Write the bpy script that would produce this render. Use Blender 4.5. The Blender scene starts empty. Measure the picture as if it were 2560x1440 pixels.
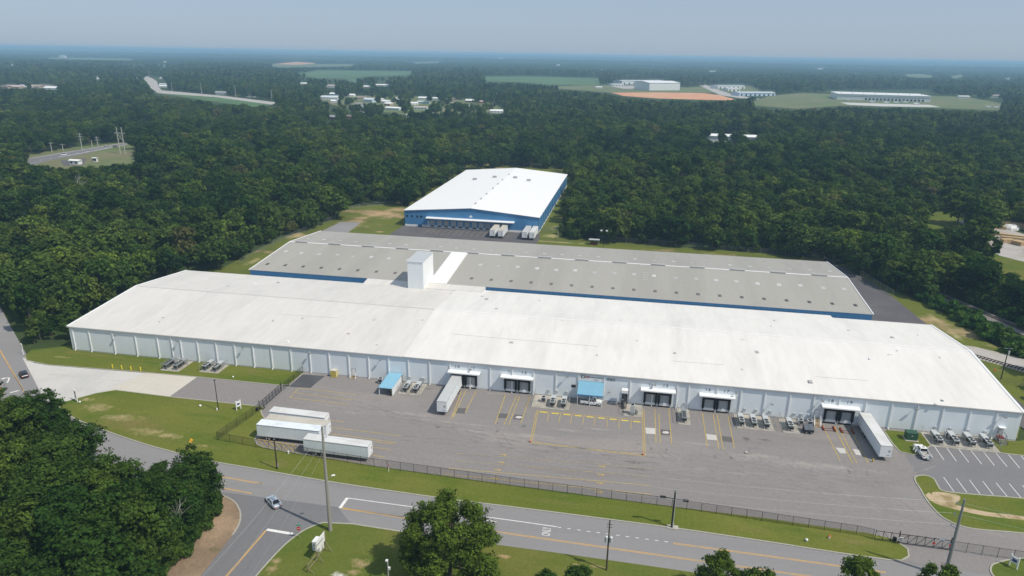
import bpy, math, random
import numpy as np
from mathutils import Vector, Matrix

# ------------------------------------------------------------------ camera
scene = bpy.context.scene
CAM_H = 88.0
PITCH, ROLL, YAW, FPX = 0.3237, 0.016, -0.1732, 1743.1     # surveyed from the picture (2560 px wide)
_f = np.array([math.sin(YAW)*math.cos(PITCH), math.cos(YAW)*math.cos(PITCH), -math.sin(PITCH)])
_r = np.array([math.cos(YAW), -math.sin(YAW), 0.0])
_u = np.cross(_r, _f)
_r, _u = math.cos(ROLL)*_r+math.sin(ROLL)*_u, -math.sin(ROLL)*_r+math.cos(ROLL)*_u
cam_d = bpy.data.cameras.new('camera'); cam = bpy.data.objects.new('camera', cam_d)
scene.collection.objects.link(cam); scene.camera = cam
cam_d.sensor_width = 36.0; cam_d.lens = FPX/2560*36.0
cam_d.clip_start = 0.5; cam_d.clip_end = 90000
m = Matrix.Identity(4)
for i in range(3):
    m[i][0] = _r[i]; m[i][1] = _u[i]; m[i][2] = -_f[i]
m[2][3] = CAM_H
cam.matrix_world = m

# ------------------------------------------------------------------ sky and sun
SUN_EL, SUN_AZ = math.radians(52), math.radians(-20)       # azimuth from +X towards +Y
sdir = Vector((math.cos(SUN_EL)*math.cos(SUN_AZ), math.cos(SUN_EL)*math.sin(SUN_AZ), math.sin(SUN_EL)))
world = bpy.data.worlds.new('World'); scene.world = world; world.use_nodes = True
wn, wl = world.node_tree.nodes, world.node_tree.links
wn.clear()
sky = wn.new('ShaderNodeTexSky'); sky.sky_type = 'NISHITA'; sky.sun_disc = False
sky.sun_elevation = SUN_EL; sky.sun_rotation = math.radians(90)-SUN_AZ
sky.altitude = 60; sky.air_density = 0.7; sky.dust_density = 1.0; sky.ozone_density = 3.0
hsv = wn.new('ShaderNodeHueSaturation'); hsv.inputs['Saturation'].default_value = 1.0
tint = wn.new('ShaderNodeMixRGB'); tint.blend_type = 'MULTIPLY'; tint.inputs[0].default_value = 1.0
tint.inputs[2].default_value = (0.95, 1.0, 1.05, 1)
veil = wn.new('ShaderNodeMixRGB'); veil.inputs[0].default_value = 0.78      # even summer haze over the whole sky
veil.inputs[2].default_value = (3.02, 3.68, 4.50, 1)
bg = wn.new('ShaderNodeBackground'); bg.inputs['Strength'].default_value = 0.113
wo = wn.new('ShaderNodeOutputWorld')
wl.new(sky.outputs[0], hsv.inputs['Color']); wl.new(hsv.outputs[0], tint.inputs[1])
wl.new(tint.outputs[0], veil.inputs[1]); wl.new(veil.outputs[0], bg.inputs['Color']); wl.new(bg.outputs[0], wo.inputs['Surface'])
sun_d = bpy.data.lights.new('sun', 'SUN'); sun_d.energy = 3.3; sun_d.angle = math.radians(0.55)
sun_d.color = (1.0, 0.93, 0.80)
sun = bpy.data.objects.new('sun', sun_d); scene.collection.objects.link(sun)
sun.location = (0, 0, 400)
sun.rotation_euler = (-sdir).to_track_quat('-Z', 'Y').to_euler()

vs = scene.view_settings
vs.view_transform = 'Standard'; vs.look = 'None'; vs.exposure = 0.2; vs.gamma = 1.0
vs.use_curve_mapping = False
scene.cycles.use_denoising = True
scene.cycles.max_bounces = 6; scene.cycles.diffuse_bounces = 3; scene.cycles.transmission_bounces = 3
scene.cycles.transparent_max_bounces = 8; scene.cycles.volume_bounces = 1
scene.cycles.caustics_reflective = False; scene.cycles.caustics_refractive = False
scene.cycles.sample_clamp_indirect = 4.0

# ------------------------------------------------------------------ helpers
C = scene.collection
R0 = random.Random(7)

def gp(px, py, z=0.0):
    """ground position of a surveyed picture point at height z"""
    d = _r*(px-1280)/FPX-_u*(py-720)/FPX+_f
    t = (z-CAM_H)/d[2]
    return (float(d[0]*t), float(d[1]*t))

def pix(x, y, z):
    d = np.array([x, y, z-CAM_H]); k = d@_f
    return 1280+FPX*(d@_r)/k, 720-FPX*(d@_u)/k

def height_at(x, y, py):
    """height of a vertical thing standing at (x, y) whose top shows at row py"""
    lo, hi = 0.0, 60.0
    for _ in range(40):
        mid = (lo+hi)/2
        if pix(x, y, mid)[1] > py: lo = mid
        else: hi = mid
    return lo

class MB:
    def __init__(s): s.v = []; s.f = []
    def add(s, vs_, fs):
        o = len(s.v); s.v += [tuple(p) for p in vs_]; s.f += [tuple(i+o for i in f) for f in fs]; return s
    def box(s, x0, y0, z0, x1, y1, z1):
        return s.add([(x0,y0,z0),(x1,y0,z0),(x1,y1,z0),(x0,y1,z0),(x0,y0,z1),(x1,y0,z1),(x1,y1,z1),(x0,y1,z1)],
                     [(0,3,2,1),(4,5,6,7),(0,1,5,4),(1,2,6,5),(2,3,7,6),(3,0,4,7)])
    def quad(s, a, b, c, d): return s.add([a,b,c,d], [(0,1,2,3)])
    def poly(s, pts): return s.add(pts, [tuple(range(len(pts)))])
    def bar(s, p, q, w, h=None):
        """square bar between two points"""
        p, q = Vector(p), Vector(q); d = (q-p).normalized(); h = h or w
        a = d.cross(Vector((0,0,1)))
        if a.length < 1e-4: a = Vector((1,0,0))
        a = a.normalized()*w/2; b = d.cross(a).normalized()*h/2
        vs_ = [p-a-b, p+a-b, p+a+b, p-a+b, q-a-b, q+a-b, q+a+b, q-a+b]
        return s.add(vs_, [(0,1,2,3),(7,6,5,4),(0,4,5,1),(1,5,6,2),(2,6,7,3),(3,7,4,0)])
    def cyl(s, p, q, r0, r1=None, n=8):
        p, q = Vector(p), Vector(q); r1 = r0 if r1 is None else r1; d = (q-p).normalized()
        a = d.cross(Vector((0,0,1)))
        if a.length < 1e-4: a = Vector((1,0,0))
        a.normalize(); b = d.cross(a)
        vs_ = []
        for c, r in ((p, r0), (q, r1)):
            for i in range(n):
                t = 2*math.pi*i/n; vs_.append(c+a*(r*math.cos(t))+b*(r*math.sin(t)))
        fs = [(i, (i+1) % n, n+(i+1) % n, n+i) for i in range(n)]
        fs += [tuple(range(n))[::-1], tuple(range(n, 2*n))]
        return s.add(vs_, fs)
    def prism(s, pts, z0, z1):
        n = len(pts)
        a = sum(pts[i][0]*pts[(i+1) % n][1]-pts[(i+1) % n][0]*pts[i][1] for i in range(n))
        if a < 0: pts = pts[::-1]
        s.add([(x,y,z0) for x,y in pts]+[(x,y,z1) for x,y in pts],
              [tuple(range(n, 2*n))]+[(i, (i+1) % n, n+(i+1) % n, n+i) for i in range(n)])
        return s
    def mesh(s, name='mesh'):
        me = bpy.data.meshes.new(name); me.from_pydata(s.v, [], s.f); me.update(); return me
    def build(s, name, mat, parent=None, loc=None, rz=0, smooth=False):
        return obj(name, s.mesh(name), mat, parent, loc, rz, smooth)

def obj(name, me, mat=None, parent=None, loc=None, rz=0, smooth=False):
    if mat is not None and not me.materials: me.materials.append(mat)
    o = bpy.data.objects.new(name, me); C.objects.link(o)
    if parent: o.parent = parent
    if loc is not None: o.location = loc
    if rz: o.rotation_euler = (0, 0, rz)
    if smooth:
        for p in me.polygons: p.use_smooth = True
    return o

def tag(o, label=None, cat=None, group=None, kind=None):
    if label: o['label'] = label
    if cat: o['category'] = cat
    if group: o['group'] = group
    if kind: o['kind'] = kind
    return o

def thing(name, label, cat, loc=(0,0,0), rz=0, group=None):
    o = bpy.data.objects.new(name, None); C.objects.link(o); o.empty_display_size = 0.3
    o.location = loc; o.rotation_euler = (0, 0, rz)
    return tag(o, label, cat, group)

def copy_tree(o, parent=None):
    c = o.copy(); C.objects.link(c); c.parent = parent
    for ch in list(o.children): copy_tree(ch, c)
    return c

def dup(root, loc, rz=0, label=None, group=None, scale=None):
    c = copy_tree(root); c.location = loc; c.rotation_euler = (0, 0, rz)
    if label: c['label'] = label
    if group: c['group'] = group
    if scale: c.scale = (scale,)*3 if not hasattr(scale, '__len__') else scale
    return c

def text_mesh(s, size, mat, name, parent, loc, rot, align='CENTER', extrude=0.01, sx=1.0):
    cu = bpy.data.curves.new('t', 'FONT'); cu.body = s; cu.size = size; cu.align_x = align; cu.align_y = 'CENTER'
    cu.extrude = extrude; cu.resolution_u = 3
    to = bpy.data.objects.new('t', cu); C.objects.link(to)
    bpy.context.view_layer.update()
    me = bpy.data.meshes.new_from_object(to.evaluated_get(bpy.context.evaluated_depsgraph_get()))
    bpy.data.objects.remove(to); bpy.data.curves.remove(cu)
    me.name = name; me.materials.clear()
    o = obj(name, me, mat, parent); o.location = loc; o.rotation_euler = rot; o.scale = (sx, 1, 1)
    return o

def smooth_line(pts, n=6):
    """Catmull-Rom through points"""
    out = []; P = [pts[0]]+list(pts)+[pts[-1]]
    for i in range(1, len(P)-2):
        p0, p1, p2, p3 = (np.array(q, float) for q in P[i-1:i+3])
        for k in range(n):
            t = k/n
            out.append(tuple(0.5*((2*p1)+(p2-p0)*t+(2*p0-5*p1+4*p2-p3)*t*t+(3*p1-p0-3*p2+p3)*t**3)))
    out.append(tuple(pts[-1])); return out

# ------------------------------------------------------------------ materials
def nd(nt, t, **kw):
    n = nt.nodes.new(t)
    for k, v in kw.items(): setattr(n, k, v)
    return n

def mat(name, col, rough=0.7, metal=0.0, spec=0.3, var=0.12, scale=1.0, col2=None, scale2=None, bump=0.0,
        coords='Object', lo=0.45, hi=0.62, streak=None, island=0.0, obj_rand=0.0):
    """principled surface: colour, fine value variation, optional second colour in noise patches, optional bump"""
    ma = bpy.data.materials.new(name); ma.use_nodes = True; nt = ma.node_tree; L = nt.links
    b = nt.nodes['Principled BSDF']
    b.inputs['Roughness'].default_value = rough; b.inputs['Metallic'].default_value = metal
    b.inputs['Specular IOR Level'].default_value = spec
    tc = nd(nt, 'ShaderNodeTexCoord'); src = tc.outputs[coords]
    if streak:
        mp = nd(nt, 'ShaderNodeMapping'); mp.inputs['Scale'].default_value = streak
        L.new(src, mp.inputs[0]); src2 = mp.outputs[0]
    else: src2 = src
    n1 = nd(nt, 'ShaderNodeTexNoise'); n1.inputs['Scale'].default_value = scale; n1.inputs['Detail'].default_value = 6
    n1.inputs['Roughness'].default_value = 0.65
    L.new(src2, n1.inputs['Vector'])
    mr = nd(nt, 'ShaderNodeMapRange'); mr.inputs['From Min'].default_value = 0.25; mr.inputs['From Max'].default_value = 0.75
    mr.inputs['To Min'].default_value = 1-var; mr.inputs['To Max'].default_value = 1+var
    L.new(n1.outputs['Fac'], mr.inputs['Value'])
    cur = None
    rgb = nd(nt, 'ShaderNodeRGB'); rgb.outputs[0].default_value = (*col, 1); cur = rgb.outputs[0]
    if col2:
        n2 = nd(nt, 'ShaderNodeTexNoise'); n2.inputs['Scale'].default_value = scale2 or scale*0.2
        n2.inputs['Detail'].default_value = 7; n2.inputs['Roughness'].default_value = 0.6
        L.new(src2 if streak else src, n2.inputs['Vector'])
        m2 = nd(nt, 'ShaderNodeMapRange', clamp=True); m2.inputs['From Min'].default_value = lo; m2.inputs['From Max'].default_value = hi
        L.new(n2.outputs['Fac'], m2.inputs['Value'])
        mx = nd(nt, 'ShaderNodeMixRGB'); L.new(m2.outputs[0], mx.inputs[0]); L.new(cur, mx.inputs[1])
        mx.inputs[2].default_value = (*col2, 1); cur = mx.outputs[0]
    mul = nd(nt, 'ShaderNodeVectorMath', operation='SCALE'); L.new(cur, mul.inputs[0]); L.new(mr.outputs[0], mul.inputs['Scale'])
    cur = mul.outputs[0]
    if obj_rand:
        oi = nd(nt, 'ShaderNodeObjectInfo'); m3 = nd(nt, 'ShaderNodeMapRange')
        m3.inputs['To Min'].default_value = 1-obj_rand; m3.inputs['To Max'].default_value = 1+obj_rand
        L.new(oi.outputs['Random'], m3.inputs['Value'])
        mu = nd(nt, 'ShaderNodeVectorMath', operation='SCALE'); L.new(cur, mu.inputs[0]); L.new(m3.outputs[0], mu.inputs['Scale'])
        cur = mu.outputs[0]
    L.new(cur, b.inputs['Base Color'])
    if bump:
        bp = nd(nt, 'ShaderNodeBump'); bp.inputs['Strength'].default_value = bump; bp.inputs['Distance'].default_value = 0.05
        L.new(n1.outputs['Fac'], bp.inputs['Height']); L.new(bp.outputs[0], b.inputs['Normal'])
    return ma

def leaf_mat(name, cols, transl=0.30):
    """foliage: one tone per tree, smaller changes per leaf"""
    ma = bpy.data.materials.new(name); ma.use_nodes = True; nt = ma.node_tree; L = nt.links
    nt.nodes.clear()
    out = nd(nt, 'ShaderNodeOutputMaterial')
    oi = nd(nt, 'ShaderNodeObjectInfo'); ramp = nd(nt, 'ShaderNodeValToRGB')
    el = ramp.color_ramp.elements
    while len(el) < len(cols): el.new(0.5)
    for i, (p, c) in enumerate(cols): el[i].position = p; el[i].color = (*c, 1)
    L.new(oi.outputs['Random'], ramp.inputs[0])
    ge = nd(nt, 'ShaderNodeNewGeometry'); mr = nd(nt, 'ShaderNodeMapRange')
    mr.inputs['To Min'].default_value = 0.55; mr.inputs['To Max'].default_value = 1.5
    L.new(ge.outputs['Random Per Island'], mr.inputs['Value'])
    tc = nd(nt, 'ShaderNodeTexCoord'); no = nd(nt, 'ShaderNodeTexNoise'); no.inputs['Scale'].default_value = 0.45
    L.new(tc.outputs['Object'], no.inputs['Vector'])
    mr2 = nd(nt, 'ShaderNodeMapRange'); mr2.inputs['From Min'].default_value = 0.3; mr2.inputs['From Max'].default_value = 0.7
    mr2.inputs['To Min'].default_value = 0.7; mr2.inputs['To Max'].default_value = 1.3
    L.new(no.outputs['Fac'], mr2.inputs['Value'])
    mm = nd(nt, 'ShaderNodeMath', operation='MULTIPLY'); L.new(mr.outputs[0], mm.inputs[0]); L.new(mr2.outputs[0], mm.inputs[1])
    sc = nd(nt, 'ShaderNodeVectorMath', operation='SCALE'); L.new(ramp.outputs[0], sc.inputs[0]); L.new(mm.outputs[0], sc.inputs['Scale'])
    df = nd(nt, 'ShaderNodeBsdfDiffuse'); tr = nd(nt, 'ShaderNodeBsdfTranslucent'); mx = nd(nt, 'ShaderNodeMixShader')
    mx.inputs[0].default_value = transl
    L.new(sc.outputs[0], df.inputs['Color']); L.new(sc.outputs[0], tr.inputs['Color'])
    L.new(df.outputs[0], mx.inputs[1]); L.new(tr.outputs[0], mx.inputs[2]); L.new(mx.outputs[0], out.inputs['Surface'])
    return ma

M = {}
M['roof_white'] = mat('roof_white', (0.745,0.718,0.683), 0.6, var=0.06, scale=0.6, col2=(0.635,0.61,0.58), scale2=0.13, lo=0.47, hi=0.78, streak=(1.0,0.18,1.0))
M['roof_beige'] = mat('roof_beige', (0.662,0.632,0.596), 0.6, var=0.07, scale=0.6, col2=(0.585,0.565,0.535), scale2=0.12, lo=0.45, hi=0.76, streak=(1.0,0.22,1.0))
M['roof_clean'] = mat('roof_clean', (0.84,0.83,0.82), 0.45, var=0.025, scale=0.3)
M['roof_grey'] = mat('roof_grey', (0.380,0.362,0.328), 0.6, var=0.05, scale=1.4, col2=(0.345,0.328,0.296), scale2=0.05, streak=(1.6,0.12,1.0))
M['wall_white'] = mat('wall_white', (0.77,0.82,0.86), 0.6, var=0.03, scale=0.7, col2=(0.70,0.75,0.785), scale2=0.25, lo=0.5, hi=0.8, streak=(1,1,0.35))
M['trim_white'] = mat('trim_white', (0.80,0.81,0.82), 0.5, var=0.04, scale=1.0)
M['trim_soft'] = mat('trim_soft', (0.52,0.505,0.48), 0.6, var=0.12, scale=0.6)
M['trim_grey'] = mat('trim_grey', (0.42,0.41,0.41), 0.6, var=0.15, scale=0.6)
M['blue_wall'] = mat('blue_wall', (0.075,0.225,0.43), 0.5, var=0.05, scale=0.5, col2=(0.085,0.245,0.46), scale2=0.12)
M['blue_dark'] = mat('blue_dark', (0.035,0.095,0.22), 0.5, var=0.05, scale=0.5)
M['sky_blue'] = mat('sky_blue', (0.24,0.48,0.63), 0.5, var=0.05, scale=0.8, streak=(1,0.2,1))
M['concrete'] = mat('concrete', (0.56,0.54,0.51), 0.85, var=0.06, scale=1.0, col2=(0.50,0.485,0.465), scale2=0.08)
M['concrete_warm'] = mat('concrete_warm', (0.58,0.535,0.465), 0.85, var=0.05, scale=1.0, col2=(0.545,0.50,0.435), scale2=0.08)
M['concrete_kerb'] = mat('concrete_kerb', (0.38,0.365,0.31), 0.85, var=0.12, scale=1.2)
M['pad'] = mat('pad', (0.46,0.43,0.38), 0.85, var=0.10, scale=1.2, col2=(0.38,0.34,0.29), scale2=0.5)
M['metal'] = mat('metal', (0.42,0.44,0.455), 0.4, 0.55, var=0.06, scale=2)
M['metal_lt'] = mat('metal_lt', (0.56,0.58,0.59), 0.45, 0.2, var=0.06, scale=2)
M['door_grey'] = mat('door_grey', (0.40,0.43,0.445), 0.5, var=0.05, scale=1, obj_rand=.1)
M['skylight'] = mat('skylight', (0.50,0.50,0.48), 0.4, var=0.15, scale=0.8, obj_rand=.18)
M['casing'] = mat('casing', (0.33,0.355,0.365), 0.45, 0.25, var=0.1, scale=1.5, obj_rand=.12)
M['galv'] = mat('galv', (0.36,0.38,0.385), 0.45, 0.4, var=0.1, scale=3)
M['black'] = mat('black', (0.012,0.012,0.014), 0.6, var=0.2, scale=4)
M['rubber'] = mat('rubber', (0.022,0.022,0.024), 0.75, var=0.2, scale=4)
M['black_paint'] = mat('black_paint', (0.02,0.02,0.022), 0.45, var=0.1, scale=3)
M['mesh_black'] = mat('mesh_black', (0.022,0.024,0.022), 0.5, var=0.1, scale=3)
M['glass_dark'] = mat('glass_dark', (0.012,0.014,0.017), 0.08, spec=0.7, var=0.05)
M['glass_blue'] = mat('glass_blue', (0.03,0.04,0.055), 0.1, spec=0.7, var=0.05)
M['wood_pole'] = mat('wood_pole', (0.085,0.062,0.048), 0.85, var=0.25, scale=2, streak=(4,4,0.3))
M['wood_dark'] = mat('wood_dark', (0.03,0.025,0.022), 0.85, var=0.25, scale=2, streak=(4,4,0.3))
M['conc_pole'] = mat('conc_pole', (0.30,0.285,0.255), 0.8, var=0.10, scale=1.5, streak=(3,3,0.3))
M['grey_pole'] = mat('grey_pole', (0.235,0.245,0.235), 0.7, var=0.10, scale=1.5)
M['pale_pole'] = mat('pale_pole', (0.42,0.42,0.40), 0.7, var=0.10, scale=1.5)
M['lumber'] = mat('lumber', (0.50,0.36,0.20), 0.8, var=0.2, scale=1.5)
M['timber'] = mat('timber', (0.24,0.205,0.12), 0.85, var=0.2, scale=1.5)
M['yellow_paint'] = mat('yellow_paint', (0.54,0.385,0.075), 0.75, var=0.20, scale=1.4, col2=(0.36,0.29,0.16), scale2=0.9, lo=0.50, hi=0.66)
M['yellow_bright'] = mat('yellow_bright', (0.80,0.63,0.03), 0.7, var=0.10, scale=1.4)
M['yellow_worn'] = mat('yellow_worn', (0.40,0.31,0.12), 0.8, var=0.20, scale=1.2, col2=(0.285,0.255,0.22), scale2=0.5, lo=0.42, hi=0.60)
M['road_yellow'] = mat('road_yellow', (0.62,0.37,0.11), 0.75, var=0.15, scale=1.4, col2=(0.42,0.31,0.19), scale2=0.35, lo=0.5, hi=0.66)
M['white_paint'] = mat('white_paint', (0.76,0.75,0.73), 0.75, var=0.10, scale=1.5, col2=(0.58,0.57,0.56), scale2=0.7, lo=0.52, hi=0.68)
M['orange'] = mat('orange', (0.75,0.15,0.02), 0.6, var=0.1)
M['sign_yellow'] = mat('sign_yellow', (0.82,0.42,0.01), 0.5, var=0.05)
M['red'] = mat('red', (0.50,0.03,0.025), 0.55, var=0.1)
M['dark_red'] = mat('dark_red', (0.17,0.03,0.028), 0.65, var=0.2, scale=3)
M['green_box'] = mat('green_box', (0.035,0.095,0.062), 0.5, var=0.06)
M['sign_green'] = mat('sign_green', (0.02,0.30,0.18), 0.5, var=0.06)
M['sign_white'] = mat('sign_white', (0.80,0.80,0.80), 0.5, var=0.03)
M['ink_blue'] = mat('ink_blue', (0.05,0.08,0.22), 0.6, var=0.05)
M['ink_grey'] = mat('ink_grey', (0.10,0.11,0.14), 0.6, var=0.05)
M['ink_navy'] = mat('ink_navy', (0.03,0.035,0.06), 0.6, var=0.05)
M['car_silver'] = mat('car_silver', (0.50,0.55,0.60), 0.25, 0.35, spec=0.6, var=0.02)
M['car_black'] = mat('car_black', (0.02,0.022,0.03), 0.15, 0.1, spec=0.7, var=0.02)
M['car_white'] = mat('car_white', (0.78,0.79,0.80), 0.25, spec=0.6, var=0.02)
M['car_grey'] = mat('car_grey', (0.16,0.17,0.19), 0.25, 0.3, spec=0.6, var=0.02)
M['trailer_white'] = mat('trailer_white', (0.74,0.79,0.83), 0.45, var=0.05, scale=0.6, col2=(0.57,0.61,0.64), scale2=0.5, lo=0.52, hi=0.75, streak=(1,1,0.35))
M['trailer_bright'] = mat('trailer_bright', (0.76,0.78,0.80), 0.45, var=0.04, scale=0.6)
M['trailer_roof'] = mat('trailer_roof', (0.68,0.68,0.675), 0.5, var=0.06, scale=0.8, col2=(0.58,0.575,0.56), scale2=0.4)
M['trailer_roof_tan'] = mat('trailer_roof_tan', (0.54,0.505,0.445), 0.6, var=0.08, scale=0.8, col2=(0.48,0.44,0.375), scale2=0.4)
M['trailer_roof_grey'] = mat('trailer_roof_grey', (0.50,0.51,0.51), 0.5, var=0.06, scale=0.8)
M['tyre'] = mat('tyre', (0.02,0.02,0.021), 0.85, var=0.15, scale=5)
M['rim'] = mat('rim', (0.45,0.45,0.46), 0.4, 0.4, var=0.1, scale=5)
M['bin_grey'] = mat('bin_grey', (0.055,0.06,0.068), 0.6, var=0.15, scale=2)
M['bark'] = mat('bark', (0.10,0.08,0.06), 0.9, var=0.3, scale=2, streak=(3,3,0.4))
M['bark_dead'] = mat('bark_dead', (0.40,0.385,0.36), 0.9, var=0.2, scale=2)
M['rail'] = mat('rail', (0.085,0.06,0.05), 0.5, 0.4, var=0.2, scale=3)
M['sleeper'] = mat('sleeper', (0.055,0.042,0.036), 0.9, var=0.3, scale=2, obj_rand=0.3)
M['ballast'] = mat('ballast', (0.23,0.215,0.205), 0.95, var=0.3, scale=4, bump=0.6)
M['gravel'] = mat('gravel', (0.44,0.415,0.40), 0.95, var=0.15, scale=3, col2=(0.38,0.34,0.30), scale2=0.1)
M['tan_dirt'] = mat('tan_dirt', (0.50,0.40,0.27), 0.95, var=0.2, scale=1.0, col2=(0.30,0.27,0.09), scale2=0.15, lo=0.45, hi=0.65)
M['orange_dirt'] = mat('orange_dirt', (0.62,0.295,0.16), 0.95, var=0.15, scale=0.03, col2=(0.58,0.36,0.21), scale2=0.01)
M['crop'] = mat('crop', (0.075,0.140,0.052), 0.95, var=0.12, scale=0.01, col2=(0.095,0.17,0.06), scale2=0.004)
M['crop_pale'] = mat('crop_pale', (0.12,0.155,0.055), 0.95, var=0.2, scale=0.03, col2=(0.175,0.165,0.085), scale2=0.012)
M['asphalt_dark'] = mat('asphalt_dark', (0.105,0.10,0.108), 0.9, var=0.12, scale=1.2, col2=(0.13,0.122,0.125), scale2=0.07)
M['asphalt_new'] = mat('asphalt_new', (0.08,0.082,0.092), 0.9, var=0.10, scale=1.5, col2=(0.095,0.097,0.105), scale2=0.3)
M['asphalt_patch'] = mat('asphalt_patch', (0.125,0.118,0.122), 0.9, var=0.15, scale=2.5)
M['tyre_stain'] = mat('tyre_stain', (0.215,0.195,0.188), 0.9, var=0.25, scale=0.8, col2=(0.275,0.25,0.24), scale2=0.25, lo=0.42, hi=0.6)

def ground_mat(name, layers, base, var=0.12, vscale=0.9, rough=0.92, bump=0.0, blobs=()):
    """asphalt or turf built from several noise layers: (colour, scale, lo, hi, stretch, detail)"""
    ma = bpy.data.materials.new(name); ma.use_nodes = True; nt = ma.node_tree; L = nt.links
    b = nt.nodes['Principled BSDF']; b.inputs['Roughness'].default_value = rough; b.inputs['Specular IOR Level'].default_value = 0.06
    ge = nd(nt, 'ShaderNodeNewGeometry')
    rgb = nd(nt, 'ShaderNodeRGB'); rgb.outputs[0].default_value = (*base, 1); cur = rgb.outputs[0]
    for k, (c, s, lo, hi, st, det) in enumerate(layers):
        mp = nd(nt, 'ShaderNodeMapping'); mp.inputs['Scale'].default_value = (st[0], st[1], 1); mp.inputs['Location'].default_value = (k*37.1, k*11.7, 0)
        L.new(ge.outputs['Position'], mp.inputs[0])
        n = nd(nt, 'ShaderNodeTexNoise'); n.inputs['Scale'].default_value = s; n.inputs['Detail'].default_value = det; n.inputs['Roughness'].default_value = 0.6
        L.new(mp.outputs[0], n.inputs['Vector'])
        mr = nd(nt, 'ShaderNodeMapRange', clamp=True); mr.inputs['From Min'].default_value = lo; mr.inputs['From Max'].default_value = hi
        L.new(n.outputs['Fac'], mr.inputs['Value'])
        mx = nd(nt, 'ShaderNodeMixRGB'); L.new(mr.outputs[0], mx.inputs[0]); L.new(cur, mx.inputs[1]); mx.inputs[2].default_value = (*c, 1)
        cur = mx.outputs[0]
    for c, places, ns, soft, amt in blobs:      # worn or stained places with ragged edges
        nn = nd(nt, 'ShaderNodeTexNoise'); nn.inputs['Scale'].default_value = ns; nn.inputs['Detail'].default_value = 7; nn.inputs['Roughness'].default_value = 0.7
        L.new(ge.outputs['Position'], nn.inputs['Vector'])
        best = None
        for (bx, by, rx, ry) in places:
            mp = nd(nt, 'ShaderNodeMapping', vector_type='POINT')
            mp.inputs['Location'].default_value = (-bx/rx, -by/ry, 0); mp.inputs['Scale'].default_value = (1/rx, 1/ry, 0)
            L.new(ge.outputs['Position'], mp.inputs[0])
            ln = nd(nt, 'ShaderNodeVectorMath', operation='LENGTH'); L.new(mp.outputs[0], ln.inputs[0])
            if best is None: best = ln.outputs['Value']
            else:
                mn = nd(nt, 'ShaderNodeMath', operation='MINIMUM'); L.new(best, mn.inputs[0]); L.new(ln.outputs['Value'], mn.inputs[1]); best = mn.outputs[0]
        a = nd(nt, 'ShaderNodeMath', operation='MULTIPLY_ADD'); L.new(nn.outputs['Fac'], a.inputs[0]); a.inputs[1].default_value = 2.4; a.inputs[2].default_value = -0.7
        d = nd(nt, 'ShaderNodeMath', operation='SUBTRACT'); L.new(a.outputs[0], d.inputs[0]); L.new(best, d.inputs[1])
        mr = nd(nt, 'ShaderNodeMapRange', clamp=True); mr.inputs['From Min'].default_value = -0.15; mr.inputs['From Max'].default_value = soft
        mr.inputs['To Max'].default_value = amt
        L.new(d.outputs[0], mr.inputs['Value'])
        mx = nd(nt, 'ShaderNodeMixRGB'); L.new(mr.outputs[0], mx.inputs[0]); L.new(cur, mx.inputs[1]); mx.inputs[2].default_value = (*c, 1); cur = mx.outputs[0]
    n = nd(nt, 'ShaderNodeTexNoise'); n.inputs['Scale'].default_value = vscale; n.inputs['Detail'].default_value = 8; n.inputs['Roughness'].default_value = 0.75
    L.new(ge.outputs['Position'], n.inputs['Vector'])
    mr = nd(nt, 'ShaderNodeMapRange'); mr.inputs['From Min'].default_value = 0.25; mr.inputs['From Max'].default_value = 0.75
    mr.inputs['To Min'].default_value = 1-var; mr.inputs['To Max'].default_value = 1+var
    L.new(n.outputs['Fac'], mr.inputs['Value'])
    sc = nd(nt, 'ShaderNodeVectorMath', operation='SCALE'); L.new(cur, sc.inputs[0]); L.new(mr.outputs[0], sc.inputs['Scale'])
    L.new(sc.outputs[0], b.inputs['Base Color'])
    if bump:
        bp = nd(nt, 'ShaderNodeBump'); bp.inputs['Strength'].default_value = bump; bp.inputs['Distance'].default_value = 0.2
        L.new(n.outputs['Fac'], bp.inputs['Height']); L.new(bp.outputs[0], b.inputs['Normal'])
    return ma

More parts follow.
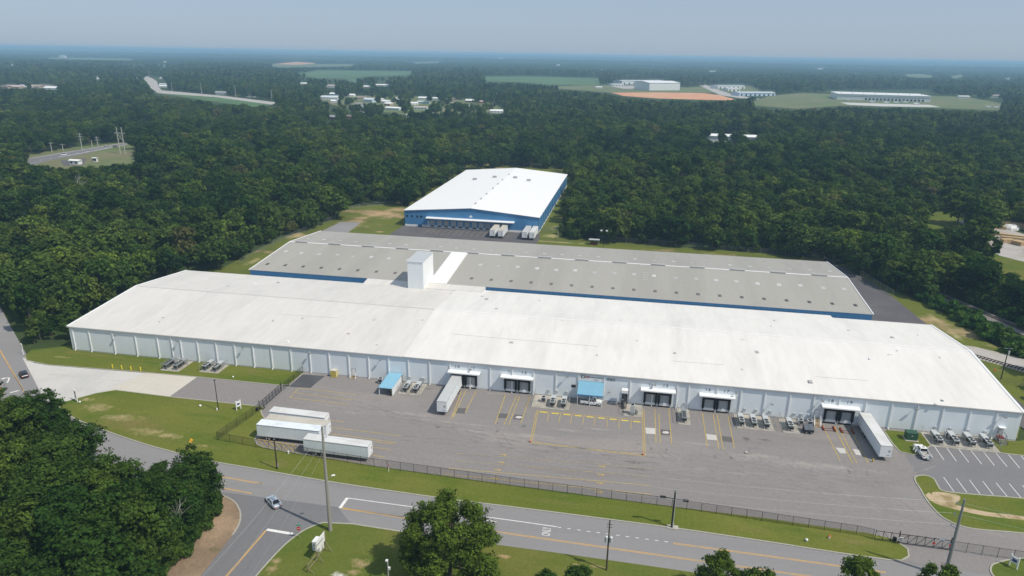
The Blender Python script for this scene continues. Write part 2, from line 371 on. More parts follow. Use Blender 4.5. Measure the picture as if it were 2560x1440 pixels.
M['yard'] = ground_mat('yard', [
    ((0.325,0.29,0.268), 0.020, 0.50, 0.68, (0.6,1.6), 5),
    ((0.222,0.198,0.190), 0.05, 0.55, 0.70, (0.25,1.2), 6),
    ((0.375,0.335,0.302), 0.045, 0.62, 0.74, (0.35,1.5), 6),
    ((0.20,0.182,0.18), 0.12, 0.66, 0.76, (0.5,1.0), 6),
    ((0.15,0.137,0.136), 0.35, 0.72, 0.80, (1,1), 5)], (0.245,0.227,0.222), var=0.15, vscale=1.2,
    blobs=[((0.225,0.205,0.20), [(*gp(1450,1085),20,2),(*gp(1700,1080),10,4),(*gp(1300,1040),5,5),(*gp(950,1000),12,3),(*gp(1190,1010),4,6),(*gp(1665,1045),4,6),(*gp(1810,1060),4,6),(*gp(1940,1070),8,2.5)], 0.25, 0.8, 0.6), ((0.42,0.385,0.35), [(*gp(2000,1160),24,3.2),(*gp(1900,1140),12,2),(*gp(1420,1075),7,1.2),(*gp(1020,1035),10,1.6),(*gp(1120,1055),24,0.6),(*gp(1230,1082),22,0.5),(*gp(1750,1110),8,0.8),(*gp(1340,1090),9,0.8),(*gp(1490,1072),6,0.7),(*gp(2100,1170),16,1.6)], 0.3, 0.9, 0.7), ((0.085,0.078,0.076), [(*gp(1585,1155),4.5,1.2),(*gp(1590,1172),6,0.7),(*gp(1095,1068),1.2,0.9),(*gp(1133,1068),1,0.9),(*gp(1243,1078),1,1),(*gp(1243,1058),0.8,0.7),(*gp(1865,1097),1.6,2.2),(*gp(1912,1100),2.6,1),(*gp(1788,1142),0.8,1.6),(*gp(1828,1144),0.9,1.6),(*gp(1628,1122),0.6,1.2),(*gp(1667,1124),0.6,1),(*gp(2122,1178),0.6,2.2),(*gp(2168,1185),0.7,2.4),(*gp(1070,972),2.2,0.8),(*gp(1390,1120),1.4,0.6),(*gp(1595,1110),1,0.6)], 1.6, 0.7, 0.95)])
M['road'] = ground_mat('road', [
    ((0.29,0.282,0.285), 0.03, 0.48, 0.70, (0.25,1.5), 5),
    ((0.215,0.21,0.215), 0.10, 0.60, 0.75, (0.15,1.6), 6)], (0.255,0.248,0.252), var=0.07, vscale=1.2)
M['road_dark'] = ground_mat('road_dark', [
    ((0.225,0.22,0.225), 0.05, 0.50, 0.70, (1,0.4), 5)], (0.185,0.182,0.19), var=0.08, vscale=1.2)
M['parking'] = ground_mat('parking', [
    ((0.225,0.218,0.225), 0.03, 0.50, 0.70, (1,1), 5),
    ((0.145,0.14,0.145), 0.15, 0.66, 0.78, (1,1), 6)], (0.195,0.19,0.197), var=0.08, vscale=1.4)
M['grass'] = ground_mat('grass', [
    ((0.155,0.168,0.034), 0.035, 0.42, 0.62, (0.7,1.3), 6),
    ((0.140,0.150,0.036), 0.5, 0.50, 0.68, (0.06,1.2), 4),
    ((0.084,0.130,0.018), 0.09, 0.50, 0.66, (0.5,1.2), 6),
    ((0.20,0.165,0.065), 0.11, 0.62, 0.74, (0.6,1.4), 7)], (0.118,0.144,0.024), var=0.26, vscale=1.6, bump=0.25,
    blobs=[((0.40,0.315,0.17), [(*gp(300,1045),9,3.2),(*gp(370,1080),9,2.6),(*gp(420,1090),6,2),(*gp(245,1020),7,3),(*gp(215,1000),3,2),(*gp(508,1115),2.5,0.8),(*gp(150,893),5,0.8)], 0.5, 0.5, 0.8), ((0.19,0.155,0.06), [(*gp(240,888),25,1.6),(*gp(360,902),16,1),(*gp(640,928),7,1.6),(*gp(920,1135),14,2),(*gp(700,1160),6,2.5),(*gp(330,1060),16,6)], 0.3, 0.6, 0.8)])
M['grass_lush'] = ground_mat('grass_lush', [
    ((0.145,0.152,0.036), 0.04, 0.45, 0.62, (0.5,1.6), 6),
    ((0.062,0.105,0.02), 0.07, 0.52, 0.68, (0.5,1.2), 6)], (0.104,0.138,0.025), var=0.24, vscale=1.6, bump=0.25,
    blobs=[((0.42,0.30,0.17), [(*gp(690,1405),1.6,1.6),(*gp(680,1425),2.2,2),(*gp(900,1410),3.4,2.2),(*gp(885,1432),2.2,1.5),(*gp(1440,1412),2,0.7),(*gp(1262,1392),2,1),(*gp(1500,1418),2.2,0.7)], 0.5, 0.5, 0.85), ((0.60,0.57,0.52), [(*gp(850,1440),2.6,1.3)], 0.6, 0.4, 0.9)])
M['grass_worn'] = ground_mat('grass_worn', [
    ((0.105,0.125,0.03), 0.05, 0.45, 0.60, (0.7,1.2), 6),
    ((0.34,0.25,0.14), 0.045, 0.56, 0.66, (0.8,1.2), 7)], (0.126,0.148,0.030), var=0.20, vscale=1.4, bump=0.25,
    blobs=[((0.50,0.33,0.205), [(*gp(960,535),26,16),(*gp(900,545),12,8),(*gp(990,525),14,10),(*gp(950,580),4,3)], 0.06, 0.5, 0.85), ((0.45,0.37,0.20), [(*gp(1372,590),9,6),(*gp(1400,606),22,2.5),(*gp(1385,570),4,8),(*gp(640,650),4,10),(*gp(740,590),5,14),(*gp(2340,800),3,8),(*gp(2390,840),3,8)], 0.12, 0.5, 0.8)])
M['dead_floor'] = ground_mat('dead_floor', [
    ((0.36,0.26,0.17), 0.10, 0.45, 0.60, (1,1), 7),
    ((0.10,0.11,0.04), 0.16, 0.58, 0.70, (1,1), 6)], (0.24,0.175,0.12), var=0.25, vscale=1.8, bump=0.3)
M['bare_tan'] = ground_mat('bare_tan', [
    ((0.30,0.235,0.12), 0.25, 0.48, 0.60, (1,1), 7),
    ((0.15,0.15,0.045), 0.35, 0.56, 0.66, (1,1), 7)], (0.48,0.375,0.25), var=0.2, vscale=2.0, bump=0.3)
M['land'] = ground_mat('land', [
    ((0.055,0.078,0.026), 0.012, 0.40, 0.60, (1,1), 7),
    ((0.12,0.15,0.055), 0.0011, 0.585, 0.62, (0.6,1.6), 4),
    ((0.20,0.19,0.10), 0.0016, 0.655, 0.67, (0.6,1.6), 3)], (0.042,0.066,0.024), var=0.3, vscale=0.05)
# ================================================================== the setting: land, roads, yards, lawns
def struct(name, me, mt, loc=None):
    return tag(obj(name, me, mt, loc=loc), kind='structure')

def sheet(name, pts, z, mt, thick=0.3):
    return struct(name, MB().prism([tuple(p) for p in pts], z-thick, z).mesh(name), mt)

def P(*l): return [gp(*p) for p in l]

def kerb(name, pts, parent, w=0.25, z0=-0.1, z1=0.135):
    """raised kerb stones following a line"""
    mb = MB(); n = len(pts)
    L_, R_ = [], []
    for i in range(n):
        a = np.array(pts[max(i-1,0)]); b = np.array(pts[min(i+1,n-1)]); d = b-a; d = d/np.linalg.norm(d)
        nn = np.array([-d[1], d[0]])*w/2; p = np.array(pts[i]); L_.append(p+nn); R_.append(p-nn)
    for i in range(n-1):
        a, b, c, d = L_[i], L_[i+1], R_[i+1], R_[i]
        mb.add([(*a,z1),(*b,z1),(*c,z1),(*d,z1),(*a,z0),(*b,z0),(*c,z0),(*d,z0)],
               [(3,2,1,0),(0,1,5,4),(2,3,7,6)])
    return mb.build(name, M['concrete_kerb'], parent)

# land sheet to the horizon
FAR = 33000
nx = 24
mb = MB()
for i in range(nx):
    for j in range(nx):
        x0 = -FAR+2*FAR*i/nx; x1 = -FAR+2*FAR*(i+1)/nx; y0 = -1500+(FAR+1500)*j/nx; y1 = -1500+(FAR+1500)*(j+1)/nx
        mb.quad((x0,y0,-0.16),(x1,y0,-0.16),(x1,y1,-0.16),(x0,y1,-0.16))
struct('ground', mb.mesh('ground'), M['land'])

# main road: north/east kerb line from the gate driveway westwards round the bend
NE = [(170,116.6),(110,117.0),(51.1,117.6),(29.9,118.5),(13.4,119.1),(-7.8,119.4),(-20.2,119.45),(-35.8,119.5),(-58.8,120.3),(-78.2,121.7),
      (-90.4,122.6),(-100.5,124.3),(-111,126.5),(-126.9,130.9),(-136.5,134.4),(-143.5,138.5),(-156.3,147.5),(-177.6,164.6),(-210,190),(-260,230),(-330,286)]
NEs = smooth_line(NE, 5)
def offset(pts, w):
    out = []
    for i in range(len(pts)):
        a = np.array(pts[max(i-1,0)]); b = np.array(pts[min(i+1,len(pts)-1)]); d = b-a; d = d/np.linalg.norm(d)
        out.append(tuple(np.array(pts[i])+np.array([-d[1], d[0]])*w))
    return out
SW = offset(NEs, 12.0)
mb = MB()
for i in range(len(NEs)-1):
    mb.quad((*NEs[i+1],0.0),(*NEs[i],0.0),(*SW[i],0.0),(*SW[i+1],0.0))
road = struct('main_road', mb.mesh('main_road'), M['road'])
for f in mb.f: pass
side_W = smooth_line([(-84,112.5),(-77.5,110.5),(-74.2,108.0),(-72.3,105.3),(-71.3,102.5),(-70.9,98),(-70.5,89),(-70,60)], 5)
side_E = smooth_line([(-50,107.7),(-54.9,107.5),(-57.8,105.0),(-59.3,101.8),(-60.2,98),(-60.9,91),(-61.4,80),(-61.6,60)], 5)
side_road = sheet('side_road', side_W+side_E[::-1]+[(-55,112.5)], 0.006, M['road_dark'], 0.1)

# yard of the white warehouse, with the gate drive down to the road
yard_pts = P((652,1026),(655,1037),(661,1045))+[gp(655,1070), gp(641,1090), gp(637,1100), gp(643,1111), gp(659,1119), gp(710,1129), gp(775,1139)]
yard_S = [(-52.4,127.9),(-21.5,126.9),(5.6,126.2),(31.1,125.9),(49.7,124.9),(53.9,124.0),(55.7,121.6),(55.2,119.3),(53,117.8)]
yard = sheet('loading_yard', [(-90.4,169.8),(-90.4,147.0)]+yard_pts+yard_S+[(53,117.2),(140,116.0),(140,168),(96.2,169.8)], 0.004, M['yard'], 0.1)
drive = sheet('asphalt_drive', [(-118.2,148.4),(-90.38,148.4),(-90.38,160.6),(-118.2,160.6)], 0.004, M['yard'], 0.1)
conc = sheet('concrete_drive', [(-118.21,160.6),(-118.21,148.4),(-134.6,148.9),(-138.3,146.2),(-143.0,139.7),(-146.5,138.4),(-176.0,161.7),(-174.2,161.5),(-170,159.4),(-164.4,158.7)], 0.008, M['concrete'], 0.1)
tag(MB().prism([(-118.25,160.5),(-118.25,148.5),(-134.6,149.0),(-137,147.6),(-133.5,160.2)], -0.05, 0.014).build('warm_slab', M['concrete_warm'], conc))
mb = MB()
for x in (-128, -145, -152, -160):
    mb.box(x, 147.5 if x > -140 else 150-(x+145)*0.4, 0.0, x+0.12, 159.5 if x > -165 else 158, 0.017)
mb.box(-160, 153.9, 0.0, -119, 154.0, 0.017)
mb.build('slab_joint', M['trim_grey'], conc)
parking = sheet('car_park', P((2262,1138),(2300,1117),(2334,1113),(2560,1141),(2760,1164),(2760,1290),(2560,1262),(2350,1232),(2300,1200)), 0.010, M['parking'], 0.1)
patch = sheet('new_asphalt_patch', P((757,936),(812,940),(776,970),(722,967)), 0.012, M['asphalt_new'], 0.1)

# lawns
lawn_a = sheet('lawn_by_white_wall', [(-176.3,162.8),(-173.2,160.4),(-164.4,158.9),(-118.2,160.75),(-93,160.7),(-90.8,161.6),(-90.3,169.65),(-165.9,169.65),(-168,173),(-178,167)], 0.10, M['grass'])
kerb('kerb', [(-176,162.6),(-173.2,160.3),(-164.4,158.85),(-140,160.0),(-118.2,160.65),(-93,160.6),(-90.7,161.6),(-90.2,169)], lawn_a)
NEl = [p for p in NEs if -142.6 < p[0] < 52.5][::-1]
lawn_b_edge = [(-91.2,148.3),(-118.2,148.3),(-134.6,148.8),(-138.5,146.0),(-143.2,139.5)]
lawn_b = sheet('lawn_between_yard_and_road', [(-90.7,147.2)]+lawn_b_edge+NEl+[(53.5,117.9),(55.3,119.4),(55.8,121.6),(54,124.1),(49.7,125.0)]+yard_S[:4][::-1]+yard_pts[::-1], 0.10, M['grass'])
kerb('kerb', [(-90.7,147.5)]+lawn_b_edge+NEl+[(53.5,117.9),(55.3,119.4),(55.8,121.6),(54,124.1)], lawn_b, w=0.3)
kerb('kerb', yard_pts, lawn_b, w=0.3)
lawn_c = sheet('lawn_by_transformer', P((2213,1082),(2232,1110),(2250,1130),(2287,1138),(2332,1112),(2560,1140),(2760,1163),(2760,1120),(2560,1101),(2540,1104),(2216,1076)), 0.10, M['grass'])
kerb('kerb', P((2213,1082),(2232,1110),(2250,1130),(2287,1138),(2332,1112),(2560,1140),(2760,1163)), lawn_c, w=0.3)
isl = smooth_line(P((2310,1240),(2300,1222),(2288,1203),(2290,1192),(2312,1189),(2334,1197),(2345,1215),(2362,1229),(2450,1238),(2560,1247),(2760,1272)), 4)
isl2 = smooth_line(P((2760,1362),(2560,1334),(2430,1322),(2365,1299),(2330,1268),(2310,1240)), 4)
lawn_d = sheet('lawn_island_by_car_park', isl+isl2[:-1], 0.10, M['grass'])
kerb('kerb', isl+isl2, lawn_d, w=0.3)
sheet('worn_track', smooth_line(P((2312,1238),(2330,1255),(2370,1270),(2460,1290),(2560,1302),(2760,1330)),4)+smooth_line(P((2760,1322),(2560,1292),(2470,1281),(2400,1266),(2350,1247),(2322,1232)),4), 0.112, M['bare_tan'], 0.05)
sheet('bare_patch', smooth_line(P((2330,1232),(2350,1231),(2400,1241),(2385,1262),(2350,1256),(2332,1240),(2330,1232)),3)[:-1], 0.118, M['bare_tan'], 0.05)
isl3 = smooth_line(P((2520,1470),(2483,1440),(2477,1420),(2492,1408),(2560,1396),(2760,1390)), 4)
lawn_e = sheet('lawn_island_by_gate', isl3+P((2760,1480)), 0.10, M['grass_lush'])
kerb('kerb', isl3, lawn_e, w=0.3)
SWl = [p for p in SW if -56 < p[0] < 160][::-1]
lawn_f = sheet('roadside_lawn', side_E[5:][::-1]+SWl[1:]+[(160,40),(-61.6,40)], 0.10, M['grass_lush'])
kerb('kerb', side_E[6:][::-1]+SWl[1:8], lawn_f, w=0.3)
wood_floor = sheet('leaf_litter_verge', side_W[5:]+[(-90,60),(-90,95),(-84,112.0)]+side_W[:5], 0.08, M['dead_floor'])
kerb('kerb', side_W[2:24], wood_floor, w=0.3)

# ground behind and beside the warehouses
lawn_g = sheet('rear_grass', [(-166,227)]+P((455,690),(560,668),(700,598),(843,545),(858,520),(1010,505),(1160,425),(1170,405),(1440,425),(1405,560),(1400,592),(1500,603),(2066,646),(2170,690),(2262,738),(2330,768),(2400,805),(2470,855),(2512,880),(2700,945),(2700,1080),(2560,1040))+[(97,171),(97,227)], 0.10, M['grass_worn'])
east_drive = sheet('east_drive', P((2060,640),(2110,668),(2170,700),(2230,742),(2300,798),(2345,830),(2420,890),(2475,940),(2530,990),(2640,1080),(2640,1125),(2540,1060),(2440,940),(2340,850),(2180,830),(2060,700)), 0.115, M['asphalt_dark'], 0.05)
sheet('dock_apron', [(-122,295),(-120.5,348.3),(-46.8,348.3),(-45.5,340),(-46,295)], 0.118, M['asphalt_dark'], 0.05)
sheet('drive_stub', P((790,585),(852,555),(902,557),(860,590)), 0.116, M['road'], 0.05)
gr = sheet('gravel_drive', P((2395,862),(2440,868),(2560,898),(2760,950),(2760,985),(2560,925),(2440,898)), 0.122, M['gravel'], 0.05)

# railway: main line in the cutting and a spur across the gravel
def railway(name, p, q, z, mt_bed, bedw):
    a, b = np.array(p), np.array(q); d = (b-a)/np.linalg.norm(b-a); n = np.array([-d[1], d[0]]); L = np.linalg.norm(b-a)
    mb = MB()
    A, B = a-n*bedw, a+n*bedw; Cc, D = b+n*bedw, b-n*bedw
    A2, B2, C2, D2 = a-n*bedw*.6, a+n*bedw*.6, b+n*bedw*.6, b-n*bedw*.6
    mb.add([(*A,z-.3),(*B,z-.3),(*Cc,z-.3),(*D,z-.3),(*A2,z),(*B2,z),(*C2,z),(*D2,z)],[(4,7,6,5),(0,3,7,4),(1,5,6,2)])
    root = struct(name, mb.mesh(name), mt_bed)
    sl = MB().box(-1.3,-0.14,-0.1,1.3,0.14,0.09).mesh('sleeper'); sl.materials.append(M['sleeper'])
    k = 0; s = 0.5; rz = math.atan2(d[1], d[0])-math.pi/2
    while s < L and k < 290:
        o = obj('sleeper', sl, None, root); c = a+d*s; o.location = (c[0], c[1], z+0.02); o.rotation_euler = (0,0,rz); s += 0.95; k += 1
    for sg in (-1, 1):
        MB().bar((*(a+n*0.72*sg), z+0.19), (*(b+n*0.72*sg), z+0.19), 0.13, 0.17).build('rail', M['rail'], root)
    return root
railway('railway_line', gp(2300,719), gp(2640,862), 0.35, M['ballast'], 3.6)
railway('railway_spur', gp(2412,884), gp(2660,955), 0.22, M['gravel'], 2.0)

# ------------------------------------------------------------------ paint on the ground
ZP = 0.030
def line(a, b, w, mt, parent, name='painted_line', z=ZP):
    a, b = np.array(a), np.array(b); d = (b-a)/np.linalg.norm(b-a); n = np.array([-d[1], d[0]])*w/2
    mb = MB(); mb.add([(*(a-n),z),(*(b-n),z),(*(b+n),z),(*(a+n),z)], [(0,1,2,3)])
    return mb.build(name, mt, parent)
def pl(p, q, w=0.16, mt='yellow_paint', parent=None, z=ZP): return line(gp(*p), gp(*q), w, M[mt], parent or yard, z=z)

# dock lane lines (pairs run square to the wall)
for (p, q) in [((1165,976),(1133,1043)),((1190,978),(1163,1031)),((1154,977),(1129,1046)),
               ((1263,988),(1238,1060)),((1291,990),(1260,1062)),((1299,991),(1272,1062)),((1325,991),(1302,1058)),
               ((1637,1022),(1640,1106)),((1647,1036),(1651,1108)),((1672,1022),(1679,1110)),
               ((1756,1033),(1768,1117)),((1783,1036),(1797,1123)),((1793,1037),(1808,1124)),((1820,1040),(1836,1121)),
               ((2057,1064),(2100,1152)),((2086,1066),(2131,1158)),((2096,1068),(2142,1158)),((2125,1072),(2171,1158))]:
    pl(p, q, 0.17)
# visitor box and parking stalls before the office
for (p, q) in [((1342,1026),(1325,1104)),((1346,1026),(1330,1104)),((1606,1024),(1608,1140)),((1610,1024),(1613,1139)),
               ((1325,1104),(1613,1141)),((1327,1107),(1607,1137)),((1344,1027),(1608,1050))]:
    pl(p, q, 0.15)
stall = [(1373,1029),(1402,1032),(1431,1034),(1461,1037),(1489,1039),(1518,1042),(1548,1046),(1578,1048)]
for (x, y) in stall: pl((x,y), (x-5 if x < 1500 else x-1, y+25), 0.14)
for x in (1350,1379,1408,1437,1466,1495,1524,1553,1583):
    y = 1030+(x-1350)*0.1015; pl((x,y), (x+18,y+1.6), 0.42, 'yellow_bright')
# trailer bays
for (p, q) in [((748,970),(890,987)),((735,982),(881,999)),((724,994),(872,1012)),((748,970),(724,994)),
               ((828,1051),(862,1055)),((825,1068),(1003,1090)),((825,1084),(990,1107)),((930,1118),(977,1124)),((930,1138),(962,1143)),((932,1104),(985,1110)),
               ((642,1098),(740,1113))]:
    pl(p, q, 0.16)
for k in range(7):
    x = 645+k*14.2; y = 1100+k*2.0; pl((x,y), (x+19, y+20), 0.17)
# long lanes with arrows
for k, (p, q) in enumerate([((1115,1150),(1630,1171)),((1140,1133),(1630,1171)),((1130,1152),(1630,1192)),((1120,1171),(1630,1214)),((1105,1185),(1631,1236))]):
    if k == 0: continue
    pl(p, q, 0.15, 'yellow_worn' if k < 3 else 'yellow_paint')
arrow = MB().add([(-.85,-.11,0),(0.15,-.11,0),(0.15,-.36,0),(.85,0,0),(0.15,.36,0),(0.15,.11,0),(-.85,.11,0)], [(0,1,5,6),(2,3,4),(1,2,4,5)]).mesh('lane_arrow')
arrow.materials.append(M['yellow_paint'])
for (x, y) in [(1259,1137),(1253,1156),(1245,1175),(1237,1196),(1505,1166),(1503,1187),(1500,1208),(1498,1230)]:
    a = obj('lane_arrow', arrow, None, yard); g = gp(x,y); a.location = (*g, ZP+.002); a.rotation_euler = (0,0,math.radians(-1))
# tyre tracks sweeping from the docks towards the gates
_tz = [0.0055]
def track(pts, w=0.28):
    q = smooth_line(P(*pts), 6); off = []
    for sgn in (-0.95, 0.95):
        c = offset(q, sgn); a = offset(c, w/2); b = offset(c, -w/2); mb = MB()
        for i in range(len(q)-1): mb.quad((*a[i],_tz[0]),(*b[i],_tz[0]),(*b[i+1],_tz[0]),(*a[i+1],_tz[0]))
        mb.build('tyre_track', M['tyre_stain'], yard)
        _tz[0] += 0.0012
for t_ in [[(1140,1030),(1150,1070),(1250,1120),(1500,1150),(1900,1190)],[(1255,1050),(1250,1090),(1330,1140),(1700,1190),(2200,1260)],[(1625,1090),(1640,1120),(1720,1160),(2000,1210),(2250,1290)],[(1785,1105),(1800,1130),(1880,1170),(2100,1230),(2290,1320)],
           [(2110,1140),(2140,1170),(2200,1220),(2290,1290)],[(700,1005),(800,1010),(1000,1040),(1300,1100),(1700,1160)],[(720,985),(860,1000),(1060,1060),(1400,1130)],[(1005,1095),(1200,1110),(1500,1130),(1800,1150),(2150,1215)],[(2330,1160),(2270,1180),(2200,1200),(2000,1180)]]: track(t_)
# white car park lines
for (p, q) in [((2336,1116),(2360,1150)),((2367,1120),(2391,1153)),((2397,1123),(2422,1156)),((2428,1127),(2454,1160)),((2459,1130),(2486,1164)),((2490,1133),(2518,1167)),((2521,1136),(2549,1170)),((2552,1139),(2582,1174)),((2584,1143),(2616,1178)),
               ((2359,1193),(2385,1229)),((2391,1196),(2417,1231)),((2424,1200),(2450,1235)),((2457,1203),(2483,1237)),((2490,1207),(2518,1241)),((2523,1209),(2554,1246)),((2556,1213),(2590,1251))]:
    pl(p, q, 0.14, 'white_paint', parking, z=0.018)
# pads where trailer legs stand
for (a, b, c, d, k) in [((1145,1020),(1167,1021),(1162,1034),(1139,1033),0),((1246,1033),(1271,1035),(1268,1046),(1243,1044),0),((1287,1036),(1306,1038),(1303,1050),(1282,1048),1),
                        ((1613,1069),(1640,1071),(1640,1086),(1615,1084),2),((1651,1073),(1676,1076),(1674,1089),(1652,1087),1),((1765,1085),(1790,1088),(1793,1101),(1768,1099),2),((1804,1090),(1829,1093),(1832,1106),(1807,1103),0),
                        ((2088,1119),(2112,1121),(2116,1134),(2100,1133),3),((2131,1122),(2150,1125),(2153,1139),(2140,1137),3)]:
    mb = MB(); mb.poly([(*gp(*p), ZP-.004) for p in (d, c, b, a)])
    mb.build('leg_pad', M[('asphalt_patch','asphalt_patch','concrete','concrete')[k]], yard)
    if k in (1,):
        g = gp((a[0]+c[0])/2+2,(a[1]+c[1])/2); MB().prism([(g[0]-.9,g[1]-.5),(g[0]+.2,g[1]-.7),(g[0]+.9,g[1]-.1),(g[0]+.5,g[1]+.6),(g[0]-.6,g[1]+.4)], 0.0, ZP).build('leg_pad', M['concrete'], yard)
# stencilled bay number on the yard
text_mesh('16', 1.5, M['ink_grey'], 'bay_number', yard, (*gp(1309,1066), ZP), (0,0,math.radians(80)), extrude=0.0)
# road paint
def rl(p, q, w=0.14, mt='road_yellow', z=0.012): return line(gp(*p), gp(*q), w, M[mt], road, z=z)
for dx in (0, 2.6):
    rl((853,1269+dx),(1280,1334+dx)); rl((1280,1334+dx),(1700,1394+dx)); rl((1700,1394+dx),(2240,1470+dx))
rl((1010,1293),(853,1270))
rl((1683,1357),(1920,1389)); rl((1683,1359.5),(1920,1391.5)); rl((1920,1389),(2215,1430)); rl((1920,1391.5),(2215,1432.5))
rl((515,1183),(656,1209)); rl((515,1186),(640,1208)); rl((550,1218),(630,1233)); rl((560,1221.5),(630,1234.5))
rl((640,1205),(660,1210)); 
rl((868,1245),(1280,1301), 0.2, 'white_paint'); rl((1280,1301),(1392,1317), 0.2, 'white_paint')
line(gp(868,1245), gp(850,1270), 0.65, M['white_paint'], road, z=0.013)
for k in range(12):
    x = 1394+k*24.3; y = 1318+k*3.27; rl((x,y),(x+9,y+1.2), 0.16, 'white_paint')
line(gp(667,1324), gp(732,1335), 0.65, M['white_paint'], side_road, z=0.02)
for dx in (0, 4): line(gp(664+dx*.6,1326), gp(560+dx,1445), 0.15, M['road_yellow'], side_road, z=0.018)
# left turn lane on the bend
rl((-2,872),(58,975), 0.25); rl((-30,905),(8,985), 0.25)
rl((3,884),(62,983), 0.12)
# words and arrows
g0 = gp(1367,1329)
text_mesh('ONLY', 1.55, M['white_paint'], 'road_word', road, (g0[0], g0[1], 0.014), (0,0,math.radians(92)), extrude=0.0).scale = (0.62, 1.55, 1)
def turn_arrow(x, y, rz, sc=1.0):
    v = [(-1.4,-.12),(0.4,-.12),(0.9,0.0),(1.05,.35),(1.05,.8),(1.3,.8),(.92,1.5),(.5,.8),(.78,.8),(.78,.4),(.66,.2),(.4,.12),(-1.4,.12)]
    mb = MB(); mb.add([(a*sc,b*sc,0) for a,b in v], [(0,1,11,12),(1,2,10,11),(2,3,9,10),(3,4,8,9),(4,5,6,7,8)])
    o = mb.build('turn_arrow', M['white_paint'], road); o.location = (x,y,0.014); o.rotation_euler = (0,0,rz)
turn_arrow(*gp(1222,1302), math.radians(180), 1.1); turn_arrow(*gp(22,949), math.radians(125), 1.5); turn_arrow(*gp(505,1186), math.radians(185), 1.1)
line(gp(196,1082), gp(206,1079), 0.5, M['white_paint'], road, z=0.014)
line(gp(25,982), gp(48,976), 0.5, M['white_paint'], road, z=0.014)

# ------------------------------------------------------------------ distant land
def fld(name, pts, mt, z): 
    mb = MB(); q = P(*pts); mb.prism(q, z-0.25, z)
    return struct(name, mb.mesh(name), M[mt])
fld('crop_field', [(712,187),(800,176.5),(1035,178),(1020,188),(930,190),(870,197),(800,195)], 'crop', 0.10)
fld('crop_field', [(1205,203),(1215,192),(1330,191.5),(1500,196),(1500,212),(1370,212),(1300,205)], 'crop', 0.11)
fld('crop_field', [(862,200),(885,196),(900,199),(890,206)], 'crop', 0.10)
fld('meadow', [(1380,220),(1400,215),(1480,213),(1580,214),(1720,219),(1800,212),(1880,216),(1910,232),(1850,232),(1530,232),(1400,222)], 'crop_pale', 0.12)
fld('bare_soil_field', [(1528,232),(1640,231),(1760,233),(1800,238),(1835,248),(1830,251),(1740,249),(1640,246),(1560,240)], 'orange_dirt', 0.16)
fld('meadow', [(1860,262),(1925,240),(2010,232),(2080,236),(2330,240),(2420,242),(2520,262),(2500,276),(2330,270),(2220,266),(2100,264),(1990,272),(1960,270)], 'crop_pale', 0.13)
fld('pale_field', [(2230,187),(2300,185),(2340,190),(2345,194),(2290,193)], 'crop_pale', 0.2)
fld('pale_field', [(2350,192),(2400,187),(2425,191),(2400,196)], 'crop_pale', 0.2)
fld('estate_grass', [(800,250),(850,240),(1000,238),(1130,246),(1230,256),(1270,280),(1200,285),(1100,284),(1040,290),(985,283),(900,276),(830,262)], 'crop_pale', 0.12)
fld('roadside_field', [(380,231),(420,230),(560,244),(640,254),(680,262),(640,268),(560,258),(470,244)], 'crop', 0.12)
fld('far_field', [(640,162),(720,160),(900,161),(880,165),(700,168)], 'crop_pale', 0.2)
fld('far_field', [(80,146),(140,144),(320,147),(360,151),(200,149)], 'crop_pale', 0.2)
fld('far_field', [(1000,156),(1090,154),(1120,157),(1040,159)], 'crop_pale', 0.2)
fld('far_field', [(250,168),(320,166),(460,161),(480,164),(350,170)], 'crop', 0.2)
fld('bare_soil_field', [(672,160),(740,155),(800,158),(745,162)], 'orange_dirt', 0.3)
fld('lumber_yard_ground', [(2395,552),(2440,552),(2500,566),(2560,586),(2700,610),(2700,680),(2560,655),(2500,640),(2475,625),(2440,585)], 'gravel', 0.12)
fld('field_by_lumber_yard', [(2400,640),(2475,625),(2500,640),(2560,655),(2700,680),(2700,760),(2560,740),(2480,690),(2440,660)], 'grass_lush', 0.10)
fld('power_line_clearing', [(2290,545),(2300,528),(2360,526),(2420,540),(2410,560),(2360,578),(2320,572)], 'grass_lush', 0.10)
# highway in the woods and its verges
fld('highway_verge', [(40,408),(60,384),(150,372),(300,357),(345,352),(450,380),(450,400),(330,414),(200,424),(100,420)], 'crop_pale', 0.10)
hw = fld('highway', [(60,404),(78,396),(150,382),(230,370),(315,357.5),(322,361),(240,378),(180,392),(120,402),(90,412),(60,414)], 'road_dark', 0.16)
for (p, q) in [((75,396.5),(312,357.5)),((150,393),(318,362))]: line(gp(*p), gp(*q), 1.2, M['concrete'], hw, z=0.20)
for k in range(9):
    t = k/9; x = 100+205*t; y = 401-37.5*t; line(gp(x,y), gp(x+7,y-1.3), 0.5, M['white_paint'], hw, z=0.20)
fld('side_lot', [(150,402),(215,396),(210,412),(160,415)], 'asphalt_dark', 0.2)
fld('highway_far', [(356,190),(372,192),(385,205),(405,226),(560,240),(690,256),(680,262),(540,243),(395,233),(370,215),(358,200)], 'gravel', 0.16)
fld('far_junction', [(356,210),(362,196),(378,194),(392,203),(398,219),(380,222)], 'gravel', 0.2)
fld('estate_road', [(885,258),(900,256),(925,266),(918,284),(905,282)], 'road', 0.2)
fld('estate_road', [(1165,262),(1180,262),(1200,273),(1180,276)], 'road', 0.2)
fld('industrial_road', [(1745,212),(1760,210),(1800,226),(1830,236),(1900,248),(1880,250),(1800,238)], 'gravel', 0.2)
fld('bare_lot', [(1525,216),(1580,214),(1622,222),(1620,224),(1560,222)], 'gravel', 0.2)
fld('concrete_apron', [(2100,256),(2160,258),(2325,262.5),(2350,268),(2200,266),(2120,262)], 'concrete', 0.25)
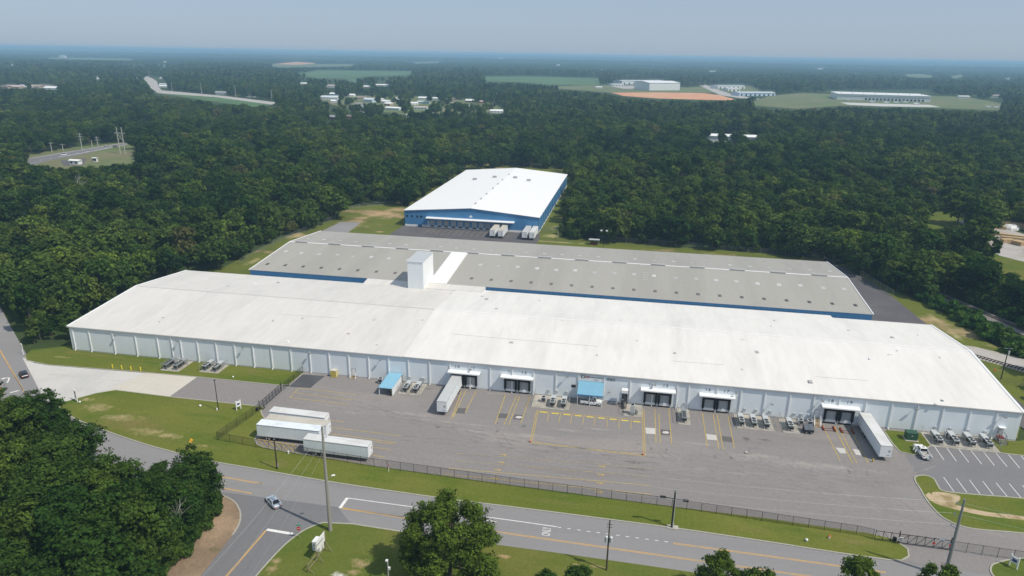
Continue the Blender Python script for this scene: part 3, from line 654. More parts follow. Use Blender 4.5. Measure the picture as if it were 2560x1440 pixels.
# ================================================================== the white warehouse
WX, WY, WL, WW, WE, WR, WF = -165.83, 169.71, 261.88, 58.1, 7.94, 10.63, 31.0
def solve_x(px, Y, z):
    lo, hi = -400.0, 300.0
    for _ in range(60):
        mid = (lo+hi)/2
        if pix(mid, Y, z)[0] < px: lo = mid
        else: hi = mid
    return lo
def wx(px, z=4.0): return solve_x(px, WY, z)-WX          # local x along the front wall

W = thing('white_warehouse', 'long low white warehouse with pale roof and ten numbered dock doors', 'warehouse', (WX, WY, 0))
pipes = [1.1,6.7,14.8,22.3,29.6,34.2,37.2,42.6,48.6,54.5,60.3,66.0,72.0,77.9,83.7,89.6,95.5,101.4,107.2,113.3,119.2,124.9,130.5,136.6,142.5,148.6,154.6,161.4,
         168.3,174.2,180.5,183.4,190.5,196.5,202.4,208.5,214.3,220.3,226.6,232.7,238.6,244.4,250.5,256.4]
edges = [0.0]+pipes+[WL]
for a, b in zip(edges[:-1], edges[1:]):
    MB().box(a+0.015, 0.0, 0.35, b-0.015, 0.3, WE-0.12).build('wall_panel', M['wall_white'], W)
MB().box(0.0, 0.04, -0.2, WL, 0.3, 0.345).build('plinth', M['concrete'], W)
for p in pipes:
    mb = MB(); mb.box(p-0.13, -0.22, 0.25, p+0.13, 0.02, WE-0.35); mb.bar((p,-0.1,0.35),(p,-0.45,0.12),0.22)
    mb.build('downpipe', M['trim_white'], W)
MB().box(-0.2, -0.38, WE-0.30, WL+0.2, -0.04, WE-0.02).build('gutter', M['trim_grey'], W)
def gable(x0, x1, name):
    mb = MB(); yr = WF; pts = [(0.3,-0.2),(WW-0.1,-0.2),(WW-0.1,WE-0.15),(yr,WR-0.15),(0.3,WE-0.15)]
    mb.add([(x0,y,z) for y,z in pts]+[(x1,y,z) for y,z in pts], [(0,1,2,3,4)[::-1],(5,6,7,8,9)]+[(i,(i+1)%5,5+(i+1)%5,5+i) for i in range(5)])
    mb.build(name, M['wall_white'], W)
gable(0.0, 0.3, 'end_wall'); gable(WL-0.3, WL, 'end_wall')
MB().box(0.3, WW-0.3, -0.2, WL-0.3, WW, WE-0.2).build('rear_wall', M['wall_white'], W)
k_s = (WR-WE)/WF; k_r = (WR-WE)/(WW-WF)
def slab(x0, x1, ya, za, yb, zb, mt, name='roof_section', t=0.22):
    mb = MB()
    mb.add([(x0,ya,za),(x1,ya,za),(x1,yb,zb),(x0,yb,zb),(x0,ya,za-t),(x1,ya,za-t),(x1,yb,zb-t),(x0,yb,zb-t)],
           [(0,1,2,3),(7,6,5,4),(0,4,5,1),(1,5,6,2),(2,6,7,3),(3,7,4,0)])
    return mb.build(name, M[mt], W)
XB = wx(1009, WE)
notch = solve_x(2082, WY+WW, WE)-WX
yf = -0.40
slab(-0.35, XB, yf, WE-0.4*k_s, WF, WR, 'roof_beige'); slab(XB, WL+0.35, yf, WE-0.4*k_s+0.12, WF, WR+0.12, 'roof_white')
slab(-0.35, XB, WF, WR, WW+1.0, WE-1.0*k_r, 'roof_beige')
slab(XB, notch, WF, WR+0.12, WW+3.2, WE-3.2*k_r+0.12, 'roof_white'); slab(notch, WL+0.35, WF, WR+0.12, WW+0.3, WE-0.3*k_r+0.12, 'roof_white')
MB().box(XB-0.25, yf, WE-0.1, XB+0.25, yf+0.4, WE+0.16).build('roof_joint', M['trim_white'], W)
def on_roof(y, dz): return (WE+k_s*y if y < WF else WR-k_r*(y-WF))+dz
def ridge_strip(x0, x1, mt, dz):
    mb = MB(); mb.add([(x0,WF-.3,WR-.3*k_s+dz),(x1,WF-.3,WR-.3*k_s+dz),(x1,WF,WR+dz+.02),(x0,WF,WR+dz+.02),(x0,WF+.3,WR-.3*k_r+dz),(x1,WF+.3,WR-.3*k_r+dz)], [(0,1,2,3),(3,2,5,4)])
    mb.build('ridge_cap', M[mt], W)
ridge_strip(-.35, XB, 'trim_soft', 0.03); ridge_strip(XB, WL+.35, 'roof_clean', 0.16)
for x0, x1 in ((-.36, 0.25), (WL-.25, WL+.36)):
    for ya, yb in ((yf, WF), (WF, WW+.3)):
        mb = MB(); mb.bar((( x0+x1)/2, ya, on_roof(ya, .16)), ((x0+x1)/2, yb, on_roof(yb, .16)), abs(x1-x0), .16); mb.build('roof_edge', M['trim_white'], W)
for (px, py, qx, qy) in [(1280,851,1495,869),(1680,902,1810,912),(1130,838,1290,852),(1500,795,1510,780),(2040,940,2170,950),(700,790,850,800)]:
    z = 9.0; a = gp(px, py, z); b = gp(qx, qy, z)
    za = on_roof(a[1]-WY, .155 if a[0]-WX > XB else .03); zb = on_roof(b[1]-WY, .155 if b[0]-WX > XB else .03)
    MB().bar((a[0]-WX,a[1]-WY,za),(b[0]-WX,b[1]-WY,zb),0.08,0.03).build('roof_seam', M['trim_soft'], W)

for k in range(46):       # repairs, pipe boots and small vents on the big roof
    x = R0.uniform(4, WL-6); y = R0.uniform(2, WW-3); a_ = R0.uniform(.15,.55); b_ = R0.uniform(.15,.8); dz = .13 if x > XB else .005
    zz = on_roof(y, dz); MB().box(x-a_,y-b_,zz-.1,x+a_,y+b_,zz+R0.choice((.05,.06,.3))).build('roof_patch', M[R0.choice(('trim_soft','roof_beige','roof_clean','trim_grey'))], W)
# ---- dock doors
def dock_door(xc, parent):
    d = MB().box(xc-1.28, -0.03, 1.2, xc+1.28, 0.02, 3.95).build('dock_door', M['door_grey'], parent)
    for z in (1.7,2.2,2.7,3.2,3.65): MB().box(xc-1.25, -0.045, z, xc+1.25, -0.028, z+0.04).build('door_rib', M['metal'], d)
    s = MB(); s.box(xc-1.76,-0.5,1.15,xc-1.20,-0.005,4.15); s.box(xc+1.20,-0.5,1.15,xc+1.76,-0.005,4.15); s.box(xc-1.76,-0.62,3.72,xc+1.76,-0.008,4.5)
    s.build('dock_seal', M['rubber'], d)
    MB().box(xc-1.35,-0.30,0.5,xc+1.35,-0.002,1.14).build('dock_leveller', M['trim_white'], d); MB().box(xc-1.5,-0.06,0.02,xc+1.5,-0.001,0.5).build('dock_pit', M['rubber'], d)
    for q in (-1.49, 1.49): MB().box(xc+q-.11,-0.42,0.75,xc+q+.11,-0.004,1.18).build('dock_bumper', M['black'], d)
    return d
def canopy(x0, x1, z1, depth, mt, parent, fall=0.35, name='dock_canopy'):
    mb = MB(); z0 = z1-fall
    mb.add([(x0,-.003,z1),(x1,-.003,z1),(x1,-depth,z0),(x0,-depth,z0),(x0,-.003,z1-.14),(x1,-.003,z1-.14),(x1,-depth,z0-.14),(x0,-depth,z0-.14)],
           [(3,2,1,0),(4,5,6,7),(0,4,7,3),(1,2,6,5),(2,3,7,6),(0,1,5,4)])
    c = mb.build(name, M[mt], parent)
    fl = MB(); fl.box(x0-.02,-depth-.05,z0-.28,x1+.02,-depth-.002,z0+.02); fl.build('fascia', M['trim_white'], c)
    mid = (x0+x1)/2
    for x in (x0+.5, x1-.5):
        MB().cyl((x,-depth+.3,z0-.42),(x,-depth+.3,z0-.14),.13,.1,8).build('lamp', M['trim_white'], c)
    return c
docks = [(('10',1143,1146),('11',1181,1177.5),(1118,1198)),(('12',1276,1276.5),('13',1310,1310.5),(1252,1332)),
         (('14',1628,1626.0),('15',1664,1661.5),(1604,1687)),(('16',1770,1772.5),('17',1816,1808)),(('18',2077,2077.5),('19',2124,2115.5))]
canx = [(1118,1198),(1252,1332),(1604,1687),(1749,1837),(2054,2148)]
for dk, (c0, c1) in zip(docks, canx):
    xs = [wx(dk[0][2], 2.7), wx(dk[1][2], 2.7)]
    for (n, npx, dpx), x in zip(dk[:2], xs):
        dock_door(x, W)
        for kk, ch in enumerate(n): text_mesh(ch, 1.15, M['ink_grey'], 'bay_digit', W, (wx(npx, 6.3)-.42+.84*kk, -0.03, 6.25), (math.pi/2,0,0), sx=1.15)
    xm = sum(xs)/2
    canopy(xm-4.5, xm+4.5, 5.3, 1.55, 'trim_white', W, .2)
    MB().box(xm-0.12,-0.2,1.9,xm+0.12,-0.003,2.3).build('control_box', M['galv'], W)
# ---- office bay: sign, blue canopy, house number
x0, x1 = wx(1447,6.4)+0.12, wx(1511,6.4)-0.15
sg = MB().box(x0,-0.10,5.62,x1,-0.005,7.35).build('sign_board', M['sign_white'], W)
w_ = x1-x0
text_mesh('D', 1.35, M['ink_navy'], 'sign_lettering', sg, (x0+w_*.16,-0.13,6.72), (math.pi/2,0,0), sx=1.25)
text_mesh('W', 1.35, M['red'], 'sign_lettering', sg, (x0+w_*.31,-0.13,6.72), (math.pi/2,0,0), sx=1.05)
text_mesh('DOTHAN WAREHOUSE', 0.46, M['ink_grey'], 'sign_lettering', sg, (x0+w_*.69,-0.13,6.75), (math.pi/2,0,0), sx=0.92)
for a_, b_ in ((.59,.635),(.645,.70),(.71,.78)): MB().box(x0+w_*a_,-0.125,6.05,x0+w_*b_,-0.101,6.17).build('fine_print', M['ink_grey'], sg)
mb = MB(); n = 26; dp = 3.5
cz0, cz1 = 5.55, 3.15
for i in range(n):
    a = x0-.1+(w_+.2)*i/n; b = x0-.1+(w_+.2)*(i+.72)/n; cc = x0-.1+(w_+.2)*(i+1)/n
    mb.add([(a,-.01,cz0),(b,-.01,cz0),(b,-dp,cz1),(a,-dp,cz1)], [(3,2,1,0)])
    mb.add([(b,-.01,cz0+.07),(cc,-.01,cz0+.07),(cc,-dp,cz1+.07),(b,-dp,cz1+.07)], [(3,2,1,0)])
    mb.add([(b,-.01,cz0),(b,-.01,cz0+.07),(b,-dp,cz1+.07),(b,-dp,cz1)], [(3,2,1,0)]); mb.add([(cc,-.01,cz0),(cc,-.01,cz0+.07),(cc,-dp,cz1+.07),(cc,-dp,cz1)], [(0,1,2,3)])
can = mb.build('entrance_canopy', M['sky_blue'], W)
MB().box(x0-.1,-dp-.04,cz1-.22,x1+.1,-dp-.002,cz1+.08).build('fascia', M['blue_wall'], can)
for x in (x0+.05,(x0+x1)/2,x1-.05): MB().box(x-.06,-dp+.08,-.1,x+.06,-dp+.2,cz1-.05).build('post', M['trim_white'], can)
text_mesh('980', 1.2, M['ink_grey'], 'house_number', W, (wx(1527,6.4), -0.03, 6.55), (math.pi/2,0,0), sx=1.3)
MB().box(wx(1429,3.9),-0.06,3.3,wx(1439,3.9),-0.003,4.1).build('window', M['glass_dark'], W)
# ---- small wall parts
for (px, py) in [(291,838.5),(447,852.5),(610.5,868),(776.5,883),(952.5,899),(1419.5,941),(1525,980),(1637,961),(1840,981),(1932,1009.5),(2055,1001),(2290,1021.5),(2510,1042),(2345,1000),(1178,893+30)]:
    x = wx(px, 6.5); z = height_at(WX+x, WY-0.5, py)
    mb = MB(); mb.box(x-.05,-.75,z-.05,x+.05,-.002,z+.05); mb.box(x-.32,-1.05,z-.12,x+.32,-.62,z+.14); mb.build('wall_lamp', M['galv'], W)
def man_door(px, steps, z0, wood, hood=False, plat=0.0):
    x = wx(px, z0+1)
    d = MB().box(x-.5,-.05,z0,x+.5,-.003,z0+2.15).build('side_door', M['metal_lt'] if not wood else M['trim_white'], W)
    mb = MB(); mb.box(x-.6,-.08,z0,x-.5,-.004,z0+2.25); mb.box(x+.5,-.08,z0,x+.6,-.004,z0+2.25); mb.box(x-.6,-.08,z0+2.15,x+.6,-.0045,z0+2.25); mb.build('door_frame', M['trim_grey'], d)
    if plat: MB().box(x-.75,-plat,z0-.12,x+.75,-.01,z0-.02).build('landing', M['dark_red'] if plat > 1.3 else M['timber'], d)
    for i in range(steps):
        zz = z0-.05-(z0/(steps+1))*(i+1); MB().box(x-.7,-plat-.32*(i+1),zz-.06,x+.7,-plat-.32*i-.03,zz).build('step', M['lumber'] if wood else M['galv'], d)
    for sx in (-.75,.75):
        mb = MB(); mb.bar((x+sx,-.1,z0+1),(x+sx,-plat-.05,z0+1),.07); mb.bar((x+sx,-plat-.05,z0+1),(x+sx,-plat-.32*steps,.95),.07)
        mb.bar((x+sx,-plat-.05,0),(x+sx,-plat-.05,z0+1),.08); mb.bar((x+sx,-plat-.32*steps,0),(x+sx,-plat-.32*steps,.95),.08)
        mb.bar((x+sx,-plat-.05,z0-.1),(x+sx,-plat-.32*steps,.05),.12)
        mb.build('handrail', M['trim_white'] if wood else M['black_paint'], d)
    if hood: MB().box(x-.8,-.9,z0+2.35,x+.8,-.004,z0+2.5).build('hood', M['trim_white'], d)
man_door(885, 2, .55, True, plat=.5); man_door(2041.5, 5, 1.25, True, plat=1.2); man_door(2500.5, 4, 1.15, False, hood=True, plat=1.5)
for px in (1372,1392,1417,1862,1890,1925,1985,2003,2022,2338,2375,2420,2462,1025,1055,1060,1500,1712):
    x = wx(px, 1.6); MB().box(x-.28,-.28,1.3,x+.28,-.003,2.0).build('switch_box', M['metal_lt'], W)

# ---- tower and white link roof between the warehouses
TX0, TX1, TY0, TY1, TZ = -77.3, -71.5, 226.2, 238.6, 18.2
T = thing('conveyor_tower', 'tall white ribbed tower standing between the two long roofs', 'tower', (TX0, TY0, 0))
tw, td = TX1-TX0, TY1-TY0
MB().box(0,0,6.5,tw,td,TZ).build('shell', M['trim_white'], T)
for i in range(15):
    x = (i+.5)*tw/15; MB().box(x-.06,-.05,8.0,x+.06,.0,TZ-.1).build('wall_rib', M['wall_white'], T)
for i in range(28):
    y = (i+.5)*td/28; MB().box(tw,y-.06,8.0,tw+.05,y+.06,TZ-.1).build('wall_rib', M['trim_white'], T)
MB().box(-.2,-.25,TZ,tw+.2,td+.2,TZ+.22).build('roof', M['metal_lt'], T)
MB().box(-.22,-.27,TZ-.12,tw+.22,-.22,TZ+.24).build('eave_trim', M['trim_white'], T)
lk = thing('link_roof', 'narrow white roof strip climbing the grey roof beside the tower', 'roof', (TX1, 232.0, 0))
mb = MB(); a = gp(1083,708,9.2); b = gp(1135,634,11.6); c = gp(1112,631,11.6)
GX, GY, GL, GW, GE, GR, GF = -142.2, 232.7, 222.1, 62.5, 8.63, 11.15, 33.0
gk = (GR-GE)/GF; gkr = (GR-GE)/(GW-GF)
lx = 0.05; lw = 6.6
mb.add([(lx,0.2,GE+.25),(lx+lw,0.2,GE+.25),(lx+lw,GF+.2,GR+.30),(lx,GF+.2,GR+.30),(lx,0.2,GE-1),(lx+lw,0.2,GE-1),(lx+lw,GF+.2,GR-.3),(lx,GF+.2,GR-.3)],
       [(0,1,2,3),(0,4,5,1),(1,5,6,2),(2,6,7,3),(3,7,4,0)])
mb.build('strip', M['roof_clean'], lk)
lk2 = thing('infill_roof', 'low pale roof filling the gap under the white tower', 'roof', (WX+XB-25, WY+WW-1, 0))
ia, ib = solve_x(915,231,8.3)-(WX+XB-25), solve_x(1212,231,8.3)-(WX+XB-25)
mb = MB(); mb.add([(ia,0.6,WE+.05),(ib,0.6,WE+.30),(ib,6.4,GE-.12),(ia,6.4,GE-.12),(ia,.6,4),(ib,.6,4),(ib,6.4,4),(ia,6.4,4)],[(0,1,2,3),(0,4,5,1),(1,5,6,2),(2,6,7,3),(3,7,4,0)])
mb.build('cover', M['roof_beige'], lk2)

# ================================================================== the grey-roofed blue warehouse
G = thing('grey_roof_warehouse', 'long blue-walled warehouse under a low grey ribbed roof with rows of skylights', 'warehouse', (GX, GY, 0))
nb = 30; bw = GL/nb
for i in range(nb):
    MB().box(i*bw+.02,0,-.2,(i+1)*bw-.02,.3,GE-.12).build('wall_panel', M['blue_wall'], G)
mb = MB()
for i in range(nb*4): mb.box(i*bw/4-.04,-.045,.3,i*bw/4+.04,-.001,GE-.15)
mb.build('wall_ribs', M['blue_wall'], G)
for x0, x1 in ((0,.3),(GL-.3,GL)):
    mb = MB(); pts = [(.3,-.2),(GW-.3,-.2),(GW-.3,GE-.15),(GF,GR-.15),(.3,GE-.15)]
    mb.add([(x0,y,z) for y,z in pts]+[(x1,y,z) for y,z in pts], [(4,3,2,1,0),(5,6,7,8,9)]+[(i,(i+1)%5,5+(i+1)%5,5+i) for i in range(5)])
    mb.build('end_wall', M['blue_wall'], G)
MB().box(.3,GW-.3,-.2,GL-.3,GW,GE-.15).build('rear_wall', M['blue_wall'], G)
def gslab(ya, za, yb, zb, name, mt):
    mb = MB(); x0, x1, t = -.3, GL+.3, .2
    mb.add([(x0,ya,za),(x1,ya,za),(x1,yb,zb),(x0,yb,zb),(x0,ya,za-t),(x1,ya,za-t),(x1,yb,zb-t),(x0,yb,zb-t)], [(0,1,2,3),(7,6,5,4),(0,4,5,1),(1,5,6,2),(2,6,7,3),(3,7,4,0)])
    return mb.build(name, M[mt], G)
rf = gslab(-.06, GE-.06*gk, GF, GR, 'roof_slope', 'roof_grey'); rr = gslab(GF, GR, GW+.4, GE-.4*gkr, 'roof_slope', 'roof_grey')
# standing seams along the slope, one mesh per slope (hundreds, a few pixels apart)
for (ya, za, yb, zb, par) in ((-.06,GE-.06*gk,GF,GR,rf),(GF,GR,GW+.4,GE-.4*gkr,rr)):
    mb = MB(); n = 300
    for i in range(n):
        x = GL*(i+.5)/n; mb.add([(x-.04,ya,za+.002),(x+.04,ya,za+.002),(x+.04,yb,zb+.002),(x-.04,yb,zb+.002),(x,ya,za+.022),(x,yb,zb+.022)], [(0,4,5,3),(4,1,2,5)])
    s = mb.build('roof_seams', M['roof_grey'], par); s['kind'] = 'stuff'
mb = MB(); mb.add([(-.3,GF-.45,GR-.45*gk+.06),(GL+.3,GF-.45,GR-.45*gk+.06),(GL+.3,GF,GR+.1),(-.3,GF,GR+.1),(-.3,GF+.45,GR-.45*gkr+.06),(GL+.3,GF+.45,GR-.45*gkr+.06)], [(0,1,2,3),(3,2,5,4)])
mb.build('ridge_cap', M['trim_white'], G)
for x0 in (-.34, GL+.14):
    for ya, za, yb, zb in ((-.4,GE,GF,GR),(GF,GR,GW+.4,GE)):
        MB().bar((x0+.1,ya,za+.08),(x0+.1,yb,zb+.08),.3,.14).build('roof_edge', M['trim_white'], G)
MB().box(-.3,-.10,GE-.2,GL+.3,-.065,GE+.0).build('eave_trim', M['metal_lt'], G)
sky_l = MB().add([(-.75,-1.1,.05),(.75,-1.1,.05),(.75,1.1,.05+2.2*gk),(-.75,1.1,.05+2.2*gk)], [(0,1,2,3)]).mesh('skylight'); sky_l.materials.append(M['skylight'])
sky_r = MB().add([(-.75,-1.0,.05+2.0*gkr),(.75,-1.0,.05+2.0*gkr),(.75,1.0,.05),(-.75,1.0,.05)], [(0,1,2,3)]).mesh('skylight'); sky_r.materials.append(M['skylight'])
vb = MB()
for x in (-.45,-.05,.35): vb.box(x,-.9,0,x+.16,.9,.12)
vb = vb.mesh('slot_vent'); vb.materials.append(M['bin_grey'])
dk = MB().box(-.7,-.5,0,.7,.5,.14).mesh('roof_hatch'); dk.materials.append(M['trim_grey'])
xl = solve_x(1085,GY+10,9)-GX; xr = solve_x(1140,GY+10,9)-GX
for i in range(30):
    x = (i+.5)*bw
    on_link = TX0-GX-1 < x < TX1-GX+lw+1
    if not on_link:
        o = obj('skylight', sky_l, None, rf); yy = 21+R0.uniform(-.5,.5); o.location = (x+R0.uniform(-.3,.3), yy, GE+gk*(yy-1.1))
        o = obj('slot_vent', vb, None, rf); o.location = (x, 6.5, GE+gk*6.5+.02); o.rotation_euler = (math.atan(gk),0,0)
    o = obj('skylight', sky_r, None, rr); yy = 9+R0.uniform(-.4,.4); o.location = (x+R0.uniform(-.3,.3), GF+yy, GR-gkr*(yy+1))
    o = obj('roof_hatch', dk, None, rr); o.location = (x, GF+22, GR-gkr*22); o.rotation_euler = (-math.atan(gkr),0,0)
    if i % 2 == 0:
        c = MB().box(-2.6,-.62,0,2.6,.62,.42).build('ridge_vent', M['metal'], G, (x+1.5, GF, GR-.02))
        MB().box(-2.65,-.7,.42,2.65,.7,.5).build('vent_cap', M['trim_grey'], c)
for (px, py, L_) in [(1613,690,9),(1605,667,4),(1127,668,12)]:      # pale sealant letters left on the old sheets
    g = gp(px, py, 10); y = g[1]-GY; x = g[0]-GX
    for k in range(5 if px != 1605 else 2):
        yy = y-L_/2+L_*k/5; MB().box(x-.9,yy-.25,GE+gk*yy+.055,x+.9,yy+.1,GE+gk*yy+.075).build('sealant_mark', M['roof_beige'], rf)

# ================================================================== the blue warehouse
BX, BY, BL, BW, BE, BR = -119.4, 348.1, 71.9, 139.2, 8.77, 11.72
B = thing('blue_warehouse', 'blue-walled warehouse with a clean white gable roof backing onto woods', 'warehouse', (BX, BY, 0))
bk = (BR-BE)/(BL/2)
nb = 9
for i in range(nb):
    a, b = BL*i/nb+.02, BL*(i+1)/nb-.02
    za, zb = (BE+bk*min(a,BL-a)-.15), (BE+bk*min(b,BL-b)-.15)
    mb = MB(); zs = [(a,1.25),(b,1.25),(b,zb)]+([(BL/2,BR-.15)] if a < BL/2 < b else [])+[(a,za)]
    k = len(zs); mb.add([(x,0,z) for x,z in zs]+[(x,.3,z) for x,z in zs], [tuple(range(k)),tuple(range(2*k-1,k-1,-1))]+[(i_,k+i_,k+(i_+1)%k,(i_+1)%k) for i_ in range(k)])
    mb.build('wall_panel', M['blue_wall'], B)
MB().box(0,-.02,-.2,BL,.3,1.24).build('dock_base', M['trim_white'], B)
for x0, x1 in ((0,.3),(BL-.3,BL)):
    n2 = 17
    for j in range(n2):
        ya, yb = .3+(BW-.3)*j/n2+.03, .3+(BW-.3)*(j+1)/n2-.03
        MB().box(x0,ya,.9,x1,yb,BE-.15).build('wall_panel', M['blue_wall'], B)
        xx = x1 if x0 else x0-.25
        MB().box(xx,ya-.22,.4,xx+.25,ya+.06,BE-.2).build('downpipe', M['blue_dark'], B)
    MB().box(x0-.03 if not x0 else x0,.3,-.2,x1 if not x0 else x1+.03,BW,.89).build('plinth', M['trim_white'], B)
MB().box(.3,BW-.3,-.2,BL-.3,BW,BE-.15).build('rear_wall', M['blue_wall'], B)
for sgn in (0, 1):
    mb = MB(); xa, xb = (-.5, BL/2) if sgn == 0 else (BL/2, BL+.5)
    za, zb = (BE-.5*bk, BR) if sgn == 0 else (BR, BE-.5*bk); t = .2
    mb.add([(xa,-.5,za),(xb,-.5,zb),(xb,BW+.5,zb),(xa,BW+.5,za),(xa,-.5,za-t),(xb,-.5,zb-t),(xb,BW+.5,zb-t),(xa,BW+.5,za-t)], [(0,1,2,3),(7,6,5,4),(0,4,5,1),(1,5,6,2),(2,6,7,3),(3,7,4,0)])
    rs = mb.build('roof_slope', M['roof_clean'], B)
rv = MB().box(-.35,-1.6,0,.35,1.6,.35).mesh('ridge_vent'); rv.materials.append(M['metal'])
for (px, py) in [(1190,509),(1203,497),(1216,485),(1231,471),(1243,460),(1256,450),(1268,436)]:
    g = gp(px, py, BR); o = obj('ridge_vent', rv, None, B); o.location = (BL/2, g[1]-BY, BR-.05)
ru = MB().box(-1.2,-1.0,0,1.2,1.0,1.1).mesh('roof_unit'); ru.materials.append(M['metal'])
for (px, py) in [(1187,445),(1237,443),(1288,445),(1322,449)]:
    g = gp(px, py, 11.3); o = obj('roof_unit', ru, None, B); x = g[0]-BX; o.location = (x, g[1]-BY, BE+bk*min(x,BL-x)-.05)
bxp = lambda px, z: solve_x(px, BY, z)-BX
for k, px in enumerate([1081,1098.5,1115.5,1133.5,1151,1168,1186,1203,1219,1227+9,1252]):
    x = bxp(px, 3); d = MB().box(x-1.35,-.04,1.3,x+1.35,-.003,4.2).build('dock_door', M['door_grey'] if k != 2 else M['metal'], B)
    MB().box(x-1.0,-.3,.7,x+1.0,-.05,1.2).build('dock_bumper', M['black'] if k in (1,2,3,6) else M['rubber'], d)
cn = MB(); xa, xb = bxp(1067,5.6), bxp(1287,5.6)
cn.add([(xa,-.003,5.9),(xb,-.003,5.9),(xb,-2.6,5.6),(xa,-2.6,5.6),(xa,-.003,5.7),(xb,-.003,5.7),(xb,-2.6,5.35),(xa,-2.6,5.35)], [(3,2,1,0),(4,5,6,7),(0,4,7,3),(1,2,6,5),(2,3,7,6),(0,1,5,4)])
cn = cn.build('dock_canopy', M['trim_white'], B)
for i in range(5): 
    x = xa+(xb-xa)*(i+.6)/5; MB().cyl((x,-2.3,5.0),(x,-2.3,5.4),.14,.1,6).build('lamp', M['trim_white'], cn)
for px in (1018,1030,1043,1053):
    x = bxp(px, 6); MB().box(x-.55,-.05,5.1,x+.55,-.003,6.1).build('window', M['glass_dark'], B)
mb = MB(); x = bxp(1177,7.2); mb.box(x-.8,-.06,6.7,x+.8,-.003,7.3); mb.box(x-.3,-.06,7.3,x+.3,-.003,7.9); mb.build('emblem', M['trim_white'], B)
x = bxp(1071,2.5); MB().box(x-.5,-.05,1.25,x+.5,-.003,3.6).build('side_door', M['metal_lt'], B)
for px in (1050,1060): 
    x = bxp(px,1.5); MB().box(x-.8,-.9,.2,x+.8,-.1,1.6).build('switch_cabinet', M['blue_dark'] if px==1050 else M['metal_lt'], B)
yl = []
for k in range(17):
    x = 2.5+k*3.05; y1 = -1.0; y0 = -6 if k < 4 else -14
    MB().box(x-.07,y0,.125,x+.07,y1,.128).build('bay_line', M['yellow_worn'], B)
# ================================================================== trailers
def wheel(parent, x, y, r, w, name='wheel'):
    t = MB().cyl((x-w/2,y,r),(x+w/2,y,r),r,r,14).build(name, M['tyre'], parent)
    MB().cyl((x-w/2-.012,y,r),(x+w/2+.012,y,r),r*.55,r*.55,10).build('rim', M['rim'], t)
    return t
def make_trailer(label, L, body='trailer_white', roof='trailer_roof', ribs=0, nose='trailer_bright', wheels_at=2.9, H=4.1):
    t = thing('box_trailer', label, 'trailer', group='box trailers')
    w, z0 = 1.3, 1.12
    b = MB().box(-w,-L/2,z0,w,L/2,H-.06).build('body', M[body], t)
    MB().box(-w-.03,-L/2-.03,H-.06,w+.03,L/2+.03,H).build('roof', M[roof], t)
    r = MB()
    for x in (-w,w): r.box(x-.045,-L/2-.035,H-.17,x+.045,L/2+.035,H-.062); r.box(x-.04,-L/2,z0-.1,x+.04,L/2,z0+.08)
    for y in (-L/2,L/2): r.box(-w-.03,y-.04,H-.18,w+.03,y+.04,H-.063)
    r.build('rail', M['trim_grey'], t)
    for i in range(ribs):
        y = -L/2+L*(i+.5)/ribs
        for x in (-w-.02,w+.02): MB().box(x-.015,y-.05,z0+.1,x+.015,y+.05,H-.2).build('side_post', M['trailer_bright'], b)
    MB().box(-w+.02,-L/2-.05,z0+.1,w-.02,-L/2,H-.2).build('nose_panel', M[nose], t)
    for s in (-1,1):
        d = MB().box(min(s*.02,s*(w-.05)),L/2,z0+.05,max(s*.02,s*(w-.05)),L/2+.05,H-.2).build('rear_door', M['trailer_bright'], t)
        MB().cyl((s*.35,L/2+.07,z0+.1),(s*.35,L/2+.07,H-.25),.03,.03,6).build('lock_rod', M['metal'], d)
    MB().box(.25,-L/2-.06,z0+.5,.85,-L/2-.051,z0+.62).build('number_plate', M['ink_grey'], t); MB().box(.5,-L/2-.06,z0+1.3,.95,-L/2-.051,z0+1.9).build('placard', M['metal'], t)
    MB().box(-.45,-L/2+.6,.85,.45,L/2-.3,z0).build('chassis', M['black'], t)
    for k in range(2):
        y = L/2-wheels_at-1.25*k
        for s in (-1,1): wheel(t, s*.98, y, .5, .5)
        MB().cyl((-.9,y,.5),(.9,y,.5),.08,.08,6).build('axle', M['black'], t)
    for s in (-1,1):
        g = MB(); g.box(s*.65-.07,-L/2+2.5,.02,s*.65+.07,-L/2+2.66,z0); g.box(s*.65-.16,-L/2+2.4,-.02,s*.65+.16,-L/2+2.76,.05); g.build('landing_leg', M['galv'], t)
        MB().box(s*.98-.28,L/2-wheels_at+.75,.25,s*.98+.28,L/2-wheels_at+.78,1.05).build('mud_flap', M['trim_white'], t)
    u = MB(); u.box(-1.0,L/2-.15,.5,1.0,L/2-.05,.6); u.bar((-.7,L/2-.1,.55),(-.7,L/2-.1,1.05),.08); u.bar((.7,L/2-.1,.55),(.7,L/2-.1,1.05),.08); u.build('rear_guard', M['galv'], t)
    return t
def by_roof(c, z=4.1):
    """centre, heading and length of a trailer from its roof corners (rear-left, nose-left, nose-right, rear-right as seen)"""
    q = [np.array(gp(*p, z)) for p in c]; ce = sum(q)/4
    d = ((q[1]-q[0])+(q[2]-q[3]))/2; L = np.linalg.norm(d)
    return ce, math.atan2(d[1], d[0])+math.pi/2, L
def place(t, c):
    ce, rz, L = by_roof(c); t.location = (*ce, 0.004); t.rotation_euler = (0,0,rz)
place(make_trailer('white box trailer parked alone closest to the roadside fence', 15.6), [(755,1097),(920,1117),(932,1103),(770,1083)])
place(make_trailer('bluish white box trailer with a pale blue roof beside hatched yellow paint', 15.7, roof='trailer_white'), [(639.3,1060),(799,1077),(811,1065),(651,1048)])
place(make_trailer('white box trailer with a weathered tan roof in the parked row', 15.6, roof='trailer_roof_tan'), [(662.5,1045.8),(815.3,1062.8),(827.5,1052),(671.5,1036)])
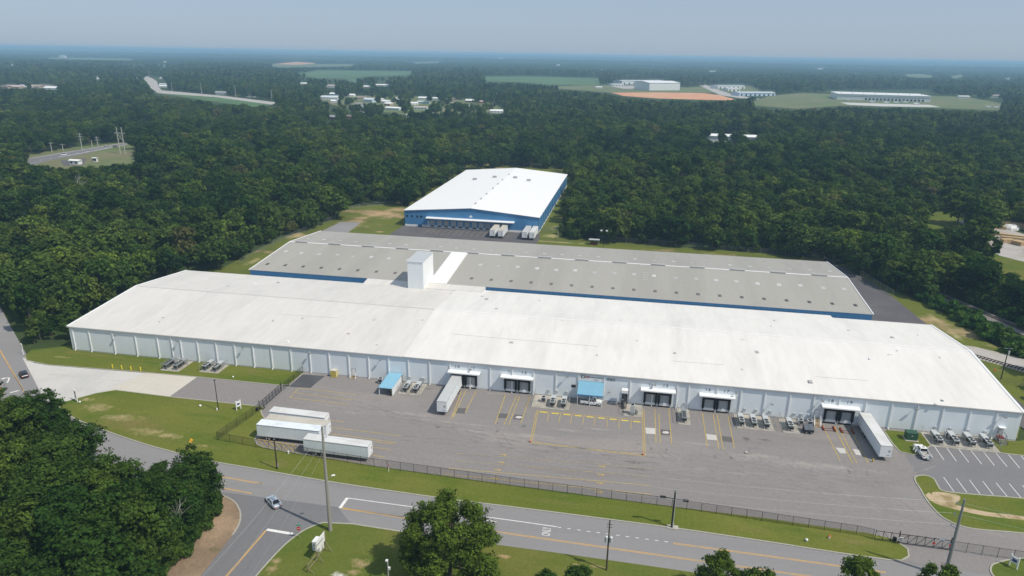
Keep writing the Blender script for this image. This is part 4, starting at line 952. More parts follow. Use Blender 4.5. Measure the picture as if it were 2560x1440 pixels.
place(make_trailer('ribbed white box trailer parked closest to the sliding side gate', 14.6, ribs=14, nose='sign_white'), [(673.5,1027.7),(810.8,1043.4),(821,1033),(684.5,1016.7)])
xd = WX+wx(1146,2.7)
t = make_trailer('box trailer with a grey roof backed onto dock ten', 15.9, roof='trailer_roof_grey', wheels_at=1.9); t.location = (xd-.15, WY-.55-7.95, .004)
t = make_trailer('white box trailer backed up beside dock nineteen and the transformer lawn', 15.9, wheels_at=4.0)
ce, rz, L = by_roof([(2158,1041),(2207,1129),(2237,1131),(2184,1041)]); t.location = (ce[0]+.1, WY-.4-7.95, .004); t.rotation_euler = (0,0,math.radians(1.5))
for (px, py, lab, rf_) in [(1229,577,'tan-topped box trailer docked under the long canopy of the blue warehouse','trailer_roof_tan'),
                           (1250.5,577.5,'box trailer docked at the end of the blue warehouse canopy','trailer_roof_tan'),
                           (1307,586,'white box trailer against the blue wall, inner one of a pair','trailer_roof_grey'),
                           (1326,586.5,'white box trailer against the blue wall, at the building corner','trailer_roof')]:
    g = gp(px, py, 4.1); t = make_trailer(lab, 14.2, roof=rf_, body='trailer_bright'); t.location = (g[0]+.1, BY-.5-7.1, .12)

# ================================================================== cars
def make_car(name, label, paint, L, Wd, H, belt, cab, loc, rz, cat='car', cabtop=None, wheel_r=.34, group=None):
    """cab = (rear base, rear top, front top, front base) along the length; +Y is forward"""
    t = thing(name, label, cat, loc, rz, group); h = Wd/2
    st = [(-L/2,.78,.42,belt-.22),(-L/2+.12,.92,.3,belt-.06),(-L/2+.6,1.0,.24,belt),(-L*.2,1.0,.22,belt),(L*.15,1.0,.22,belt-.02),(L/2-1.1,.98,.24,belt-.1),(L/2-.35,.93,.26,belt-.2),(L/2-.06,.8,.34,belt-.34),(L/2,.7,.42,belt-.42)]
    mb = MB(); ring = 8
    for (y,k,z0,z1) in st:
        w = h*k; mb.v += [(-w*.86,y,z0),(-w,y,z0+.18),(-w,y,z1-.16),(-w*.88,y,z1),(w*.88,y,z1),(w,y,z1-.16),(w,y,z0+.18),(w*.86,y,z0)]
    for i in range(len(st)-1):
        for j in range(ring): a = i*ring+j; b = i*ring+(j+1)%ring; mb.f.append((b,a,a+ring,b+ring))
    mb.f.append(tuple(range(ring))); mb.f.append(tuple(range((len(st)-1)*ring, len(st)*ring))[::-1])
    body = mb.build('body', paint, t, smooth=False)
    yb0,yt0,yt1,yb1 = cab; wb, wt = h*.86, h*.68; z0, z1 = belt-.04, H
    g = MB(); g.add([(-wb,yb0,z0),(wb,yb0,z0),(wb,yb1,z0),(-wb,yb1,z0),(-wt,yt0,z1-.05),(wt,yt0,z1-.05),(wt,yt1,z1-.05),(-wt,yt1,z1-.05)], [(0,1,5,4),(1,2,6,5),(2,3,7,6),(3,0,4,7)])
    cabn = g.build('windows', M['glass_dark'], t)
    r = MB(); r.add([(-wt,yt0,z1-.055),(wt,yt0,z1-.055),(wt,yt1,z1-.055),(-wt,yt1,z1-.055),(-wt*.9,yt0+.12,z1),(wt*.9,yt0+.12,z1),(wt*.9,yt1-.12,z1),(-wt*.9,yt1-.12,z1)], [(4,5,6,7),(0,1,5,4),(1,2,6,5),(2,3,7,6),(3,0,4,7)])
    r.build('roof', paint, t)
    pl_ = MB()
    for s in (-1,1):
        pl_.bar((s*wb,yb0,z0),(s*wt,yt0,z1-.04),.13); pl_.bar((s*wb,yb1,z0),(s*wt,yt1,z1-.04),.1); ym = (yb0+yb1)/2
        pl_.bar((s*(wb+.005),ym,z0),(s*(wt+.005),(yt0+yt1)/2,z1-.04),.1); pl_.bar((s*wt,yt0,z1-.04),(s*wt,yt1,z1-.04),.1)
    pl_.build('pillars', paint, t)
    for y in (-L/2+.85, L/2-.9):
        for s in (-1,1): wheel(t, s*(h-.1), y, wheel_r, .22)
    for s in (-1,1):
        MB().box(s*h*.62-.2,-L/2-.01,belt-.42,s*h*.62+.2,-L/2+.1,belt-.24).build('tail_light', M['red'], t)
        MB().box(s*h*.55-.18,L/2-.16,belt-.5,s*h*.55+.18,L/2+.01,belt-.38).build('headlight', M['metal_lt'], t)
        MB().box(s*(h+.1)-.08,yb1-.35,belt-.03,s*(h+.1)+.08,yb1-.2,belt+.12).build('mirror', paint, t)
    MB().box(-h*.7,-L/2-.03,.35,h*.7,-L/2+.12,.5).build('bumper', paint, t)
    return t
def heading(p, q):
    a, b = gp(*p), gp(*q); return math.atan2(b[1]-a[1], b[0]-a[0])-math.pi/2
g = gp(684,1259)
make_car('coupe', 'silver coupe turning across the road junction', M['car_silver'], 4.75, 1.88, 1.38, .92, (-1.75,-.95,.35,1.15), (*g,.008), heading((692,1274),(668,1247)))
g = gp(60,940)
make_car('hatchback', 'black hatchback driving up the road past the concrete drive', M['car_black'], 4.5, 1.86, 1.62, 1.0, (-2.0,-1.7,.3,1.1), (*g,.004), heading((66,950),(52,926)))
def pickup(label, loc, rz, doors=False, load=False):
    L, h = 5.7, .98
    t = thing('pickup_truck', label, 'pickup', loc, rz)
    p = M['car_white']
    mb = MB(); mb.box(-h,1.1,.45,h,2.55,1.12); mb.box(-h*.95,2.55,.5,h*.95,2.82,1.0); mb.box(-h,-.75,.45,h,1.1,1.15)
    mb.add([(-h*.95,1.2,1.12),(h*.95,1.2,1.12),(h*.9,2.5,1.12),(-h*.9,2.5,1.12),(-h*.9,1.3,1.2),(h*.9,1.3,1.2),(h*.82,2.4,1.16),(-h*.82,2.4,1.16)],[(4,5,6,7),(0,1,5,4),(1,2,6,5),(2,3,7,6),(3,0,4,7)])
    mb.build('body', p, t)
    g = MB(); g.add([(-h*.93,-.72,1.14),(h*.93,-.72,1.14),(h*.93,1.25,1.14),(-h*.93,1.25,1.14),(-h*.76,-.55,1.80),(h*.76,-.55,1.80),(h*.76,.55,1.80),(-h*.76,.55,1.80)],[(0,1,5,4),(1,2,6,5),(2,3,7,6),(3,0,4,7)]); g.build('windows', M['glass_dark'], t)
    MB().add([(-h*.77,-.6,1.80),(h*.77,-.6,1.80),(h*.77,.6,1.80),(-h*.77,.6,1.80),(-h*.68,-.5,1.87),(h*.68,-.5,1.87),(h*.68,.45,1.87),(-h*.68,.45,1.87)],[(4,5,6,7),(0,1,5,4),(1,2,6,5),(2,3,7,6),(3,0,4,7)]).build('cab_roof', p, t)
    for s in (-1,1):
        q = MB(); q.bar((s*h*.93,-.72,1.13),(s*h*.76,-.56,1.82),.14); q.bar((s*h*.93,1.22,1.13),(s*h*.76,.55,1.82),.1); q.bar((s*h*.93,.25,1.13),(s*h*.77,.1,1.82),.1); q.build('pillars', p, t)
        MB().box(min(s*h,s*(h-.1)),-2.75,.5,max(s*h,s*(h-.1)),-.78,1.28).build('bed_side', p, t)
        MB().box(s*.7-.12,-2.82,.85,s*.7+.12,-2.76,1.1).build('tail_light', M['red'], t)
        for y in (-1.75,1.75): wheel(t, s*.86, y, .4, .26)
        if doors and s < 0:
            for (y, a) in ((1.05,60),(0.1,55)):
                d = MB().box(-.05,-.95,.5,.02,0,1.12).build('open_door', p, t, (-h,y,0)); d.rotation_euler = (0,0,-math.radians(a))
                f = MB(); f.bar((0,-.9,1.12),(0,-.75,1.65),.05); f.bar((0,-.75,1.65),(0,-.2,1.65),.05); f.bar((0,-.2,1.65),(0,0,1.12),.05); f.build('window_frame', p, d)
    MB().box(-h+.1,-2.75,.55,h-.1,-.78,.66).build('bed_floor', M['black_paint'], t)
    MB().box(-h+.05,-2.8,.6,h-.05,-2.72,1.26).build('tailgate', p, t)
    MB().box(-.95,-2.98,.5,.95,-2.82,.68).build('rear_bumper', M['metal_lt'], t)
    MB().box(-.3,-.15,1.875,.3,.12,1.9).build('sunroof', M['glass_dark'], t)
    if load:
        l = MB(); l.box(-.6,-2.3,.67,.3,-1.2,1.1); l.box(-.1,-2.6,.67,.7,-2.0,1.25); l.cyl((.2,-1.2,.67),(.2,-1.2,1.2),.25,.2,10); l.build('load', M['pad'], t)
        l = MB(); l.cyl((.5,-3.0,.5),(.75,-3.25,1.3),.22,.18,10); l.box(-.2,-3.3,.5,.3,-3.0,.9); l.box(.5,-2.95,1.0,.9,-2.6,1.4); l.build('tool_rack', M['metal_lt'], t)
    return t
g = gp(2304,1135); pickup('white pickup truck with both side doors open and a loaded bed', (*g,.012), heading((2318,1150),(2296,1122)), True, True)
g = gp(1478,1008); pickup('white pickup truck parked lengthwise beneath the blue entrance canopy', (g[0], WY-2.3, .006), -math.pi/2)
for (px, py, mt, lab, cat) in [(160,389,'car_white','white van on the highway through the woods','van'),(266,367,'car_silver','silver car on the highway through the woods','car'),(288,368,'car_grey','dark car on the highway through the woods','car')]:
    g = gp(px, py); make_car('highway_van' if cat == 'van' else 'highway_car', lab, M[mt], 6.0 if cat == 'van' else 4.7, 2.0, 2.3 if cat == 'van' else 1.5, 1.1, (-2,-1.8,.6,1.3), (*g,.2), heading((150,387),(310,359)), cat)
for (px, py, mt, n) in [(386,226,'car_white','white car stopped at the far highway junction'),(400,228,'car_silver','silver car leaving the far highway junction'),(955,262,'car_grey','grey car parked on the housing estate drive')]:
    g = gp(px, py); make_car('distant_car', n, M[mt], 5.0, 2.1, 1.6, 1.1, (-2,-1.8,.6,1.3), (*g,.25), .5)

# ================================================================== cooling condensers and their pads
def make_condenser(fans, L, label, group='cooling condensers along the white warehouse'):
    """near end at origin, body runs to +Y"""
    t = thing('condenser', label, 'condenser', group=group); h = .62
    c = MB(); c.box(-h,.0,.55,h,L,1.55); c.build('casing', M['casing'], t)
    MB().box(-h-.03,-.05,1.55,h+.03,L+.03,1.62).build('top', M['metal_lt'] if fans < 3 else M['casing'], t)
    MB().box(-h+.1,-.03,.65,h-.1,-.002,1.25).build('end_grille', M['black'], t)
    for x in (-h+.06,h-.06):
        for y in (.08,L/2,L-.08): MB().box(x-.06,y-.06,-.02,x+.06,y+.06,.56).build('leg', M['metal_lt'], t)
    n = fans; s = 1.22 if fans < 3 else 1.1
    for k in range(n):
        y = .62+k*s; f = MB().cyl((0,y,1.6),(0,y,1.70),.55,.55,16).build('fan_ring', M['casing'], t)
        MB().cyl((0,y,1.69),(0,y,1.725),.49,.49,14).build('fan_grille', M['black'], f)
        b = MB()
        for a in range(3):
            th = a*2.1+k; b.box(0,0,0,0,0,0) if False else b.bar((0,y,1.745),(.34*math.cos(th),y+.34*math.sin(th),1.745),.1,.02)
        b.build('fan_blade', M['metal'], f)
    for k in range(n):
        for x in (-h-.01,h+.01): MB().box(x-.012,.15+k*s,.62,x+.012,1.2+k*s,1.45).build('side_grille', M['black'], t)
    return t
def cond(px, py, fans, L, label, z=.12):
    g = gp(px, py, z); t = make_condenser(fans, L, label); t.location = (g[0], g[1], z); return g
def pad(x0, y0, x1, y1, z=.11, name='equipment_pad'):
    return struct(name, MB().box(x0,y0,-.1,x1,y1,z).mesh(name), M['pad'])
def chain(pts, h, label, post='galv', wire='galv', spacing=3.0, name='chain_link_fence', dens=.28, ww=.028, z=.08, rail=True, group=None, pr=.045):
    """fence: each post, rail and length of wire mesh a part"""
    f = thing(name, label, 'fence', (*pts[0], z), group=group); ox, oy = pts[0]
    first = True
    for a, b in zip(pts[:-1], pts[1:]):
        a, b = np.array(a), np.array(b); L = np.linalg.norm(b-a); n = max(1, round(L/spacing)); d = (b-a)/L
        for i in range(n+1):
            if i == 0 and not first: continue
            p = a+(b-a)*i/n-np.array([ox,oy]); MB().cyl((*p,-.1),(*p,h+.06),pr,pr,6).build('post', M[post], f)
        first = False
        for i in range(n):
            p = a+(b-a)*i/n-np.array([ox,oy]); q = a+(b-a)*(i+1)/n-np.array([ox,oy]); w = np.linalg.norm(q-p)
            if rail: MB().bar((*p,h),(*q,h),.05).build('top_rail', M[post], f)
            m_ = MB(); k = -h
            def P3(s, zz): return (p[0]+d[0]*s, p[1]+d[1]*s, zz)
            while k < w:
                for sg in (1,-1):
                    s0, s1 = max(k,0), min(k+h-.05,w)
                    if s1-s0 < .1: continue
                    za, zb = (s0-k+.02, s1-k+.02) if sg > 0 else (h-(s0-k)-.02, h-(s1-k)-.02)
                    m_.add([P3(s0,za),P3(s1,zb),P3(s1,zb+ww*1.4),P3(s0,za+ww*1.4)], [(0,1,2,3)])
                k += dens
            m_.build('wire_mesh', M[wire], f)
    return f
def pad_fence(x0, y0, x1, y1, label):
    return chain([(x0,y1),(x0,y0),(x1,y0),(x1,y1)], 1.9, label, spacing=2.6, dens=.4, ww=.012, pr=.03)
def bank(units, fans, L, labels, mx0=1.2, mx1=1.5, front=.7, extra=0, flabel=None):
    gs = [cond(px, py, fans, L, lab) for (px, py), lab in zip(units, labels)]
    x0, x1 = min(g[0] for g in gs)-mx0-extra, max(g[0] for g in gs)+mx1; y0 = min(g[1] for g in gs)-front
    pad(x0, y0, x1, WY-.02)
    if flabel: pad_fence(x0+.15, y0+.15, x1-.15, WY-.4, flabel)
bank([(413.3,923.3),(439,925)], 3, 5.0, ['three-fan condenser on the grass pad furthest along the lawn, outer one','three-fan condenser on the grass pad furthest along the lawn, inner one'], flabel='wire fence round the pair of three-fan condensers on the lawn')
bank([(511,927),(536,930)], 2, 4.4, ['two-fan condenser on the lawn pad next to the three-fan pair, outer one','two-fan condenser on the lawn pad nearer the sliding gate'], flabel='wire fence round the two-fan condensers on the lawn')
bank([(1012.5,981.7),(1038,984)], 2, 4.4, ['two-fan condenser right beside the blue shed','two-fan condenser between the blue shed unit and dock ten'], mx0=1.9, flabel='wire fence round the condensers beside the blue shed')
bank([(1380,1019),(1407.7,1021.5)], 2, 4.2, ['condenser on the pad beside dock thirteen, second from the doors','condenser on the office-side end of the pad beside dock thirteen'], extra=4.3, flabel='wire fence round the pad between dock thirteen and the office')
bank([(1710,1057.5)], 3, 5.0, ['lone three-fan condenser fenced in between docks fifteen and sixteen'], mx0=1.5, mx1=1.7, flabel='wire fence round the lone three-fan condenser')
bank([(1853.8,1067),(1885,1069.6),(1916.7,1073)], 2, 4.3, ['condenser closest to dock seventeen in a bank of three','middle condenser in the bank of three past dock seventeen','last condenser in the bank of three, next to the bare strip'], mx1=1.8, flabel='wire fence round the bank of three condensers past dock seventeen')
bank([(1977,1079)], 2, 4.3, ['single large condenser between the bare strip and the dumpster'], mx0=1.9, mx1=2.2, flabel='wire fence round the single condenser near the dumpster')
bank([(2348.7,1113.7),(2390,1116),(2431,1119),(2473.7,1123)], 2, 4.8, ['condenser beside the lawn and transformer, first of a row of four','second condenser from the transformer in the row of four','third condenser from the transformer in the row of four','condenser beside the iron stair, last of a row of four'], mx0=2.2, mx1=2.0, flabel='wire fence round the row of four condensers by the car park')
def small_unit(px, py, label, h=1.1, w=.6, leg=.35):
    g = gp(px, py, .1); t = thing('air_conditioner', label, 'air conditioner', (*g,.1), group='small air conditioners along the white warehouse')
    MB().box(-w,-w,leg,w,w,leg+h).build('casing', M['metal_lt'], t)
    MB().cyl((0,0,leg+h),(0,0,leg+h+.06),w*.75,w*.75,14).build('fan_grille', M['black'], t)
    MB().box(-w*.8,-w-.02,leg+.15,w*.8,-w-.001,leg+h-.15).build('coil_grille', M['bin_grey'], t)
    for x in (-w+.08,w-.08):
        for y in (-w+.08,w-.08): MB().box(x-.05,y-.05,-.02,x+.05,y+.05,leg+.01).build('leg', M['galv'], t)
small_unit(952,957,'small air conditioner tucked behind the blue shed'); small_unit(1359,1004,'small air conditioner on the pad end nearest dock thirteen')
small_unit(2000,1061,'small air conditioner between the big condenser and its twin by the stair'); small_unit(2023,1063,'small air conditioner beside the wooden dock stair')
small_unit(2347+20,1092,'small air conditioner behind the row of four condensers')
g = gp(1580,1037,.1); t = thing('cage_plant', 'caged pump unit with a round fan beside dock fourteen', 'machine', (*g,.1))
pad(g[0]-2.2, g[1]-.8, g[0]+2.6, WY-.02)
mb = MB(); mb.box(-.55,0,.4,.55,1.2,2.6); mb.build('casing', M['metal_lt'], t); MB().cyl((0,.6,2.6),(0,.6,2.68),.42,.42,14).build('fan_grille', M['black'], t)
mb = MB(); mb.cyl((1.1,.6,.0),(1.1,.6,1.3),.4,.4,10); mb.cyl((1.1,.6,1.3),(1.1,.6,1.6),.4,.15,10); mb.box(-.6,-.5,0,.6,-.1,.7); mb.build('tank', M['galv'], t)
pad_fence(g[0]-2.0, g[1]-.6, g[0]+2.4, WY-.4, 'wire fence round the caged pump unit')
g = gp(1559,1027,.1); t = thing('covered_stair', 'black steel stair with a white hooded top beside the house number', 'stair', (g[0], WY-2.4, 0))
for sx in (-.65,.65):
    for y in (0,2.2): MB().box(sx-.04,y-.04,0,sx+.04,y+.04,4.2).build('post', M['black_paint'], t)
MB().box(-.8,-.2,4.2,.8,1.4,5.0).build('hood', M['trim_white'], t); MB().box(-.7,.9,1.2,.7,2.3,1.28).build('landing', M['black_paint'], t)
for i in range(5): MB().box(-.65,-.9+.34*i,.2*i+.12,.65,-.6+.34*i,.2*i+.17).build('step', M['black_paint'], t)
MB().box(-.6,2.25,1.3,.6,2.36,3.4).build('door', M['bin_grey'], t)
g = gp(1540,1012); t = thing('parts_pile', 'pile of dark pipes and drums against the wall under the house number', 'scrap', (g[0], WY-1.2, 0))
mb = MB(); mb.cyl((-2.2,.4,.2),(.2,.5,.25),.14,.14,8); mb.cyl((-2.0,.1,.15),(.3,.0,.18),.12,.12,8); mb.build('pipe', M['metal'], t)
mb = MB(); mb.cyl((1.0,.2,0),(1.0,.2,.9),.3,.3,12); mb.cyl((1.7,.4,0),(1.7,.4,1.5),.22,.22,10); mb.build('drum', M['galv'], t)

# ================================================================== blue shed
q = [np.array(gp(*p, 2.5)) for p in ((946,967),(981,970),(1005,935),(974,933))]
sx0, sx1 = (q[0][0]+q[3][0])/2, (q[1][0]+q[2][0])/2; sy0 = (q[0][1]+q[1][1])/2; sy1 = min((q[2][1]+q[3][1])/2, WY-.1)
t = thing('blue_shed', 'open shed with a flat blue metal roof against the white wall', 'shed', (sx0, sy0, 0)); w_, d_ = sx1-sx0, sy1-sy0
MB().add([(-.1,-.1,2.35),(w_+.1,-.1,2.35),(w_+.1,d_,2.75),(-.1,d_,2.75),(-.1,-.1,2.25),(w_+.1,-.1,2.25),(w_+.1,d_,2.65),(-.1,d_,2.65)],[(0,1,2,3),(7,6,5,4),(0,4,5,1),(1,5,6,2),(2,6,7,3),(3,7,4,0)]).build('roof', M['sky_blue'], t)
for x in (.1,w_-.1):
    for y in (.1,d_-.2): MB().box(x-.07,y-.07,0,x+.07,y+.07,2.3).build('post', M['timber'] if x > 1 else M['trim_white'], t)
for i in range(int(d_/1.1)): MB().box(w_-.06,.25+i*1.1,0.02,w_,1.25+i*1.1,2.2).build('side_board', M['trim_white'] if i % 2 else M['wall_white'], t)
MB().box(w_-1.5,.2,0,w_-.4,1.2,.8).build('crate', M['bin_grey'], t)
# yellow cage, dumpster, transformer, bin under tarp
g = gp(836,941); t = thing('yellow_cage', 'yellow metal gas-bottle cage with a pale lid by the wall', 'cage', (g[0], g[1], 0))
MB().box(-.75,-.5,.1,.75,.6,1.9).build('inside', M['pad'], t)
MB().box(-.85,-.6,1.9,.85,.7,2.05).build('lid', M['concrete_warm'], t)
for z in (.15,.7,1.25,1.8): MB().box(-.82,-.57,z,.82,.67,z+.1).build('rail', M['yellow_bright'], t)
for i in range(6): MB().box(-.82+i*.31,-.59,.05,-.74+i*.31,-.55,1.9).build('bar', M['yellow_bright'], t)
g = gp(2021,1084); t = thing('dumpster', 'dark grey steel dumpster with a sloped front by the dock stair', 'dumpster', (g[0], g[1], 0))
mb = MB(); mb.add([(-1.1,-.1,.2),(1.1,-.1,.2),(1.1,1.7,.2),(-1.1,1.7,.2),(-1.15,-.5,1.25),(1.15,-.5,1.25),(1.15,1.75,1.75),(-1.15,1.75,1.75)],[(3,2,1,0),(0,1,5,4),(1,2,6,5),(2,3,7,6),(3,0,4,7)]); mb.build('body', M['bin_grey'], t)
for s in (-1,1): MB().add([(min(s*.03,s*1.12),-.52,1.28),(max(s*.03,s*1.12),-.52,1.28),(max(s*.03,s*1.12),1.75,1.80),(min(s*.03,s*1.12),1.75,1.80)],[(0,1,2,3)]).build('lid', M['car_grey'], t)
for s in (-1,1): MB().box(s*1.15-.1,.3,.7,s*1.15+.1,1.3,.9).build('lift_pocket', M['black'], t); MB().box(s*.6-.12,-.54,.35,s*.6+.12,-.3,.55).build('skid', M['rim'], t)
g = gp(2279,1103); t = thing('transformer_cabinet', 'green transformer cabinet on the lawn by the white wall', 'transformer', (g[0], g[1], .1))
MB().box(-1.5,-.4,-.05,1.5,2.2,.12).build('slab', M['pad'], t); MB().box(-1.25,0,.12,1.25,1.9,1.95).build('body', M['green_box'], t)
MB().box(-1.28,-.04,1.95,1.28,1.94,2.03).build('lid', M['green_box'], t)
for s in (-1,1): MB().box(s*.62-.56,-.03,.25,s*.62+.56,-.002,1.8).build('door', M['green_box'], t)
MB().box(-.2,-.06,1.2,.02,-.035,1.4).build('warning_plate', M['sign_white'], t)
# dock guard frames
for (px, py, lab) in [(2069,1076,'dark red steel guard frame on the ground before dock eighteen'),(2115,1082,'dark red steel guard frame on the ground before dock nineteen')]:
    g = gp(px, py); t = thing('dock_guard', lab, 'guard rail', (g[0]+.4, g[1]+.6, 0), group='dock guard frames')
    for s in (-1,1):
        MB().box(s*1.35-.15,-1.0,.02,s*1.35+.15,1.4,.32).build('side_curb', M['dark_red'], t)
        for i in range(5): MB().box(s*1.35-.17,-.9+i*.5,.3,s*1.35+.17,-.65+i*.5,.36).build('stripe', M['red'] if i == 2 else M['dark_red'], t)
    for y in (-.8,.3): MB().box(-1.2,y-.05,.03,1.2,y+.05,.12).build('cross_bar', M['dark_red'], t)

# ================================================================== yard fence and gates
fence_pts = [(-90.9,145.6),(-91.6,141),(-93.3,130.9),(-82.7,129.75),(-69.2,128.7),(-52.9,127.6),(-25,126.6),(12.1,125.75),(47.2,123.95),(50.1,123.4)]
chain(fence_pts, 2.15, 'black chain-link fence running along the grass strip beside the road', 'black_paint', 'mesh_black', 3.05, 'yard_fence', .22, .022, .1)
chain([(-90.5,158.2),(-90.3,169.3)], 2.15, 'short black chain-link fence from the side gate to the white wall', 'black_paint', 'mesh_black', 2.8, 'yard_fence', .22, .022, .1)
chain([(63.7,122.75),(74.2,122.2)], 2.15, 'black three-rail mesh fence beyond the main gate beside the driveway', 'black_paint', 'mesh_black', 3.0, 'yard_fence', .3, .02, .02)
chain([(74.2,122.2),(100,121.2)], 2.15, 'black mesh fence continuing behind the roadside gate sign', 'black_paint', 'mesh_black', 3.0, 'yard_fence', .3, .02, .02)
for z in (.75,1.45): pass
def sliding_gate(p, q, label, n, sgn, h=2.2, plates=()):
    a, b = np.array(p), np.array(q); L = np.linalg.norm(b-a); t = thing('sliding_gate', label, 'gate', (*p, .02), math.atan2(b[1]-a[1], b[0]-a[0]))
    for z in (.2,h): MB().bar((0,0,z),(L,0,z),.09).build('rail', M['black_paint'], t)
    for i in range(n+1): MB().bar((L*i/n,0,.2),(L*i/n,0,h+.15),.07).build('upright', M['black_paint'], t)
    for i in range(n):
        x0, x1 = L*i/n, L*(i+1)/n; MB().bar((x0,0,.2 if sgn > 0 else h),(x1,0,h if sgn > 0 else .2),.06).build('brace', M['black_paint'], t)
    for x in (0,L): MB().cyl((x,.25,-.1),(x,.25,h+.5),.09,.09,8).build('gate_post', M['black_paint'], t)
    m_ = MB(); k = -h
    while k < L:
        for s in (1,-1):
            s0, s1 = max(k,0), min(k+h-.3,L)
            if s1-s0 > .1:
                za, zb = (s0-k+.25, s1-k+.25) if s > 0 else (h-(s0-k), h-(s1-k)); m_.add([(s0,.04,za),(s1,.04,zb),(s1,.04,zb+.03),(s0,.04,za+.03)], [(0,1,2,3)])
        k += .3
    m_.build('wire_mesh', M['mesh_black'], t)
    for x in plates: MB().cyl((x,-.06,1.15),(x,-.03,1.15),.28,.28,8).build('warning_plate', M['red'], t)
    MB().box(-.9,.3,-.05,-.3,.8,.9).build('motor_box', M['black_paint'], t)
    return t
sliding_gate((-90.95,146.6), (-90.75,157.6), 'black sliding gate across the asphalt drive to the side road', 7, 1)
sliding_gate((54.6,122.95), (63.6,122.75), 'black sliding gate across the main yard driveway', 6, 1, plates=(6.0,8.9))
t = thing('gate_tail', 'black counterweight end of the gate standing on the grass', 'gate', (50.3,123.1,.1))
for z in (.2,2.1): MB().bar((0,0,z),(4.2,-.1,z),.08).build('rail', M['black_paint'], t)
for i in range(4): MB().bar((1.4*i,-.03*i,-.1),(1.4*i,-.03*i,2.3),.08).build('upright', M['black_paint'], t)
for i in range(3): MB().bar((1.4*i,-.03*i,2.1),(1.4*(i+1),-.03*i,.2),.06).build('brace', M['black_paint'], t)
g = (54.7,122.6); t = thing('gate_notice', 'white gate notice with two dark bars on the gate post', 'sign', (*g, .02))
MB().box(-.42,-.08,.95,.42,-.02,1.75).build('board', M['sign_white'], t); 
for z in (1.1,1.42): MB().box(-.33,-.1,z,.33,-.082,z+.18).build('dark_bar', M['ink_grey'], t)
# galvanised fences at the wood edges
chain(P((1215+280,602),(1600,610),(1750,621),(1900,634),(2060,645)), 2.4, 'grey chain-link fence at the wood edge behind the grey roof', 'galv', 'galv', 6, 'boundary_fence', .6, .03, .1)
chain(P((2150,690),(2200,722),(2232,742)), 2.4, 'grey chain-link fence beside the shaded east drive', 'galv', 'galv', 5, 'boundary_fence', .6, .03, .1)
chain(P((600,660),(700,606),(780,572),(838,548)), 2.2, 'grey chain-link fence at the wood edge by the drive stub', 'galv', 'galv', 6, 'boundary_fence', .6, .03, .1)
chain(P((862,528),(900,520),(960,514),(1008,510)), 2.2, 'grey chain-link fence round the bare soil by the blue warehouse', 'galv', 'galv', 6, 'boundary_fence', .6, .03, .1)
chain([(-47,352),(-41,352)]+P((1398,575),(1394,602)), 2.4, 'grey chain-link fence across the grass at the blue warehouse corner', 'galv', 'galv', 4, 'boundary_fence', .6, .04, .1)
g = gp(1485,612); t = thing('open_shelter', 'small flat-roofed metal shelter over machinery behind the grey roof', 'shelter', (*g,.1))
MB().box(-2.6,-1.2,2.5,2.6,1.4,2.65).build('roof', M['metal_lt'], t)
for x in (-2.4,2.4):
    for y in (-1,1.2): MB().box(x-.07,y-.07,-.1,x+.07,y+.07,2.5).build('post', M['galv'], t)
MB().box(-1.8,-.6,0,1.6,.8,1.0).build('machine', M['dark_red'], t)
for (px, py, qx, lab) in [(918+0,0,0,None)]: pass

# ================================================================== poles and wires
def pole(name, label, base, top_py, mt, r0, r1, z0=0.0, top_px=None, cat='utility pole', group=None):
    g = gp(*base, z0); h = height_at(g[0], g[1], top_py)-z0
    t = thing(name, label, cat, (*g, z0), group=group)
    MB().cyl((0,0,-.2),(0,0,h),r0,r1,10).build('shaft', M[mt], t)
    return t, h, g
t, h, g = pole('concrete_pole', 'tall tan concrete utility pole at the junction corner lawn', (826,1326), 1066, 'conc_pole', .38, .2, .1)
hp1, g1 = h, g
for i, z in enumerate((h-.8,h-2.6,h-4.4)):
    m_ = MB(); m_.bar((0,0,z),(.5,.35,z+.35),.09); m_.cyl((.5,.35,z+.2),(.5,.35,z+.6),.09,.06,8); m_.build('insulator_arm', M['metal_lt'], t)
m_ = MB(); m_.bar((0,0,h*.50),(1.0,.5,h*.535),.07); m_.build('lamp_arm', M['galv'], t)
m_ = MB(); m_.add([(.8,.35,h*.53),(1.5,.65,h*.53),(1.4,.95,h*.53),(.75,.6,h*.53),(.9,.45,h*.53+.16),(1.35,.7,h*.53+.16),(1.25,.85,h*.53+.16),(.85,.6,h*.53+.16)],[(3,2,1,0),(4,5,6,7),(0,1,5,4),(1,2,6,5),(2,3,7,6),(3,0,4,7)]); m_.build('lamp_head', M['sign_white'], t)
t, h, g = pole('wooden_pole', 'short dark wooden pole on the grass behind the parked trailers', (693,1172), 1099, 'wood_dark', .16, .12, .1)
m_ = MB(); m_.box(.12,-.15,.5,.35,.15,1.3); m_.build('meter_box', M['galv'], t)
t, h, g = pole('wooden_pole', 'dark wooden floodlight pole with a conduit beside the road kerb', (1679,1318), 1228, 'wood_dark', .2, .14, .1)
m_ = MB(); m_.cyl((.2,-.12,-.1),(.2,-.12,h-1),.06,.06,6); m_.cyl((.22,-.14,-.1),(.22,-.14,1.1),.11,.11,8); m_.build('conduit', M['metal_lt'], t)
m_ = MB(); m_.bar((-2.1,.2,h-1.7),(2.0,-.2,h-1.7),.08); m_.build('lamp_bar', M['black_paint'], t)
for s, yy in ((-2.2,.2),(2.1,-.2)): MB().box(s-.55,yy-.25,h-1.85,s+.55,yy+.25,h-1.6).build('floodlight', M['black'], t)
MB().cyl((0,0,h-.05),(0,0,h+.35),.2,.12,8).build('pole_cap', M['galv'], t)
MB().box(-.9,-.5,-.08,1.3,.7,.03).build('footing', M['pad'], t)
